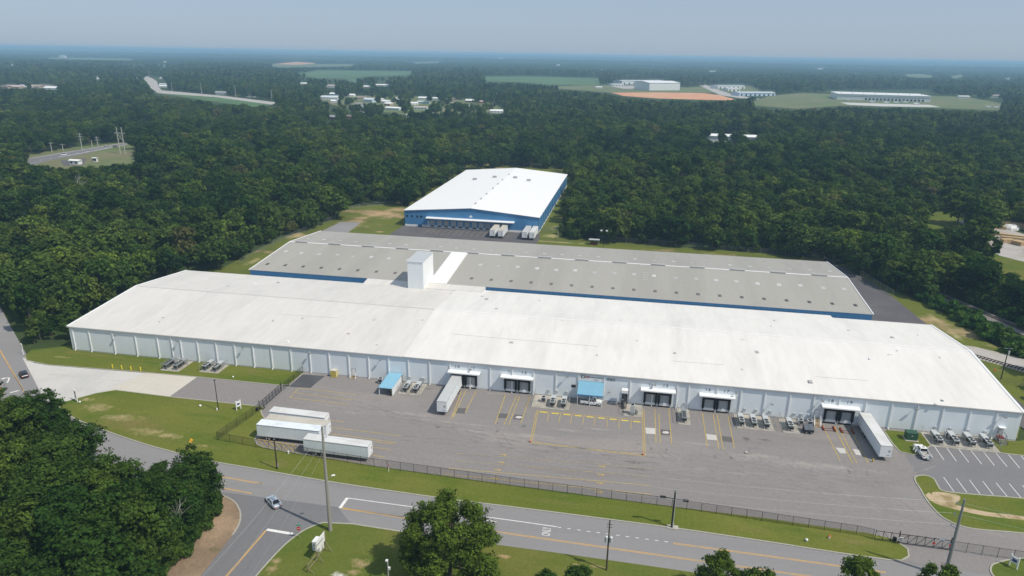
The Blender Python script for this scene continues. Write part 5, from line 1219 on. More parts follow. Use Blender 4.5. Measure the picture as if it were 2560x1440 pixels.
t, h, g = pole('transformer_pole', 'wooden pole carrying two grey transformer cans on the roadside lawn', (1516,1425), 1300, 'wood_pole', .17, .11, .1)
for dx in (-.42,.42):
    m_ = MB(); m_.cyl((dx,-.1,h*.58),(dx,-.1,h*.58+1.05),.3,.3,12); m_.cyl((dx,-.1,h*.58+1.05),(dx,-.1,h*.58+1.2),.3,.12,12); m_.build('transformer_can', M['metal_lt'], t)
for z in (.9,1.5): MB().bar((-.5,0,h-z),(.5,0,h-z),.07).build('cross_arm', M['wood_pole'], t)
hp3, g3 = h, g
t, h, g = pole('concrete_pole', 'tall grey concrete pole with three stand-off arms by the main gate', (2362,1440), 1248, 'grey_pole', .36, .17, .1)
hp2, g2 = h, g
for i, z in enumerate((h-1.6,h-3.9,h-6.3)):
    m_ = MB(); m_.bar((0,0,z),(-.9,.3,z+.6),.11); m_.cyl((-.9,.3,z+.45),(-.95,.3,z+.95),.1,.06,8); m_.build('insulator_arm', M['metal_lt'], t)
m_ = MB(); m_.bar((0,0,h*.42),(-1.3,.5,h*.44),.06); m_.add([(-1.2,.3,h*.44),(-2.0,.55,h*.44),(-2.0,.8,h*.44),(-1.2,.7,h*.44),(-1.3,.4,h*.44+.15),(-1.8,.6,h*.44+.15),(-1.8,.7,h*.44+.15),(-1.3,.6,h*.44+.15)],[(3,2,1,0),(4,5,6,7),(0,1,5,4),(1,2,6,5),(2,3,7,6),(3,0,4,7)]); m_.build('lamp_head', M['sign_white'], t)
t, h, g = pole('lamp_post', 'slim dark post with a pale foot on the lawn by the asphalt drive', (546,1025), 950, 'black_paint', .11, .08, .1, cat='post')
MB().cyl((-.28,-.1,-.1),(-.28,-.1,.55),.2,.2,10).build('foot', M['sign_white'], t); MB().box(-.25,-.12,h-.1,.25,.12,h+.05).build('cap', M['black_paint'], t)
t, h, g = pole('utility_pole', 'wooden utility pole with a crossarm between the spur and the roof corner', (2502,948), 868, 'wood_dark', .16, .11, .1)
MB().bar((-1.2,0,h-.4),(1.2,0,h-.4),.1).build('cross_arm', M['galv'], t); MB().cyl((.3,0,h-2.2),(.3,0,h-1.2),.25,.25,10).build('transformer_can', M['metal_lt'], t)
t, h, g = pole('utility_pole', 'wooden utility pole with a crossarm in the shade beside the east drive', (2199,695), 652, 'wood_dark', .17, .11, .1)
MB().bar((-1.3,0,h-.5),(1.3,0,h-.5),.11).build('cross_arm', M['wood_pole'], t)
t, h, g = pole('floodlight_pole', 'slim twin floodlight pole behind the grey roof by the shelter', (1508,617), 577, 'black_paint', .12, .09, .1, cat='floodlight')
for s in (-1,1): MB().box(s*1.3-.5,-.3,h-.2,s*1.3+.5,.3,h+.35).build('lamp_head', M['sign_white'], t)
MB().bar((-1.3,0,h),(1.3,0,h),.08).build('cross_arm', M['black_paint'], t)
t, h, g = pole('lamp_pole', 'pale pole top with a white camera head on the roadside lawn', (972,1462), 1402, 'pale_pole', .12, .1, .1, cat='lamp post')
m_ = MB(); m_.box(-.35,-.2,h-.1,.05,.2,h+.15); m_.box(.05,-.15,h-1.8,.4,.15,h-1.3); m_.build('lamp_head', M['sign_white'], t)
def wire(a, b, sag, label, group, r=.013):
    m_ = MB(); n = 14; pts = []
    for i in range(n+1):
        s = i/n; p = Vector(a).lerp(Vector(b), s); p.z -= sag*4*s*(1-s); pts.append(p)
    for p, q in zip(pts[:-1], pts[1:]): m_.cyl(p, q, r, r, 4)
    tag(m_.build('power_line', M['galv']), label, 'power line', group)
A = [Vector((g1[0]+.5,g1[1]+.35,.1+hp1-.4-1.8*i)) for i in range(3)]; Bp = [Vector((g2[0]-.95,g2[1]+.3,.1+hp2-.9-2.3*i)) for i in range(3)]
for i in range(3):
    wire(A[i], Bp[i], 2.2, 'thin power line strung between the two concrete poles above the road', 'power lines between the concrete poles')
    e = gp(430+i*70,1520,13.0); wire(A[i], (*e,13.0), 1.2, 'thin power line running from the junction pole over the side road', 'power lines over the side road')
    wire(Bp[i], (Bp[i].x+90,Bp[i].y-16,Bp[i].z+2), 1.5, 'thin power line running from the gate pole over the car park lawn', 'power lines past the gate')
# transmission and street poles along the far roads
def far_pole(base, top_py, label, arms=0, mt='pale_pole', r=.4, lean=0):
    g = gp(*base); h = height_at(g[0], g[1], top_py); t = thing('transmission_pole', label, 'utility pole', (*g,0), group='poles along the far roads')
    MB().cyl((0,0,-1),(lean,0,h),r,r*.55,8).build('shaft', M[mt], t)
    for k in range(arms): MB().bar((-2.5,0,h-1-2.2*k),(2.5,0,h-1-2.2*k),.35).build('cross_arm', M[mt], t)
H1 = gp(307,385); h = height_at(*H1, 318); t = thing('h_frame_pylon', 'pale two-legged transmission pylon beside the highway grass', 'pylon', (*H1,0))
for x in (-2.4,2.4): MB().cyl((x,0,-1),(x,0,h),.45,.28,8).build('shaft', M['pale_pole'], t)
MB().bar((-5,0,h-5),(5,0,h-5),.5).build('cross_arm', M['pale_pole'], t); m_ = MB(); m_.bar((-2.4,0,h-12),(2.4,0,h-5),.25); m_.bar((2.4,0,h-12),(-2.4,0,h-5),.25); m_.build('cross_brace', M['pale_pole'], t)
far_pole((51,393),361,'white leaning transmission pole at the wood edge by the highway',0,'sign_white',.6,-3)
for b, tp, a in (((130,380),355,1),((158,377),359,1),((206,377),332,3),((245,366),341,2),((231,368),350,0),((13,380),360,0),((108,372),344,0)): far_pole(b, tp, 'slender roadside pole beside the highway through the woods', a)
for b, tp, a in (((431,230),206,1),((505,239),207,1),((590,246),214,1),((374,195),176,1),((442,188),168,1)): far_pole(b, tp, 'slender pole beside the far pale highway', a, r=.55)
for b, tp, a in (((680,252),224,1),((62,185),170,1),((793,198),175,1),((1149,196),184,1),((1484,208),182,1),((1802,196),182,0)): far_pole(b, tp, 'lone tall mast rising from the distant trees', a, r=.6)
for b, tp, a, lab in (((906,392),352,2,'two-armed wooden pole among the trees behind the blue warehouse'),((900,392),354,0,'bare companion pole among the trees behind the blue warehouse'),((2318,528),468,1,'crossarmed pole in the power-line clearing'),((2326,527),472,1,'second crossarmed pole in the power-line clearing')): far_pole(b, tp, lab, a, 'wood_pole' if b[0] > 2000 else 'pale_pole', .3)

# ================================================================== signs and small yard things
g = gp(749,1347); t = thing('stop_sign', 'red stop sign with green street name blades at the junction corner', 'sign', (*g,.1), math.radians(15))
MB().cyl((0,0,-.2),(0,0,3.1),.045,.045,6).build('post', M['galv'], t)
MB().cyl((0,-.03,2.25),(0,-.06,2.25),.42,.42,8).build('plate', M['red'], t); text_mesh('STOP', .26, M['sign_white'], 'lettering', t, (0,-.075,2.25), (math.pi/2,0,0))
MB().box(-.5,-.02,2.85,.5,.02,3.05).build('name_blade', M['sign_green'], t); MB().box(-.02,-.5,3.07,.02,.5,3.27).build('name_blade', M['sign_green'], t)
# timber-framed hoarding and donation box
g = gp(792,1381); t = thing('donation_box', 'white collection box with dark lettering beside the timber hoarding', 'collection box', (g[0]-.1,g[1]+.9,.1), math.radians(-6))
bx_ = MB().box(-.75,-.75,0,.75,.75,1.95).build('body', M['sign_white'], t); MB().add([(-.78,-.78,1.95),(.78,-.78,1.95),(.78,.78,1.95),(-.78,.78,1.95),(-.7,-.5,2.15),(.7,-.5,2.15),(.7,.7,2.15),(-.7,.7,2.15)],[(4,5,6,7),(0,1,5,4),(1,2,6,5),(2,3,7,6),(3,0,4,7)]).build('lid', M['sign_white'], t)
MB().box(-.5,-.77,1.2,.5,-.752,1.36).build('lettering_bar', M['ink_grey'], t); MB().box(-.55,-.77,.5,.55,-.752,.62).build('lettering_bar', M['metal_lt'], t)
a, b, c = gp(770,1431,.1), gp(796,1408,.1), gp(810,1382,.1)
t = thing('hoarding', 'timber-framed white notice board on the junction corner lawn', 'sign', (a[0],a[1],.1))
d = np.array(c)-np.array(a); L = np.linalg.norm(d)+.6; t.rotation_euler = (0,0,math.atan2(d[1],d[0]))
for s_, hh in ((0,1.7),(L*.5,4.2),(L,4.2)):
    MB().bar((s_,0,-.2),(s_,0,hh),.16).build('post', M['timber'], t); MB().bar((s_,.0,hh*.55),(s_,-1.3,0),.1).build('stay', M['timber'], t)
for z in (.5,1.6): MB().bar((0,0,z),(L*.5,0,z),.13).build('rail', M['timber'], t)
for z in (.9,): MB().bar((L*.5,0,z),(L,0,z),.13).build('rail', M['timber'], t)
bd = MB().box(L*.48,-.06,2.3,L*1.02,.06,4.25).build('board', M['sign_white'], t); MB().box(L*.53,-.075,3.0,L*.9,-.061,3.5).build('lettering_bar', M['metal_lt'], bd)
def post_sign(px, py, label, w, h, z0, rz, lines, two=True, name='entrance_sign', split=False):
    g = gp(px, py, .1); t = thing(name, label, 'sign', (*g,.1), math.radians(rz))
    for x in ((-w/2,w/2) if two else (0,)): MB().box(x-.09,-.09,-.2,x+.09,.09,z0+h+.3).build('post', M['sign_white'], t)
    MB().box(-w/2,-.06,z0,w/2,.06,z0+h).build('board', M['sign_white'], t)
    for (zz, ww, hh) in lines: 
        for s in (-1,1): MB().box(-ww/2,s*.068-.006,z0+zz,ww/2,s*.068+.006,z0+zz+hh).build('lettering_bar', M['ink_blue'], t)
    return t
post_sign(192,1003,'white post sign with two blue-lettered boards at the concrete drive mouth',1.7,2.2,.9,-35,[(1.3,1.2,.5),(.3,.8,.35)])
post_sign(597,1024,'white two-post sign on the lawn edge by the asphalt drive',1.2,1.5,.9,62,[(.5,.8,.5)])
post_sign(2532,1418,'white two-post sign with blue lettering beside the main gate',1.3,1.3,.9,-55,[(.3,.8,.6)])
post_sign(58,885,'small white notice on a thin post at the lawn corner by the road',.9,1.2,2.0,-20,[(.5,.5,.2)],two=False,name='roadside_notice')
g = gp(481,1122,.1); t = thing('warning_sign', 'orange-yellow diamond warning sign on the grass facing the road', 'sign', (*g,.1), math.radians(-100))
MB().cyl((0,0,-.2),(0,0,2.4),.05,.05,6).build('post', M['galv'], t)
MB().add([(0,-.04,1.5),(.62,-.04,2.12),(0,-.04,2.74),(-.62,-.04,2.12),(0,-.07,1.5),(.62,-.07,2.12),(0,-.07,2.74),(-.62,-.07,2.12)],[(0,1,2,3),(7,6,5,4),(0,4,5,1),(1,5,6,2),(2,6,7,3),(3,7,4,0)]).build('plate', M['sign_yellow'], t)
MB().bar((-.1,-.08,1.9),(.12,-.08,2.35),.09).build('symbol', M['black'], t)
g = gp(972,1180,.1); t = thing('marker_post', 'thin white pipeline marker post with a red top by the fence', 'post', (*g,.1))
MB().cyl((0,0,-.2),(0,0,1.2),.06,.06,8).build('shaft', M['sign_white'], t); MB().cyl((0,0,1.2),(0,0,1.9),.065,.065,8).build('band', M['red'], t)
def hydrant(px, py, label, body, cap):
    g = gp(px, py, .1); t = thing('hydrant', label, 'hydrant', (*g,.1))
    MB().cyl((0,0,-.1),(0,0,.6),.16,.14,10).build('barrel', M[body], t); MB().cyl((0,0,.6),(0,0,.82),.2,.06,10).build('bonnet', M[cap], t)
    MB().cyl((-.26,0,.45),(.26,0,.45),.09,.09,8).build('outlet', M[cap], t)
hydrant(721,1134,'white hydrant on the grass below the hatched paint','sign_white','sign_white'); hydrant(2073,1346,'white and orange hydrant on the grass inside the road fence','sign_white','orange')
hydrant(2182,1154,'yellow trailer support stand in the shade of the docked trailer','yellow_paint','yellow_paint')
hydrant(2487,928,'orange hydrant on the grass past the roof corner','orange','orange')
for (px, py, n) in [(1325,1105,'orange traffic cone at the dock thirteen corner of the marked box'),(1607,1137,'orange traffic cone at the far corner of the marked box'),(1340,1026+1,'orange traffic cone where the marked box meets the pad')][:2]:
    g = gp(px, py); t = thing('traffic_cone', n, 'cone', (*g,.004)); MB().box(-.25,-.25,0,.25,.25,.06).build('base', M['black'], t)
    MB().cyl((0,0,.05),(0,0,.95),.2,.05,10).build('cone', M['orange'], t); MB().cyl((0,0,.5),(0,0,.68),.127,.1,10).build('band', M['sign_white'], t)
for i, (px, py) in enumerate([(282,921),(305,923.5),(328,925.5),(352,927.5)]):
    g = gp(px, py, .1); t = thing('bollard', 'yellow bollard in the row on the lawn beside the concrete drive', 'bollard', (*g,.1), group='yellow bollards on the lawn')
    MB().cyl((0,0,-.2),(0,0,1.25),.13,.13,10).build('shaft', M['yellow_bright'], t); MB().cyl((0,0,1.25),(0,0,1.35),.13,.05,10).build('cap', M['yellow_bright'], t)
g = gp(1867,1133); t = thing('pallet_jack', 'small tan hand truck left alone on the open yard', 'hand truck', (*g,.004))
MB().box(-.45,-.3,.05,.35,.3,.3).build('deck', M['pad'], t); m_ = MB(); m_.bar((.3,0,.2),(.55,0,1.0),.06); m_.build('handle', M['black'], t)
for (px, py, r, lab) in [(501,1017,.32,'white globe resting on the lawn beside the slim dark post'),(200,1007,.28,'white globe at the foot of the drive mouth sign'),(2016,1353,.3,'white globe lying on the grass inside the road fence'),(583,944,.26,'white globe on a stub at the drive kerb')]:
    g = gp(px, py, .1); t = thing('globe_light', lab, 'globe light', (*g,.1)); m_ = MB(); n = 8
    for i in range(n):
        for j in range(5):
            def sp(i,j): th = 2*math.pi*i/n; ph = math.pi*j/5; return (r*math.sin(ph)*math.cos(th), r*math.sin(ph)*math.sin(th), r*1.05-r*math.cos(ph))
            m_.quad(sp(i,j),sp(i+1,j),sp(i+1,j+1),sp(i,j+1))
    m_.build('globe', M['sign_white'], t, smooth=True); MB().cyl((0,0,-.1),(0,0,.1),.12,.12,8).build('base', M['galv'], t)
# lumber yard beyond the railway
for (px, py, L, w, h, rz, mt, lab) in [(2548,572,26,5,3.4,-12,'lumber','long brown stacked timber wall at the lumber yard edge'),(2528,592,26,2.5,1.2,-22,'lumber','long low run of pale planks in the lumber yard'),(2553,600,18,2.5,1.2,-14,'lumber','second low run of pale planks in the lumber yard'),
                                       (2517,606,6,3,1.8,15,'lumber','short bundle of pale boards on the lumber yard gravel'),(2546,612,4,5,2,30,'lumber','crooked stack of boards at the lumber yard verge'),(2490,571,9,3,1.5,-12,'lumber','low reddish board stack beneath the wood edge'),(2437,560,6,4,1.6,-10,'dark_red','reddish stacked pallets half hidden by trees')]:
    g = gp(px, py, .1); t = thing('timber_stack', lab, 'timber stack', (*g,.12), math.radians(rz))
    n = max(2, int(h/.5))
    for i in range(n): 
        k = max(1,int(w/1.3))
        for j in range(k): MB().box(-L/2+R0.uniform(-.2,.2),-w/2+j*w/k+.03,i*h/n+.03,L/2+R0.uniform(-.2,.2),-w/2+(j+1)*w/k-.03,(i+1)*h/n).build('board_bundle', M[mt], t)
g = gp(2527,573,.1); t = thing('tarp_heap', 'white tarpaulin heap at the lumber yard edge', 'heap', (*g,.1)); m_ = MB()
for i in range(10):
    for j in range(4):
        def sp(i,j): th = 2*math.pi*i/10; ph = math.pi/2*j/4; return (5*math.cos(ph)*math.cos(th)*(1+.1*math.sin(3*th)), 3.5*math.cos(ph)*math.sin(th), 3*math.sin(ph)-.1)
        m_.quad(sp(i,j),sp(i+1,j),sp(i+1,j+1),sp(i,j+1))
m_.build('tarpaulin', M['sign_white'], t)
# ================================================================== houses and far buildings
HOUSE_BOX = []           # picture boxes kept free of trees
def mpp(px, py):
    g = gp(px, py); d = math.hypot(g[0], g[1], CAM_H); return d/FPX
wall_m = {k: mat('house_'+k, c, .7, var=.06, scale=.2) for k, c in {'white':(.74,.75,.76),'mint':(.50,.68,.64),'blue':(.50,.62,.74),'brick':(.20,.12,.10),'tan':(.46,.36,.28),'cream':(.62,.58,.48),'redbrick':(.30,.12,.09)}.items()}
roof_m = {k: mat('houseroof_'+k, c, .6, var=.06, scale=.15) for k, c in {'white':(.78,.78,.79),'grey':(.30,.31,.33),'brown':(.20,.16,.14),'tan':(.36,.30,.25),'rose':(.52,.42,.41),'red':(.36,.08,.06),'silver':(.58,.62,.66)}.items()}
def house(px, py, wpx, wall, roof, label, rz=0.0, depth=.6, hpx=None, group='houses beyond the woods', two=False, name='house', cat='house', windows=True, free=True):
    s = mpp(px, py); L = wpx*s; D = L*depth; D = min(D, 16); h = (5.4 if two else 3.2) if hpx is None else hpx*s
    g = gp(px, py); t = thing(name, label, cat, (g[0], g[1]+D/2, 0), rz, group)
    MB().box(-L/2,-D/2,-.5,L/2,D/2,h).build('wall', wall_m[wall], t)
    rh = D*.22
    mb = MB(); o = .5
    mb.add([(-L/2-o,-D/2-o,h),(L/2+o,-D/2-o,h),(L/2+o,D/2+o,h),(-L/2-o,D/2+o,h),(-L/2-o,0,h+rh),(L/2+o,0,h+rh)],[(0,1,5,4),(2,3,4,5),(1,2,5),(3,0,4),(3,2,1,0)])
    mb.build('roof', roof_m[roof], t)
    if windows:
        n = max(2, int(L/5))
        for i in range(n):
            x = -L/2+L*(i+.5)/n
            for zz in ((1.0,) if h < 5 else (.9,3.6)):
                MB().box(x-.75,-D/2-.08,zz,x+.75,-D/2-.01,zz+1.5).build('window' if i != n//2 or zz > 3 else 'door', M['glass_dark'], t)
    if free: HOUSE_BOX.append((px-wpx*.45, py-wpx*.3-2, px+wpx*.45, py-.5))
    return t
EST = 'houses on the estate beyond the woods'
for a in [(822,250,41,'white','silver','long pale hall with a silver roof at the estate edge',.05,.4,6),(836,257,20,'white','white','low white wing stepping down from the long pale hall',.3,.6,None),(832,238.5,17,'blue','white','small pale blue house behind the long hall',0,.7,None),
          (874,242,20,'white','white','white house alone above the estate road bend',.1,.7,None),(902,248,20,'tan','tan','tan-roofed house beside the blue-walled estate hall',.05,.5,None),(921,256,24,'blue','silver','blue-walled estate hall with a silver roof',-.2,.7,6.5),
          (945,253,20,'cream','white','cream house at the head of the stepped white row',-.3,.8,None),(963,258,18,'white','white','middle house of the stepped white row',-.4,.8,None),(970,264,18,'tan','white','tan-walled end house of the stepped white row',-.4,.8,None),
          (981,275,36,'blue','white','long white-roofed house with blue walls before the estate row',-.15,.35,4.5),(991,250,9,'white','white','tiny white house behind the big estate tree',0,.9,None),(1056,249,21,'white','white','two-storey white house behind the mint terrace',0,.6,None),
          (1058,260,28,'mint','silver','mint-walled two-storey terrace on the estate',0,.4,5),(1034,263,16,'white','white','white gabled house at the end of the mint terrace',.5,.8,None),(1051,274,32,'mint','rose','long mint house with a rose roof facing the woods',0,.35,5),
          (1090,250,18,'blue','white','white-roofed bungalow on its own grass plot',0,.6,None),(1135,252,20,'tan','brown','brown-roofed house half hidden by an estate tree',.3,.7,None),(1132,264.5,15,'white','white','small white cottage beside the bare estate plot',0,.8,None),
          (1178,256,29,'brick','white','brick house with twin white roofs by the estate turning',0,.5,None),(1203,258,18,'redbrick','rose','red brick house next to the twin-roofed house',.2,.6,None),(1240,283,32,'white','white','large white-roofed house at the wood end of the estate',.2,.5,None),
          (830,299,34,'brick','grey','dark brick house with a grey roof among the trees',-.2,.5,6),(875,297,24,'brick','brown','brick house with a brown roof next to the dark brick house',.1,.6,None),(766,298,22,'tan','grey','grey-roofed house sunk in the trees below the estate',0,.6,None),
          (1020,293,8,'white','white','white shed peeping out of the woods below the estate',0,.8,None)]:
    house(a[0],a[1],a[2],a[3],a[4],a[5],a[6],a[7],a[8],EST)
for a in [(827,219,27,'white','rose','rose-roofed white hall behind the estate woods',0,.4,4),(915,221,22,'tan','white','white-roofed hall with tan walls behind the estate woods',0,.5,4),(955,216,34,'white','white','long low white hall at the crop field edge',0,.3,3),(760,212,20,'cream','white','cream bungalow near the crop field',0,.5,None),
          (1163,230,5,'white','white','white speck of a house in the trees before the crop field',0,.8,None)]:
    house(a[0],a[1],a[2],a[3],a[4],a[5],a[6],a[7],a[8],'halls beyond the estate')
for i, (px, w, r) in enumerate([(8,20,'brown'),(30,34,'rose'),(58,24,'silver'),(84,24,'tan'),(110,30,'brown')]):
    house(px, 221-i*.4, w, 'tan', r, 'hip-roofed town house with a %s roof in the row beyond the wood' % {'brown':'brown','rose':'rose','silver':'silver','tan':'tan'}[r], 0,.6,None,'town houses beyond the wood')
for (px, py, w, wl_, rf_, lab) in [(128,224,36,'white','white','long white shop roof below the town houses'),(245,200,14,'white','white','white house on the rise past the town houses'),(235,195,10,'white','white','smaller white house on the rise'),(340,199,14,'white','white','white petrol station beside the far junction'),(406,214,17,'white','silver','silver-roofed shop on the far junction'),(408,219,22,'white','white','long white store on the far junction'),
                                   (405,198,12,'cream','white','cream store behind the far junction'),(550,236,28,'white','grey','grey-roofed white farmhouse beside the far highway'),(625,243,18,'white','grey','white house hidden by trees on the far highway'),(543,293,18,'tan','rose','rose-roofed house in a garden clearing'),(592,285,22,'white','grey','grey-roofed house beside the garden clearing'),
                                   (924,456,13,'white','red','white cabin with a red roof deep in the woods'),(536,471,7,'white','white','white shed roof poking through the woods'),(185,412,22,'white','white','low white canopy building by the highway lot'),(237,405,9,'white','white','white lorry shed on the highway grass'),
                                   (1497,221,15,'white','white','small white block in the meadow'),(2004,357,7,'white','white','white speck of a roof in the eastern woods')]:
    house(px, py, w, wl_, rf_, lab, 0, .5, None, 'scattered buildings beyond the woods')
# roofs in the eastern wood
g = gp(1830,359); t = thing('wood_shed', 'long white metal roof almost buried in the eastern woods', 'shed', (*g,0))
MB().box(-26,-5,0,26,5,8).build('wall', wall_m['white'], t); MB().add([(-27,-6,8),(27,-6,8),(27,6,9.4),(-27,6,9.4)],[(0,1,2,3)]).build('roof', roof_m['white'], t)
HOUSE_BOX.append((1774,334,1832,342)); HOUSE_BOX.append((1868,334,1886,342))
# hangar and the long plant behind it
def big(px0, px1, py, hpx, depth, wall, roof, label, name='industrial_building', rh=.6, doors=0, cat='building', stripes=0):
    s = mpp((px0+px1)/2, py); a = np.array(gp(px0,py)); b = np.array(gp(px1,py)); L = np.linalg.norm(b-a); t = thing(name, label, cat, (*a,0), math.atan2(b[1]-a[1],b[0]-a[0]), 'industrial buildings past the bare soil field'); h = hpx*s
    MB().box(0,0,-.5,L,depth,h).build('wall', wall_m[wall], t)
    MB().add([(-1,-1,h),(L+1,-1,h),(L+1,depth+1,h),(-1,depth+1,h),(-1,depth/2,h+rh),(L+1,depth/2,h+rh)],[(0,1,5,4),(2,3,4,5),(1,2,5),(3,0,4)]).build('roof', roof_m[roof], t)
    for i in range(doors):
        x = L*(i+.5)/doors; MB().box(x-2.2,-.2,.3,x+2.2,-.02,min(h*.6,5)).build('dock_door', M['glass_dark'], t)
    for i in range(stripes):
        x = L*(i+.5)/stripes; MB().box(x-.25,-.15,0,x+.25,-.02,h).build('wall_post', wall_m['blue'], t)
    HOUSE_BOX.append((px0-2, py-hpx-4, px1+2, py+1)); return t
big(1623,1699,226,17,90,'white','white','great pale hangar with a sloping roof at the meadow','hangar',4,0,stripes=9)
big(1555,1661,211,8,60,'white','silver','long pale factory running behind the great hangar',rh=1.5,doors=9)
big(1530,1560,215,4,30,'white','white','low white office before the long pale factory',rh=1,doors=4)
big(1795,1862,222,7,40,'white','silver','pale works with a flat roof by the industrial road',rh=1,doors=6)
big(1848,1938,240,7,35,'blue','silver','long silver-roofed shed beside the industrial road',rh=2,doors=8)
big(1820,1850,228,6,30,'white','white','white block next to the pale works',rh=1,doors=3)
# big white distribution warehouse
a, b = np.array(gp(2092,249)), np.array(gp(2325,256)); L = np.linalg.norm(b-a); s = mpp(2200,252); h = 12*s
t = thing('distribution_warehouse', 'large white distribution warehouse with a row of dark dock doors in open grass', 'warehouse', (*a,0), math.atan2(b[1]-a[1],b[0]-a[0]))
D = 110
MB().box(0,0,-.5,L,D,h).build('wall', wall_m['white'], t); MB().box(-1,-1,h,L+1,D+1,h+.8).build('roof', roof_m['white'], t)
MB().box(-.1,-.4,h*.62,L+.1,-.02,h*.70).build('band', roof_m['grey'], t)
for i in range(16):
    px = 2166+i*9.4; x = L*(px-2092)/233; d = MB().box(x-2.0,-.5,1.0,x+2.0,-.03,h*.42).build('dock_door', M['glass_dark'], t)
for i in range(8):
    x = L*(i+.5)/8; MB().box(x-.9,D*.3,h+.8,x+.9,D*.3+2,h+2.2).build('roof_unit', roof_m['grey'], t)
HOUSE_BOX.append((2062,226,2332,266))
for (px, py, w) in [(2120,252,7),(2180,257,8),(2215,259,8),(2240,259,10),(2262,258,8),(2290,262,9),(2470,270,8),(2490,271,8)]:
    g = gp(px, py); t = thing('parked_lorry', 'pale lorry standing on the apron of the distribution warehouse' if px < 2400 else 'white lorry standing on the grass past the distribution warehouse', 'lorry', (*g,.3), group='lorries at the distribution warehouse')
    MB().box(-5,-1.3,1,3.5,1.3,4).build('box', wall_m['white'], t); MB().box(3.7,-1.2,.6,6,1.2,3.2).build('cab', wall_m['blue'], t)
    for x in (-3.5,-2.2,4.6):
        for s_ in (-1,1): MB().cyl((x,s_*1.2-.15,.5),(x,s_*1.2+.15,.5),.5,.5,8).build('wheel', M['tyre'], t)
# specks on the horizon
for (px, py, w, h, lab) in [(155,144,12,3,'white roofs strung along a far field'),(31,164,8,2,'white speck of a barn in the western haze'),(412,161,5,5,'white silo standing before a far field'),(1255,148,20,2,'pale works glinting on the horizon'),(565,140,10,2,'pale works on the western horizon'),(1100,150,10,2,'pale barn far beyond the crop field'),(2050,174,16,2.5,'white plant in the eastern haze'),
                          (2520,200,16,3,'white barn at the eastern edge of the haze'),(1395,165,14,2.5,'pale roofs beyond the meadow'),(1780,180,24,2,'long pale roofs in the haze past the hangar'),(2140,186,10,2,'pale barn beyond the distribution warehouse'),(1505,178,10,3,'pale farm on the wood rim past the meadow'),(2410,246,20,4,'white house row past the distribution warehouse'),(2490,244,22,4,'rose-roofed house row at the eastern grass')]:
    s = mpp(px, py); g = gp(px, py); t = thing('distant_building', lab, 'building', (*g,0), group='buildings in the far haze')
    MB().box(-w*s/2,0,-1,w*s/2,w*s*.5,h*s).build('wall', wall_m['white'], t); MB().add([(-w*s/2-1,-1,h*s),(w*s/2+1,-1,h*s),(w*s/2+1,w*s*.5+1,h*s),(-w*s/2-1,w*s*.5+1,h*s),(-w*s/2-1,w*s*.25,h*s*1.3),(w*s/2+1,w*s*.25,h*s*1.3)],[(0,1,5,4),(2,3,4,5),(1,2,5),(3,0,4)]).build('roof', roof_m['white' if px < 2450 else 'rose'], t)
    HOUSE_BOX.append((px-w*.6, py-h-2, px+w*.6, py+.5))
g = gp(356,134); s = mpp(356,134); t = thing('water_tower', 'pale water tower on the far skyline', 'water tower', (*g,0))
MB().cyl((0,0,0),(0,0,26),3,3,8).build('stem', wall_m['white'], t); MB().cyl((0,0,26),(0,0,30),5,14,12).build('bowl', wall_m['white'], t); MB().cyl((0,0,30),(0,0,37),14,5,12).build('dome', wall_m['white'], t)
# ================================================================== trees
rng = np.random.default_rng(11)
LEAF = {
 'broad': leaf_mat('leaf_broad', [(0.0,(0.0171,0.0436,0.0125)),(.35,(0.0331,0.0709,0.0155)),(.62,(0.0481,0.0889,0.0198)),(.84,(0.0604,0.1064,0.0198)),(.95,(0.0853,0.1395,0.0224)),(1.0,(0.0775,0.0872,0.0317))]),
 'light': leaf_mat('leaf_light', [(0.0,(0.0481,0.0942,0.0198)),(.4,(0.0682,0.1134,0.0224)),(.75,(0.0869,0.1264,0.0264)),(.93,(0.1240,0.1788,0.0277)),(1.0,(0.1163,0.1134,0.0409))]),
 'near': leaf_mat('leaf_near', [(0.0,(0.0310,0.0698,0.0145)),(.4,(0.0449,0.0872,0.0172)),(.75,(0.0604,0.1029,0.0198)),(1.0,(0.0853,0.1352,0.0224))]),
 'bush': leaf_mat('leaf_bush', [(0.0,(0.0388,0.0981,0.0200)),(.6,(0.0616,0.1330,0.0240)),(1.0,(0.0912,0.1690,0.0280))]),
 'lone': leaf_mat('leaf_lone', [(0.0,(0.0798,0.1286,0.0190)),(1.0,(0.0912,0.1417,0.0220))]),
}
def quad_mesh(name, centers, normals, sizes, mt, extra=None):
    n = len(centers)
    t = np.cross(normals, rng.normal(size=(n,3))); t /= np.linalg.norm(t, axis=1)[:,None]+1e-9
    b = np.cross(normals, t); b /= np.linalg.norm(b, axis=1)[:,None]+1e-9
    k = rng.uniform(.6,1.25,(n,4))*sizes[:,None]
    v = np.stack([centers+t*k[:,0:1], centers+b*k[:,1:2]*.8, centers-t*k[:,2:3], centers-b*k[:,3:4]*.8], 1).reshape(-1,3).astype(np.float32)
    me = bpy.data.meshes.new(name); me.vertices.add(4*n); me.loops.add(4*n); me.polygons.add(n)
    me.vertices.foreach_set('co', v.ravel()); me.loops.foreach_set('vertex_index', np.arange(4*n, dtype=np.int32))
    me.polygons.foreach_set('loop_start', np.arange(0,4*n,4,dtype=np.int32)); me.polygons.foreach_set('loop_total', np.full(n,4,dtype=np.int32))
    me.update(calc_edges=True); me.materials.append(mt); return me
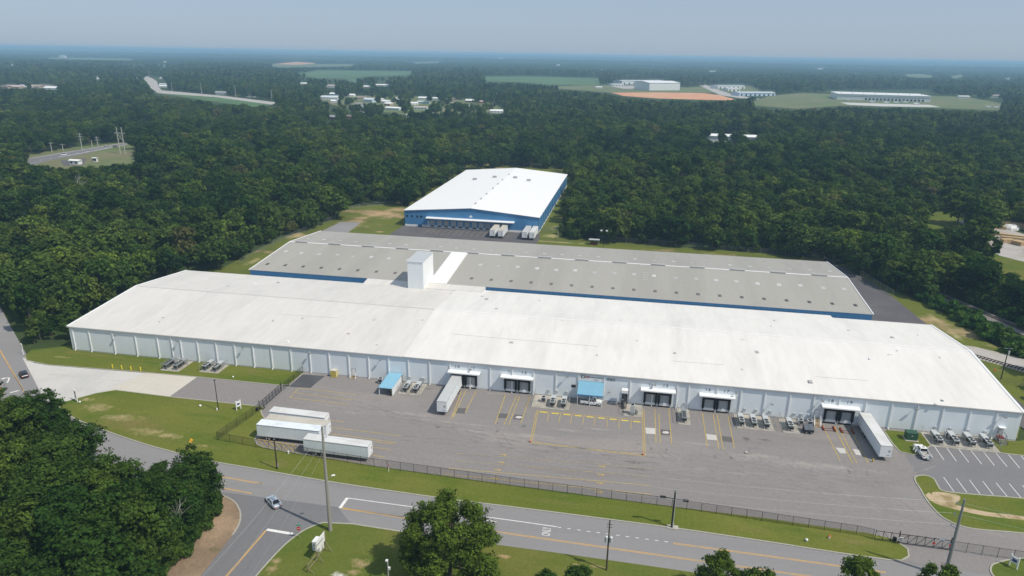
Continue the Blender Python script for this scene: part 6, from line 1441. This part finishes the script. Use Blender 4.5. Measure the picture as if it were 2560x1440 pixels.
def crown_mesh(name, R, H, base, nblob, n, size, mt, cone=0.0, flat=1.0, blob=(.26,.46), tuft=0, spread=.5):
    mid, hz = (H+base)/2, (H-base)/2
    d = rng.normal(size=(nblob,3)); d /= np.linalg.norm(d,axis=1)[:,None]
    rad = rng.uniform(.35,1.0,nblob)**.5
    th = np.arctan2(d[:,1],d[:,0]); p1, p2, p3 = rng.uniform(0,6.28,3)
    lob = 1+.17*np.sin(2*th+p1)+.15*np.sin(3*th+p2)+.12*np.sin(5*d[:,2]+p3)
    c = d*(rad*lob)[:,None]*np.array([R*.74,R*.74,hz*.78]); c[:,2] += mid
    rel = (c[:,2]-base)/(H-base); c[:,:2] *= (1-cone*np.clip(rel,0,1))[:,None]
    rb = R*rng.uniform(*blob,nblob)*(1-.45*cone*np.clip(rel,0,1))
    w = rb**2; idx = rng.choice(nblob, n, p=w/w.sum())
    u = rng.normal(size=(n,3)); u /= np.linalg.norm(u,axis=1)[:,None]
    fl = (u[:,2] < -.25) & (rng.random(n) < .7); u[fl,2] *= -1
    pos = c[idx]+u*rb[idx][:,None]*rng.uniform(.62,1.10,n)[:,None]*np.array([1,1,flat])
    if tuft:                 # leaves gather in sprays at the branch ends
        q = n//tuft; k = rng.integers(0,q,n); pos = pos[k]+rng.normal(size=(n,3))*spread*np.array([1,1,.6])+np.array([0,0,-.25])*rng.random((n,1)); u = u[k]
    nor = u*.9+rng.normal(size=(n,3))*.38+np.array([0,0,.25]); nor /= np.linalg.norm(nor,axis=1)[:,None]
    return quad_mesh(name, pos, nor, size*rng.uniform(.6,1.4,n), mt), c
def trunk_mesh(H, r, cs, nl=6):
    mb = MB(); mb.cyl((0,0,-.4),(0,0,H*.35),r,r*.8,8); mb.cyl((0,0,H*.35),(.2,.1,H*.8),r*.8,r*.25,7)
    for c in cs[:nl]:
        z = min(max(c[2]-abs(c[0])-abs(c[1]),H*.2),H*.6); mb.cyl((0,0,z),tuple(c),r*.42,r*.1,5)
    me = mb.mesh('trunk'); me.materials.append(M['bark']); return me
SPEC = {   # R, H, base, blobs, cone
 'oak': (6.2,13,3.0,24,0.15), 'gum': (4.8,16,3.5,24,0.45), 'pine': (3.8,18,6.0,20,0.6), 'maple': (7.0,12.5,2.5,28,0.1), 'ash': (5.4,15,3.5,26,0.3), 'scrub': (4.8,9.5,1.0,20,0.1)}
def make_level(level, n, size, keys, mt, tuft=0, spread=.5):
    out = []
    for k in keys:
        R, H, b, nb, cone = SPEC[k]
        cm, cs = crown_mesh('crown', R, H, b, nb, n, size, mt, cone, tuft=tuft, spread=spread); out.append((k, cm, trunk_mesh(H, .28, cs), R, H))
    return out
NEAR = make_level('near', 9000, .27, ['oak','gum','maple','ash','scrub','pine','oak','ash'], LEAF['near'], 22, .42)
MID = make_level('mid', 3000, .52, ['oak','gum','maple','ash','pine','scrub'], LEAF['broad'], 9, .5)+make_level('mid', 3000, .52, ['oak','maple','ash','scrub','gum','oak'], LEAF['light'], 9, .5)
LOW = make_level('low', 620, 1.0, ['oak','gum','maple','ash','pine'], LEAF['broad'])+make_level('low', 620, 1.0, ['oak','gum','maple','ash','oak'], LEAF['light'])
TINY = make_level('tiny', 150, 1.9, ['oak','gum','ash'], LEAF['broad'])+make_level('tiny', 150, 1.9, ['oak','gum','ash'], LEAF['light'])
def cluster_mesh(n, w, h, size):
    p = np.stack([rng.uniform(-w/2,w/2,n), rng.uniform(-w/2,w/2,n), rng.uniform(.35,1,n)*h], 1); p[:,2] *= .75+.25*np.sin(p[:,0]*.4+1)*np.cos(p[:,1]*.35)
    nor = rng.normal(size=(n,3))*.6+np.array([0,0,.9]); nor /= np.linalg.norm(nor,axis=1)[:,None]
    return quad_mesh('canopy_patch', p, nor, size*rng.uniform(.6,1.4,n), LEAF['broad'])
CLUST = [cluster_mesh(260,44,15,4.2) for _ in range(3)]

def inside(px, py, poly):
    poly = np.asarray(poly, float); x0, y0 = poly.min(0); x1, y1 = poly.max(0)
    res = np.zeros(len(px), bool); k = np.nonzero((px >= x0) & (px <= x1) & (py >= y0) & (py <= y1))[0]
    if not len(k): return res
    X, Y = px[k], py[k]; r = np.zeros(len(k), bool); j = len(poly)-1
    for i in range(len(poly)):
        xi, yi = poly[i]; xj, yj = poly[j]
        if yi != yj: r ^= ((yi > Y) != (yj > Y)) & (X < (xj-xi)*(Y-yi)/(yj-yi)+xi)
        j = i
    res[k] = r; return res
def vpix(x, y, z):
    d = np.stack([x, y, z-CAM_H], 1); k = d@_f
    return 1280+FPX*(d@_r)/k, 720-FPX*(d@_u)/k
# open ground seen from the air: no tree stands on it or in front of it
V_MAIN = [(-80,742),(0,797),(60,880),(112,880),(176,862),(182,820),(352,724),(486,680),(560,684),(622,664),(700,600),(790,572),(843,546),(860,522),(940,511),(1016,518),(1174,427),(1285,420),(1424,430),
          (1417,475),(1391,560),(1397,598),(1480,604),(1600,612),(2066,650),(2120,688),(2185,706),(2250,740),(2326,768),(2396,803),(2466,853),(2506,874),(2600,905),(2640,1500),(490,1500),(545,1440),(600,1350),(620,1310),(602,1255),(592,1205),(545,1146),(455,1108),(365,1114),(300,1085),(202,1060),(198,985),(172,960),(110,950),(60,956),(20,963),(-80,950)]
VIS = [V_MAIN,
 [(2318,735),(2345,726),(2480,790),(2600,838),(2600,868),(2470,815),(2400,778)], [(2478,575),(2500,563),(2620,583),(2620,690),(2500,670),(2482,620)], [(2300,545),(2360,530),(2410,540),(2400,560),(2350,574),(2308,562)],
 [(55,399),(80,389),(200,366),(322,352),(336,378),(336,404),(240,413),(180,416),(95,411)], [(356,190),(402,193),(412,225),(560,239),(692,253),(692,264),(560,257),(385,236)],
 [(712,190),(800,176),(1037,177),(1020,190),(930,191),(870,199),(800,196)], [(1204,204),(1215,191),(1330,190),(1500,195),(1500,213),(1370,213),(1300,206)], [(1378,221),(1400,214),(1480,212),(1580,213),(1720,218),(1800,211),(1880,215),(1912,233),(1836,250),(1740,251),(1640,248),(1560,243),(1520,233)],
 [(1858,264),(1925,239),(2010,231),(2080,234),(2330,238),(2420,241),(2522,262),(2500,277),(2330,272),(2220,268),(2100,266),(1990,274)], [(2228,188),(2300,184),(2342,190),(2345,195),(2290,194)], [(2350,193),(2400,186),(2426,191),(2400,197)],
 [(640,163),(720,159),(905,160),(880,166),(700,169)], [(80,147),(140,143),(322,146),(362,152),(200,150)], [(1000,157),(1090,153),(1122,157),(1040,160)], [(250,169),(320,165),(462,160),(482,165),(350,171)], [(672,161),(740,154),(802,158),(745,163)],
 [(1770,336),(1890,338),(1890,347),(1770,345)], [(860,201),(885,195),(902,199),(890,207)]]
V_SOFT = [(798,252),(850,238),(1000,236),(1130,244),(1232,254),(1275,282),(1200,288),(1100,287),(1040,293),(985,286),(900,280),(830,264)]
def blocked(x, y, h, r):
    bad = np.zeros(len(x), bool); soft = np.zeros(len(x), bool)
    for (dx, fz) in ((0,1.0),(-.95,.62),(.95,.62),(0,.3),(0,0),(-.6,.9),(.6,.9)):
        px, py = vpix(x+dx*r, y, h*fz)
        for vi, V in enumerate(VIS):
            if vi < 6 or dx == 0: bad |= inside(px, py, V)
        soft |= inside(px, py, V_SOFT)
        for (a, b, c, d) in HOUSE_BOX: bad |= (px > a) & (px < c) & (py > b) & (py < d)
    bad |= soft & (rng.random(len(x)) > .2)
    return bad
NEa = np.array(NEs); SWa = np.array(SW); CL = (NEa+SWa)/2
def off_road(x, y):
    p = np.stack([x,y],1); ok = np.ones(len(x), bool); k = np.nonzero(y < 320)[0]
    for i in range(len(CL)-1):
        a, b = CL[i], CL[i+1]; ab = b-a; t = np.clip(((p[k]-a)@ab)/(ab@ab), 0, 1); d = np.linalg.norm(p[k]-a-t[:,None]*ab, axis=1); ok[k[d < 8.2]] = False
    ok &= ~((y < 116) & (x > -77) & (x < -54)) & ~((x > 62) & (y < 172))
    ok &= ~inside(x, y, [(-178,166),(-143,138.5),(-127,131),(-111,126.5),(-90,122.6),(60,117),(60,172),(-178,172)])
    ok &= ~((x > -167.5) & (x < 100) & (y > 165) & (y < 300)) & ~((x > -124) & (x < -43) & (y > 290) & (y < 492))
    return ok
def band(y0, y1, sp):
    xmax = y1*1.02+60; nx_, ny_ = int(2*xmax/sp), int((y1-y0)/sp)
    X, Y = np.meshgrid(np.arange(nx_)*sp-xmax, np.arange(ny_)*sp+y0)
    x = (X+rng.uniform(-.45,.45,X.shape)*sp).ravel(); y = (Y+rng.uniform(-.45,.45,X.shape)*sp).ravel()
    px, py = vpix(x, y, np.full(len(x), 5.0)); k = (px > -120) & (px < 2680) & (py < 1560); return x[k], y[k]
def field_noise(x, y, s):
    return np.sin(x*s+1.3)*np.cos(y*s*1.2+.4)+.6*np.sin(x*s*2.3-y*s*1.7)+.4*np.cos(x*s*4.1+y*s*3.3+2)
T_x, T_y, T_s, T_lev, T_k, T_h = [], [], [], [], [], []
for (y0, y1, sp, lev, protos) in ((62,170,5.6,'NEAR',NEAR),(170,480,8.2,'MID',MID),(480,1000,9.2,'MIDFAR',MID),(1000,1700,10.5,'LOW',LOW),(1700,3600,15,'TINY',TINY)):
    x, y = band(y0, y1, sp); k = rng.integers(0, len(protos), len(x))
    if lev != 'NEAR':       # darker and lighter stands
        hf = len(protos)//2; k = k % hf+hf*((field_noise(x,y,.012)+rng.normal(0,.75,len(x))) > .25)
    s = rng.uniform(.55,1.30,len(x))*(1+.10*field_noise(x,y,.02))*(1.0 if y0 < 1700 else 1.15)
    if lev == 'NEAR': s *= .88
    H_ = np.array([p[4] for p in protos])[k]*s; R_ = np.array([p[3] for p in protos])[k]*s
    keep = off_road(x, y) & ~blocked(x, y, H_, R_*(.7 if lev == 'NEAR' else .85))
    # thin places in the wood
    keep &= (field_noise(x,y,.011)+rng.uniform(-.5,.5,len(x)) > -1.45)
    T_x.append(x[keep]); T_y.append(y[keep]); T_s.append(s[keep]); T_lev += [lev]*int(keep.sum()); T_k.append(k[keep]); T_h.append(H_[keep])
    # lower growth closing the wood edges
    if y1 <= 480:
        x2, y2 = band(y0, y1, 4.6); s2 = rng.uniform(.30,.70,len(x2)); kk = rng.integers(0,len(protos),len(x2))
        H2 = np.array([p[4] for p in protos])[kk]*s2; R2 = np.array([p[3] for p in protos])[kk]*s2
        kp = off_road(x2,y2) & ~blocked(x2,y2,H2,R2*.55) & (rng.random(len(x2)) < (.8 if lev == 'NEAR' else .55))
        T_x.append(x2[kp]); T_y.append(y2[kp]); T_s.append(s2[kp]); T_lev += [lev]*int(kp.sum()); T_k.append(kk[kp]); T_h.append(H2[kp])
T_x, T_y, T_s, T_k, T_h = map(np.concatenate, (T_x, T_y, T_s, T_k, T_h)); T_lev = np.array(T_lev)
dist = np.sqrt(T_x**2+T_y**2+CAM_H**2); app = T_h/dist
pxs, pys = vpix(T_x, T_y, T_h*.8); vis = (pxs > -10) & (pxs < 2570) & (pys < 1440) & (T_h > 6)
order = np.argsort(-np.where(vis, app, 0)); single = order[:285]
is_single = np.zeros(len(T_x), bool); is_single[single] = True
LAND = [(gp(192,1003),'the drive mouth sign'),(gp(330,1130),'the bend kerb'),(gp(481,1150),'the orange warning sign'),(gp(570,1280),'the side road verge'),(gp(500,1420),'the side road lane line'),(gp(76,1290),'the bleached dead tree'),(gp(20,1050),'the left-turn arrow'),
        (gp(230,1300),'the pale dead treetops'),(gp(40,890),'the small roadside notice'),(gp(120,850),'the white warehouse front corner'),(gp(250,760),'the white warehouse gable ridge'),(gp(430,690),'the white warehouse rear corner'),(gp(560,660),'the grey roof front corner'),(gp(690,600),'the drive stub fence'),(gp(800,560),'the drive stub'),(gp(880,510),'the bare soil patch'),
        (gp(1000,490),'the blue warehouse side wall'),(gp(1100,440),'the blue warehouse rear'),(gp(1420,500),'the blue warehouse downpipes'),(gp(1430,580),'the corner fence'),(gp(1500,590),'the open shelter'),(gp(1600,590),'the rear fence start'),(gp(1750,600),'the middle of the rear fence'),(gp(1900,615),'the rear fence skylight rows'),(gp(2040,625),'the grey roof rear corner'),
        (gp(2150,670),'the shaded east drive'),(gp(2230,720),'the east drive pole'),(gp(2330,700),'the railway cutting'),(gp(2450,740),'the railway sleepers'),(gp(2550,780),'the railway bend'),(gp(2350,590),'the power-line clearing'),(gp(2450,620),'the lumber yard'),(gp(300,640),'the white gable, well back in the shade'),(gp(100,760),'the road through the western wood'),(gp(0,700),'the far western road verge')]
LANDP = np.array([l[0] for l in LAND])
def zone(x, y, h):
    i = int(np.argmin(((LANDP-np.array([x,y]))**2).sum(1)))
    g_ = 'woodland trees around the warehouses'
    sz = 'small' if h < 8.5 else 'medium' if h < 11 else 'large' if h < 14 else 'towering'
    return sz, 'in the woods by '+LAND[i][1].replace('left-turn','turn'), g_
KIND = {'oak':'broad oak-like tree','gum':'narrow leafy tree','pine':'slim tree','maple':'wide round-crowned tree','ash':'upright leafy tree','scrub':'low bushy tree'}
PROT = {'NEAR':NEAR,'MID':MID,'MIDFAR':MID,'LOW':LOW,'TINY':TINY}
for i in single:
    key, cm, tm, R_, H_ = PROT[T_lev[i]][T_k[i]]; sz, zl, zg = zone(T_x[i], T_y[i], T_h[i])
    t = thing('leafy_tree' if key != 'pine' else 'slim_tree', '%s %s %s' % (sz, KIND[key], zl), 'tree', (T_x[i],T_y[i],0), float(rng.uniform(0,6.28)), zg)
    t.scale = (T_s[i]*rng.uniform(.9,1.1), T_s[i]*rng.uniform(.9,1.1), T_s[i])
    obj('crown', cm, None, t); obj('trunk', tm, None, t)

for j, (x_, y_, k_, s_) in enumerate([(-80.5,106.5,0,.78),(-80,100.5,3,.72),(-79.6,95,4,.9),(-79.8,89.5,2,.72),(-80.2,84,6,.75),(-80.5,78,7,.7),(-85,110,2,.8),(-84.5,102,1,.7),(-84,92,7,.75)]):
    key, cm, tm, R_, H_ = NEAR[k_]
    t = thing('verge_tree', 'full leafy tree overhanging the tan verge, %s along the side road' % ('first','second','third','fourth','fifth','sixth','seventh','eighth','ninth')[j], 'tree', (x_,y_,0), j*1.7, 'verge trees'); t.scale = (s_*.95,)*3
    obj('crown', cm, None, t); obj('trunk', tm, None, t)

# all other trees: one wood, instanced from the same crowns
def scatter(name, pts, scales, idx, protos, label, cat):
    me = bpy.data.meshes.new(name); me.vertices.add(len(pts)); me.vertices.foreach_set('co', np.asarray(pts, np.float32).ravel())
    for nm, ty, arr in (('tree_scale','FLOAT',np.asarray(scales,np.float32)),('tree_kind','INT',np.asarray(idx,np.int32)),('tree_turn','FLOAT',rng.uniform(0,6.28,len(pts)).astype(np.float32))):
        at = me.attributes.new(nm, ty, 'POINT'); at.data.foreach_set('value', arr)
    me.update(); o = bpy.data.objects.new(name, me); C.objects.link(o); tag(o, label, cat, kind='stuff')
    col = bpy.data.collections.new(name+'_kinds')
    for j, pm in enumerate(protos):
        po = bpy.data.objects.new('%s_kind_%02d' % (name, j), pm); col.objects.link(po)
    ng = bpy.data.node_groups.new(name, 'GeometryNodeTree')
    ng.interface.new_socket('Geometry', in_out='INPUT', socket_type='NodeSocketGeometry'); ng.interface.new_socket('Geometry', in_out='OUTPUT', socket_type='NodeSocketGeometry')
    N, L = ng.nodes, ng.links
    gi, go = N.new('NodeGroupInput'), N.new('NodeGroupOutput'); iop = N.new('GeometryNodeInstanceOnPoints'); ci = N.new('GeometryNodeCollectionInfo')
    ci.inputs['Collection'].default_value = col; ci.inputs['Separate Children'].default_value = True; ci.inputs['Reset Children'].default_value = True
    def att(nm, ty):
        a = N.new('GeometryNodeInputNamedAttribute'); a.data_type = ty; a.inputs['Name'].default_value = nm; return a.outputs['Attribute']
    cx = N.new('ShaderNodeCombineXYZ'); L.new(att('tree_turn','FLOAT'), cx.inputs['Z'])
    e2r = N.new('FunctionNodeEulerToRotation'); L.new(cx.outputs[0], e2r.inputs[0])
    L.new(gi.outputs[0], iop.inputs['Points']); L.new(ci.outputs[0], iop.inputs['Instance']); iop.inputs['Pick Instance'].default_value = True
    L.new(att('tree_kind','INT'), iop.inputs['Instance Index']); L.new(e2r.outputs[0], iop.inputs['Rotation']); L.new(att('tree_scale','FLOAT'), iop.inputs['Scale'])
    L.new(iop.outputs[0], go.inputs[0])
    md = o.modifiers.new('scatter', 'NODES'); md.node_group = ng
    return o
allp = []; offs = {}
for nm, pr in (('NEAR',NEAR),('MID',MID),('LOW',LOW),('TINY',TINY)):
    offs[nm] = len(allp)
    for (k_, cm, tm, R_, H_) in pr:
        if nm in ('NEAR','MID'):       # crown and trunk in one mesh for the instanced wood
            tv = np.array([v.co for v in tm.vertices]); me = cm.copy()
            bm_ = __import__('bmesh').new(); bm_.from_mesh(cm); nf0 = len(bm_.faces); bm_.from_mesh(tm); bm_.faces.ensure_lookup_table()
            for f_ in bm_.faces[nf0:]: f_.material_index = 1
            bm_.to_mesh(me); bm_.free(); me.materials.append(M['bark'])
            allp.append(me)
        else: allp.append(cm)
offs['MIDFAR'] = offs['MID']
rest = np.nonzero(~is_single)[0]
idx = np.array([offs[T_lev[i]]+T_k[i] for i in rest]); pts = np.stack([T_x[rest], T_y[rest], np.zeros(len(rest))], 1); scl = T_s[rest]
cb = len(allp); allp += CLUST
cx_, cy_, cs_ = [], [], []
for (y0, y1, sp, sc) in ((3600,7500,33,1.0),(7500,14000,75,2.0),(14000,26000,170,4.0)):
    x, y = band(y0, y1, sp); kp = ~blocked(x, y, np.full(len(x), 15.0), np.full(len(x), 15.0)) & (field_noise(x,y,.0016)+rng.uniform(-.4,.4,len(x)) > -.95)
    cx_.append(x[kp]); cy_.append(y[kp]); cs_.append(np.full(kp.sum(), sc)*rng.uniform(.75,1.2,kp.sum()))
cx_, cy_, cs_ = map(np.concatenate, (cx_, cy_, cs_))
pz = -6.0*(cs_-1); pts = np.concatenate([pts, np.stack([cx_, cy_, np.minimum(pz*.9, 0)], 1)]); scl = np.concatenate([scl, cs_]); idx = np.concatenate([idx, cb+rng.integers(0,3,len(cx_))])
print('trees', len(single), 'wood instances', len(pts))
scatter('forest', pts, scl, idx, allp, 'unbroken green wood stretching from the warehouses to the hazy horizon', 'forest')

# ------------------------------------------------------------------ single trees with places of their own
def lobed_crown(R, H, base, lobes, sub, n, size, mt, tuft=26, spread=.36):
    """crown of separate limbs: lobes round the trunk and leaders at the top, each a group of sprays"""
    cs = []
    for i in range(lobes):
        t = i/lobes; z = base+(H-base)*(.12+.82*t); rr = R*(.80*math.sqrt(max(1-((t-.30)/.78)**2,.05))); th = i*2.399+rng.uniform(-.4,.4)
        c0 = np.array([rr*math.cos(th), rr*math.sin(th), z-.06*rr])*np.array([1,1,1])*(1 if rng.random() > .15 else .8)
        for j in range(sub):
            d = rng.normal(size=3)*np.array([1,1,.75]); d /= np.linalg.norm(d); cs.append((*(c0+d*R*.15*rng.uniform(.4,1.2)), R*rng.uniform(.085,.17)))
    for k in range(5):
        th = rng.uniform(0,6.28); cs.append((R*.25*math.cos(th), R*.25*math.sin(th), H*rng.uniform(.90,1.03), R*.12)); cs.append((R*.26*math.cos(th), R*.26*math.sin(th), H*.86, R*.17))
    cs = np.array(cs); w = cs[:,3]**2; idx = rng.choice(len(cs), n, p=w/w.sum()); q = n//tuft
    u = rng.normal(size=(n,3)); u /= np.linalg.norm(u,axis=1)[:,None]; fl = (u[:,2] < -.2) & (rng.random(n) < .6); u[fl,2] *= -1
    pos = cs[idx,:3]+u*cs[idx,3][:,None]*rng.uniform(.7,1.15,n)[:,None]
    k = rng.integers(0,q,n); pos = pos[k]+rng.normal(size=(n,3))*spread*np.array([1,1,.55])+np.array([0,0,-.3])*rng.random((n,1)); u = u[k]
    nor = u*.9+rng.normal(size=(n,3))*.4+np.array([0,0,.3]); nor /= np.linalg.norm(nor,axis=1)[:,None]
    return quad_mesh('crown', pos, nor, size*rng.uniform(.6,1.4,n), mt), cs[::max(1,len(cs)//14),:3]
def lone_tree(name, label, center, zc, R, H, base, nb, n, size, mt, cone=.1, group=None):
    g = gp(*center, zc); t = thing(name, label, 'tree', (*g,.05), group=group)
    cm, cs = lobed_crown(R, H, base, nb, 6, n, size, LEAF[mt]); obj('crown', cm, None, t); obj('trunk', trunk_mesh(H, .4, cs, 14), None, t); return t
lone_tree('lone_tree', 'large round-headed tree alone on the roadside lawn', (1124,1358), 7.0, 8.7, 14.4, .6, 42, 46000, .21, 'lone', .25)
for (px, top, R, lab, mtn) in [(1805,1398,3.7,'leafy tree top rising at the road edge near the dashed lane line','lone'),(2158,1404,3.2,'bright young tree top rising at the road edge before the gate','lone'),(2368,1428,3.8,'low tree top at the foot of the grey gate pole','lone'),(1445,1427,2.9,'bushy tree top below the transformer pole','near'),(1365,1439,2.6,'small bushy tree top beside the transformer pole','near'),(1905,1435,3.2,'second leafy tree top at the road edge near the dashed lane line','near')]:
    H_ = 8.5; g = gp(px, top, H_-.3); t = thing('roadside_tree', lab, 'tree', (*g,.05), group='roadside trees')
    cm, cs = lobed_crown(R, H_, 1.0, 18, 4, 11000, .19, LEAF[mtn], 22, .3); obj('crown', cm, None, t); obj('trunk', trunk_mesh(H_, .2, cs), None, t)
for (px, py, zc, R, H_, lab) in [(98,1060,8.5,6.0,16.2,'tallest full-crowned tree at the junction wood tip by the concrete drive'),(28,1045,8.5,6.0,13,'full-crowned tree at the junction wood tip beside the turn arrow lane'),(134,1080,7.5,3.6,14.2,'narrow twin-topped tree at the junction wood tip by the drive mouth sign'),(60,1080,7.5,6.0,12.5,'broad tree just behind the junction wood tip')]:
    lone_tree('wood_tip_tree', lab, (px,py), zc, R, H_, 1.0, 30, 22000, .24, 'near', group='trees at the junction wood tip')
for (px, py, lab) in [(375,365,'tall dark oak rising beside the highway meadow'),(395,385,'round dark tree in front of the highway meadow'),(408,375,'second tall tree beside the highway meadow'),(2450,600,'big spreading tree before the lumber yard')]:
    t = lone_tree('meadow_tree', lab, (px,py), 11, 9, 20, 3, 24, 6000, .62, 'near', .2)
sh = [crown_mesh('leaves', 2.3, 3.2, .1, 16, 1500, .30, LEAF['bush'], .1)[0] for _ in range(3)]
shd = [crown_mesh('leaves', 2.3, 3.0, .1, 16, 1800, .25, LEAF['near'], .1)[0] for _ in range(2)]
spots = [(2262,758),(2280,770),(2298,782),(2318,790),(2335,806),(2352,815),(2372,826),(2392,838),(2412,850),(2432,858),(2452,866),(2472,876),(2495,884),(2518,893),(2540,902),(2300,762),(2322,775),(2345,790),(2368,800),(2390,812),(2414,822),(2440,835),(2465,846),(2490,855),(2515,864),(2540,872),(2560,880),(2500,870),(2525,880),(2548,890),
         (2478,783),(2500,793),(2522,804),(2545,812),(2460,772),(2556,822),(2440,762),(2380,818),(2405,835),(2430,845)]
for i, (px, py) in enumerate(spots):
    if i < 30 or i > 36: px = max(px, float(np.interp(py, [740,772,808,859,880,905],[2268,2330,2397,2468,2506,2560]))+4+(i%4)*11)
    g = gp(px, py-4); t = thing('shrub', 'bright green shrub in the thicket between the grass and the railway' if i < 30 or i > 36 else 'bright green shrub on the far side of the railway', 'shrub', (*g,.0), float(rng.uniform(0,6)), 'railway shrubs')
    s_ = rng.uniform(.8,1.5); t.scale = (s_,s_,s_*rng.uniform(.8,1.2)); obj('leaves', sh[i%3], None, t); st = MB().cyl((0,0,-.2),(0,0,1.8),.12,.05,5); st.build('stem', M['bark'], t)
for i in range(22):
    y_ = 78+i*1.45+float(rng.uniform(-.5,.5)); x_ = -77.4-float(rng.uniform(0,1.0))+(.9 if y_ < 96 else 0)-max(0,(y_-104))*.35
    t = thing('verge_shrub', 'low dark shrub at the wood foot along the tan verge', 'shrub', (x_,y_,0), float(rng.uniform(0,6)), 'verge shrubs'); s_ = rng.uniform(.7,1.15); t.scale = (s_,s_,s_)
    obj('leaves', shd[i%2], None, t); MB().cyl((0,0,-.2),(0,0,1.6),.1,.05,5).build('stem', M['bark'], t)
def dead_tree(px, py, z, H, label, seed):
    r = random.Random(seed); g = gp(px, py, z); t = thing('dead_tree', label, 'tree', (*g,0)); tr = MB(); br = MB()
    def grow(p, d, L, rad, lev, mb):
        q = p+d*L; mb.cyl(p, q, rad, rad*.6, 5)
        if lev == 0: return
        for _ in range(3 if lev > 1 else 2):
            nd_ = (d+Vector((r.uniform(-.8,.8),r.uniform(-.8,.8),r.uniform(-.15,.5)))).normalized(); grow(p.lerp(q, r.uniform(.55,1)), nd_, L*r.uniform(.55,.8), rad*.5, lev-1, br)
    grow(Vector((0,0,-.3)), Vector((0,0,1)), H*.52, .2, 4, tr)
    tr.build('trunk', M['bark_dead'], t); br.build('branches', M['bark_dead'], t)
for i, (px, py, z, H, lab) in enumerate([(76,1215,9,9.5,'bleached dead tree with spreading bare limbs in the junction wood'),(113,1180,10,10,'slender bare dead tree behind the spreading dead one'),(428,1290,8,9,'pale dead treetop among the foliage near the side road'),(186,445,14,15,'grey bare tree in front of the highway lot')]): dead_tree(px, py, z, H, lab, i+3)

# ================================================================== hazy summer air
hb = MB().box(-FAR-500,-2200,-2.0,FAR+500,FAR+1000,96.0).build('haze', None); tag(hb, kind='stuff'); hb['label'] = 'thin pale summer haze over the whole landscape'; hb['category'] = 'haze'
hm = bpy.data.materials.new('haze'); hm.use_nodes = True; nt = hm.node_tree; nt.nodes.clear()
pv = nt.nodes.new('ShaderNodeVolumePrincipled'); pv.inputs['Color'].default_value = (.45,.73,1.0,1); pv.inputs['Density'].default_value = 1.5e-4; pv.inputs['Anisotropy'].default_value = 0.0
mo = nt.nodes.new('ShaderNodeOutputMaterial'); nt.links.new(pv.outputs[0], mo.inputs['Volume']); hb.data.materials.append(hm)
hb.display_type = 'WIRE'
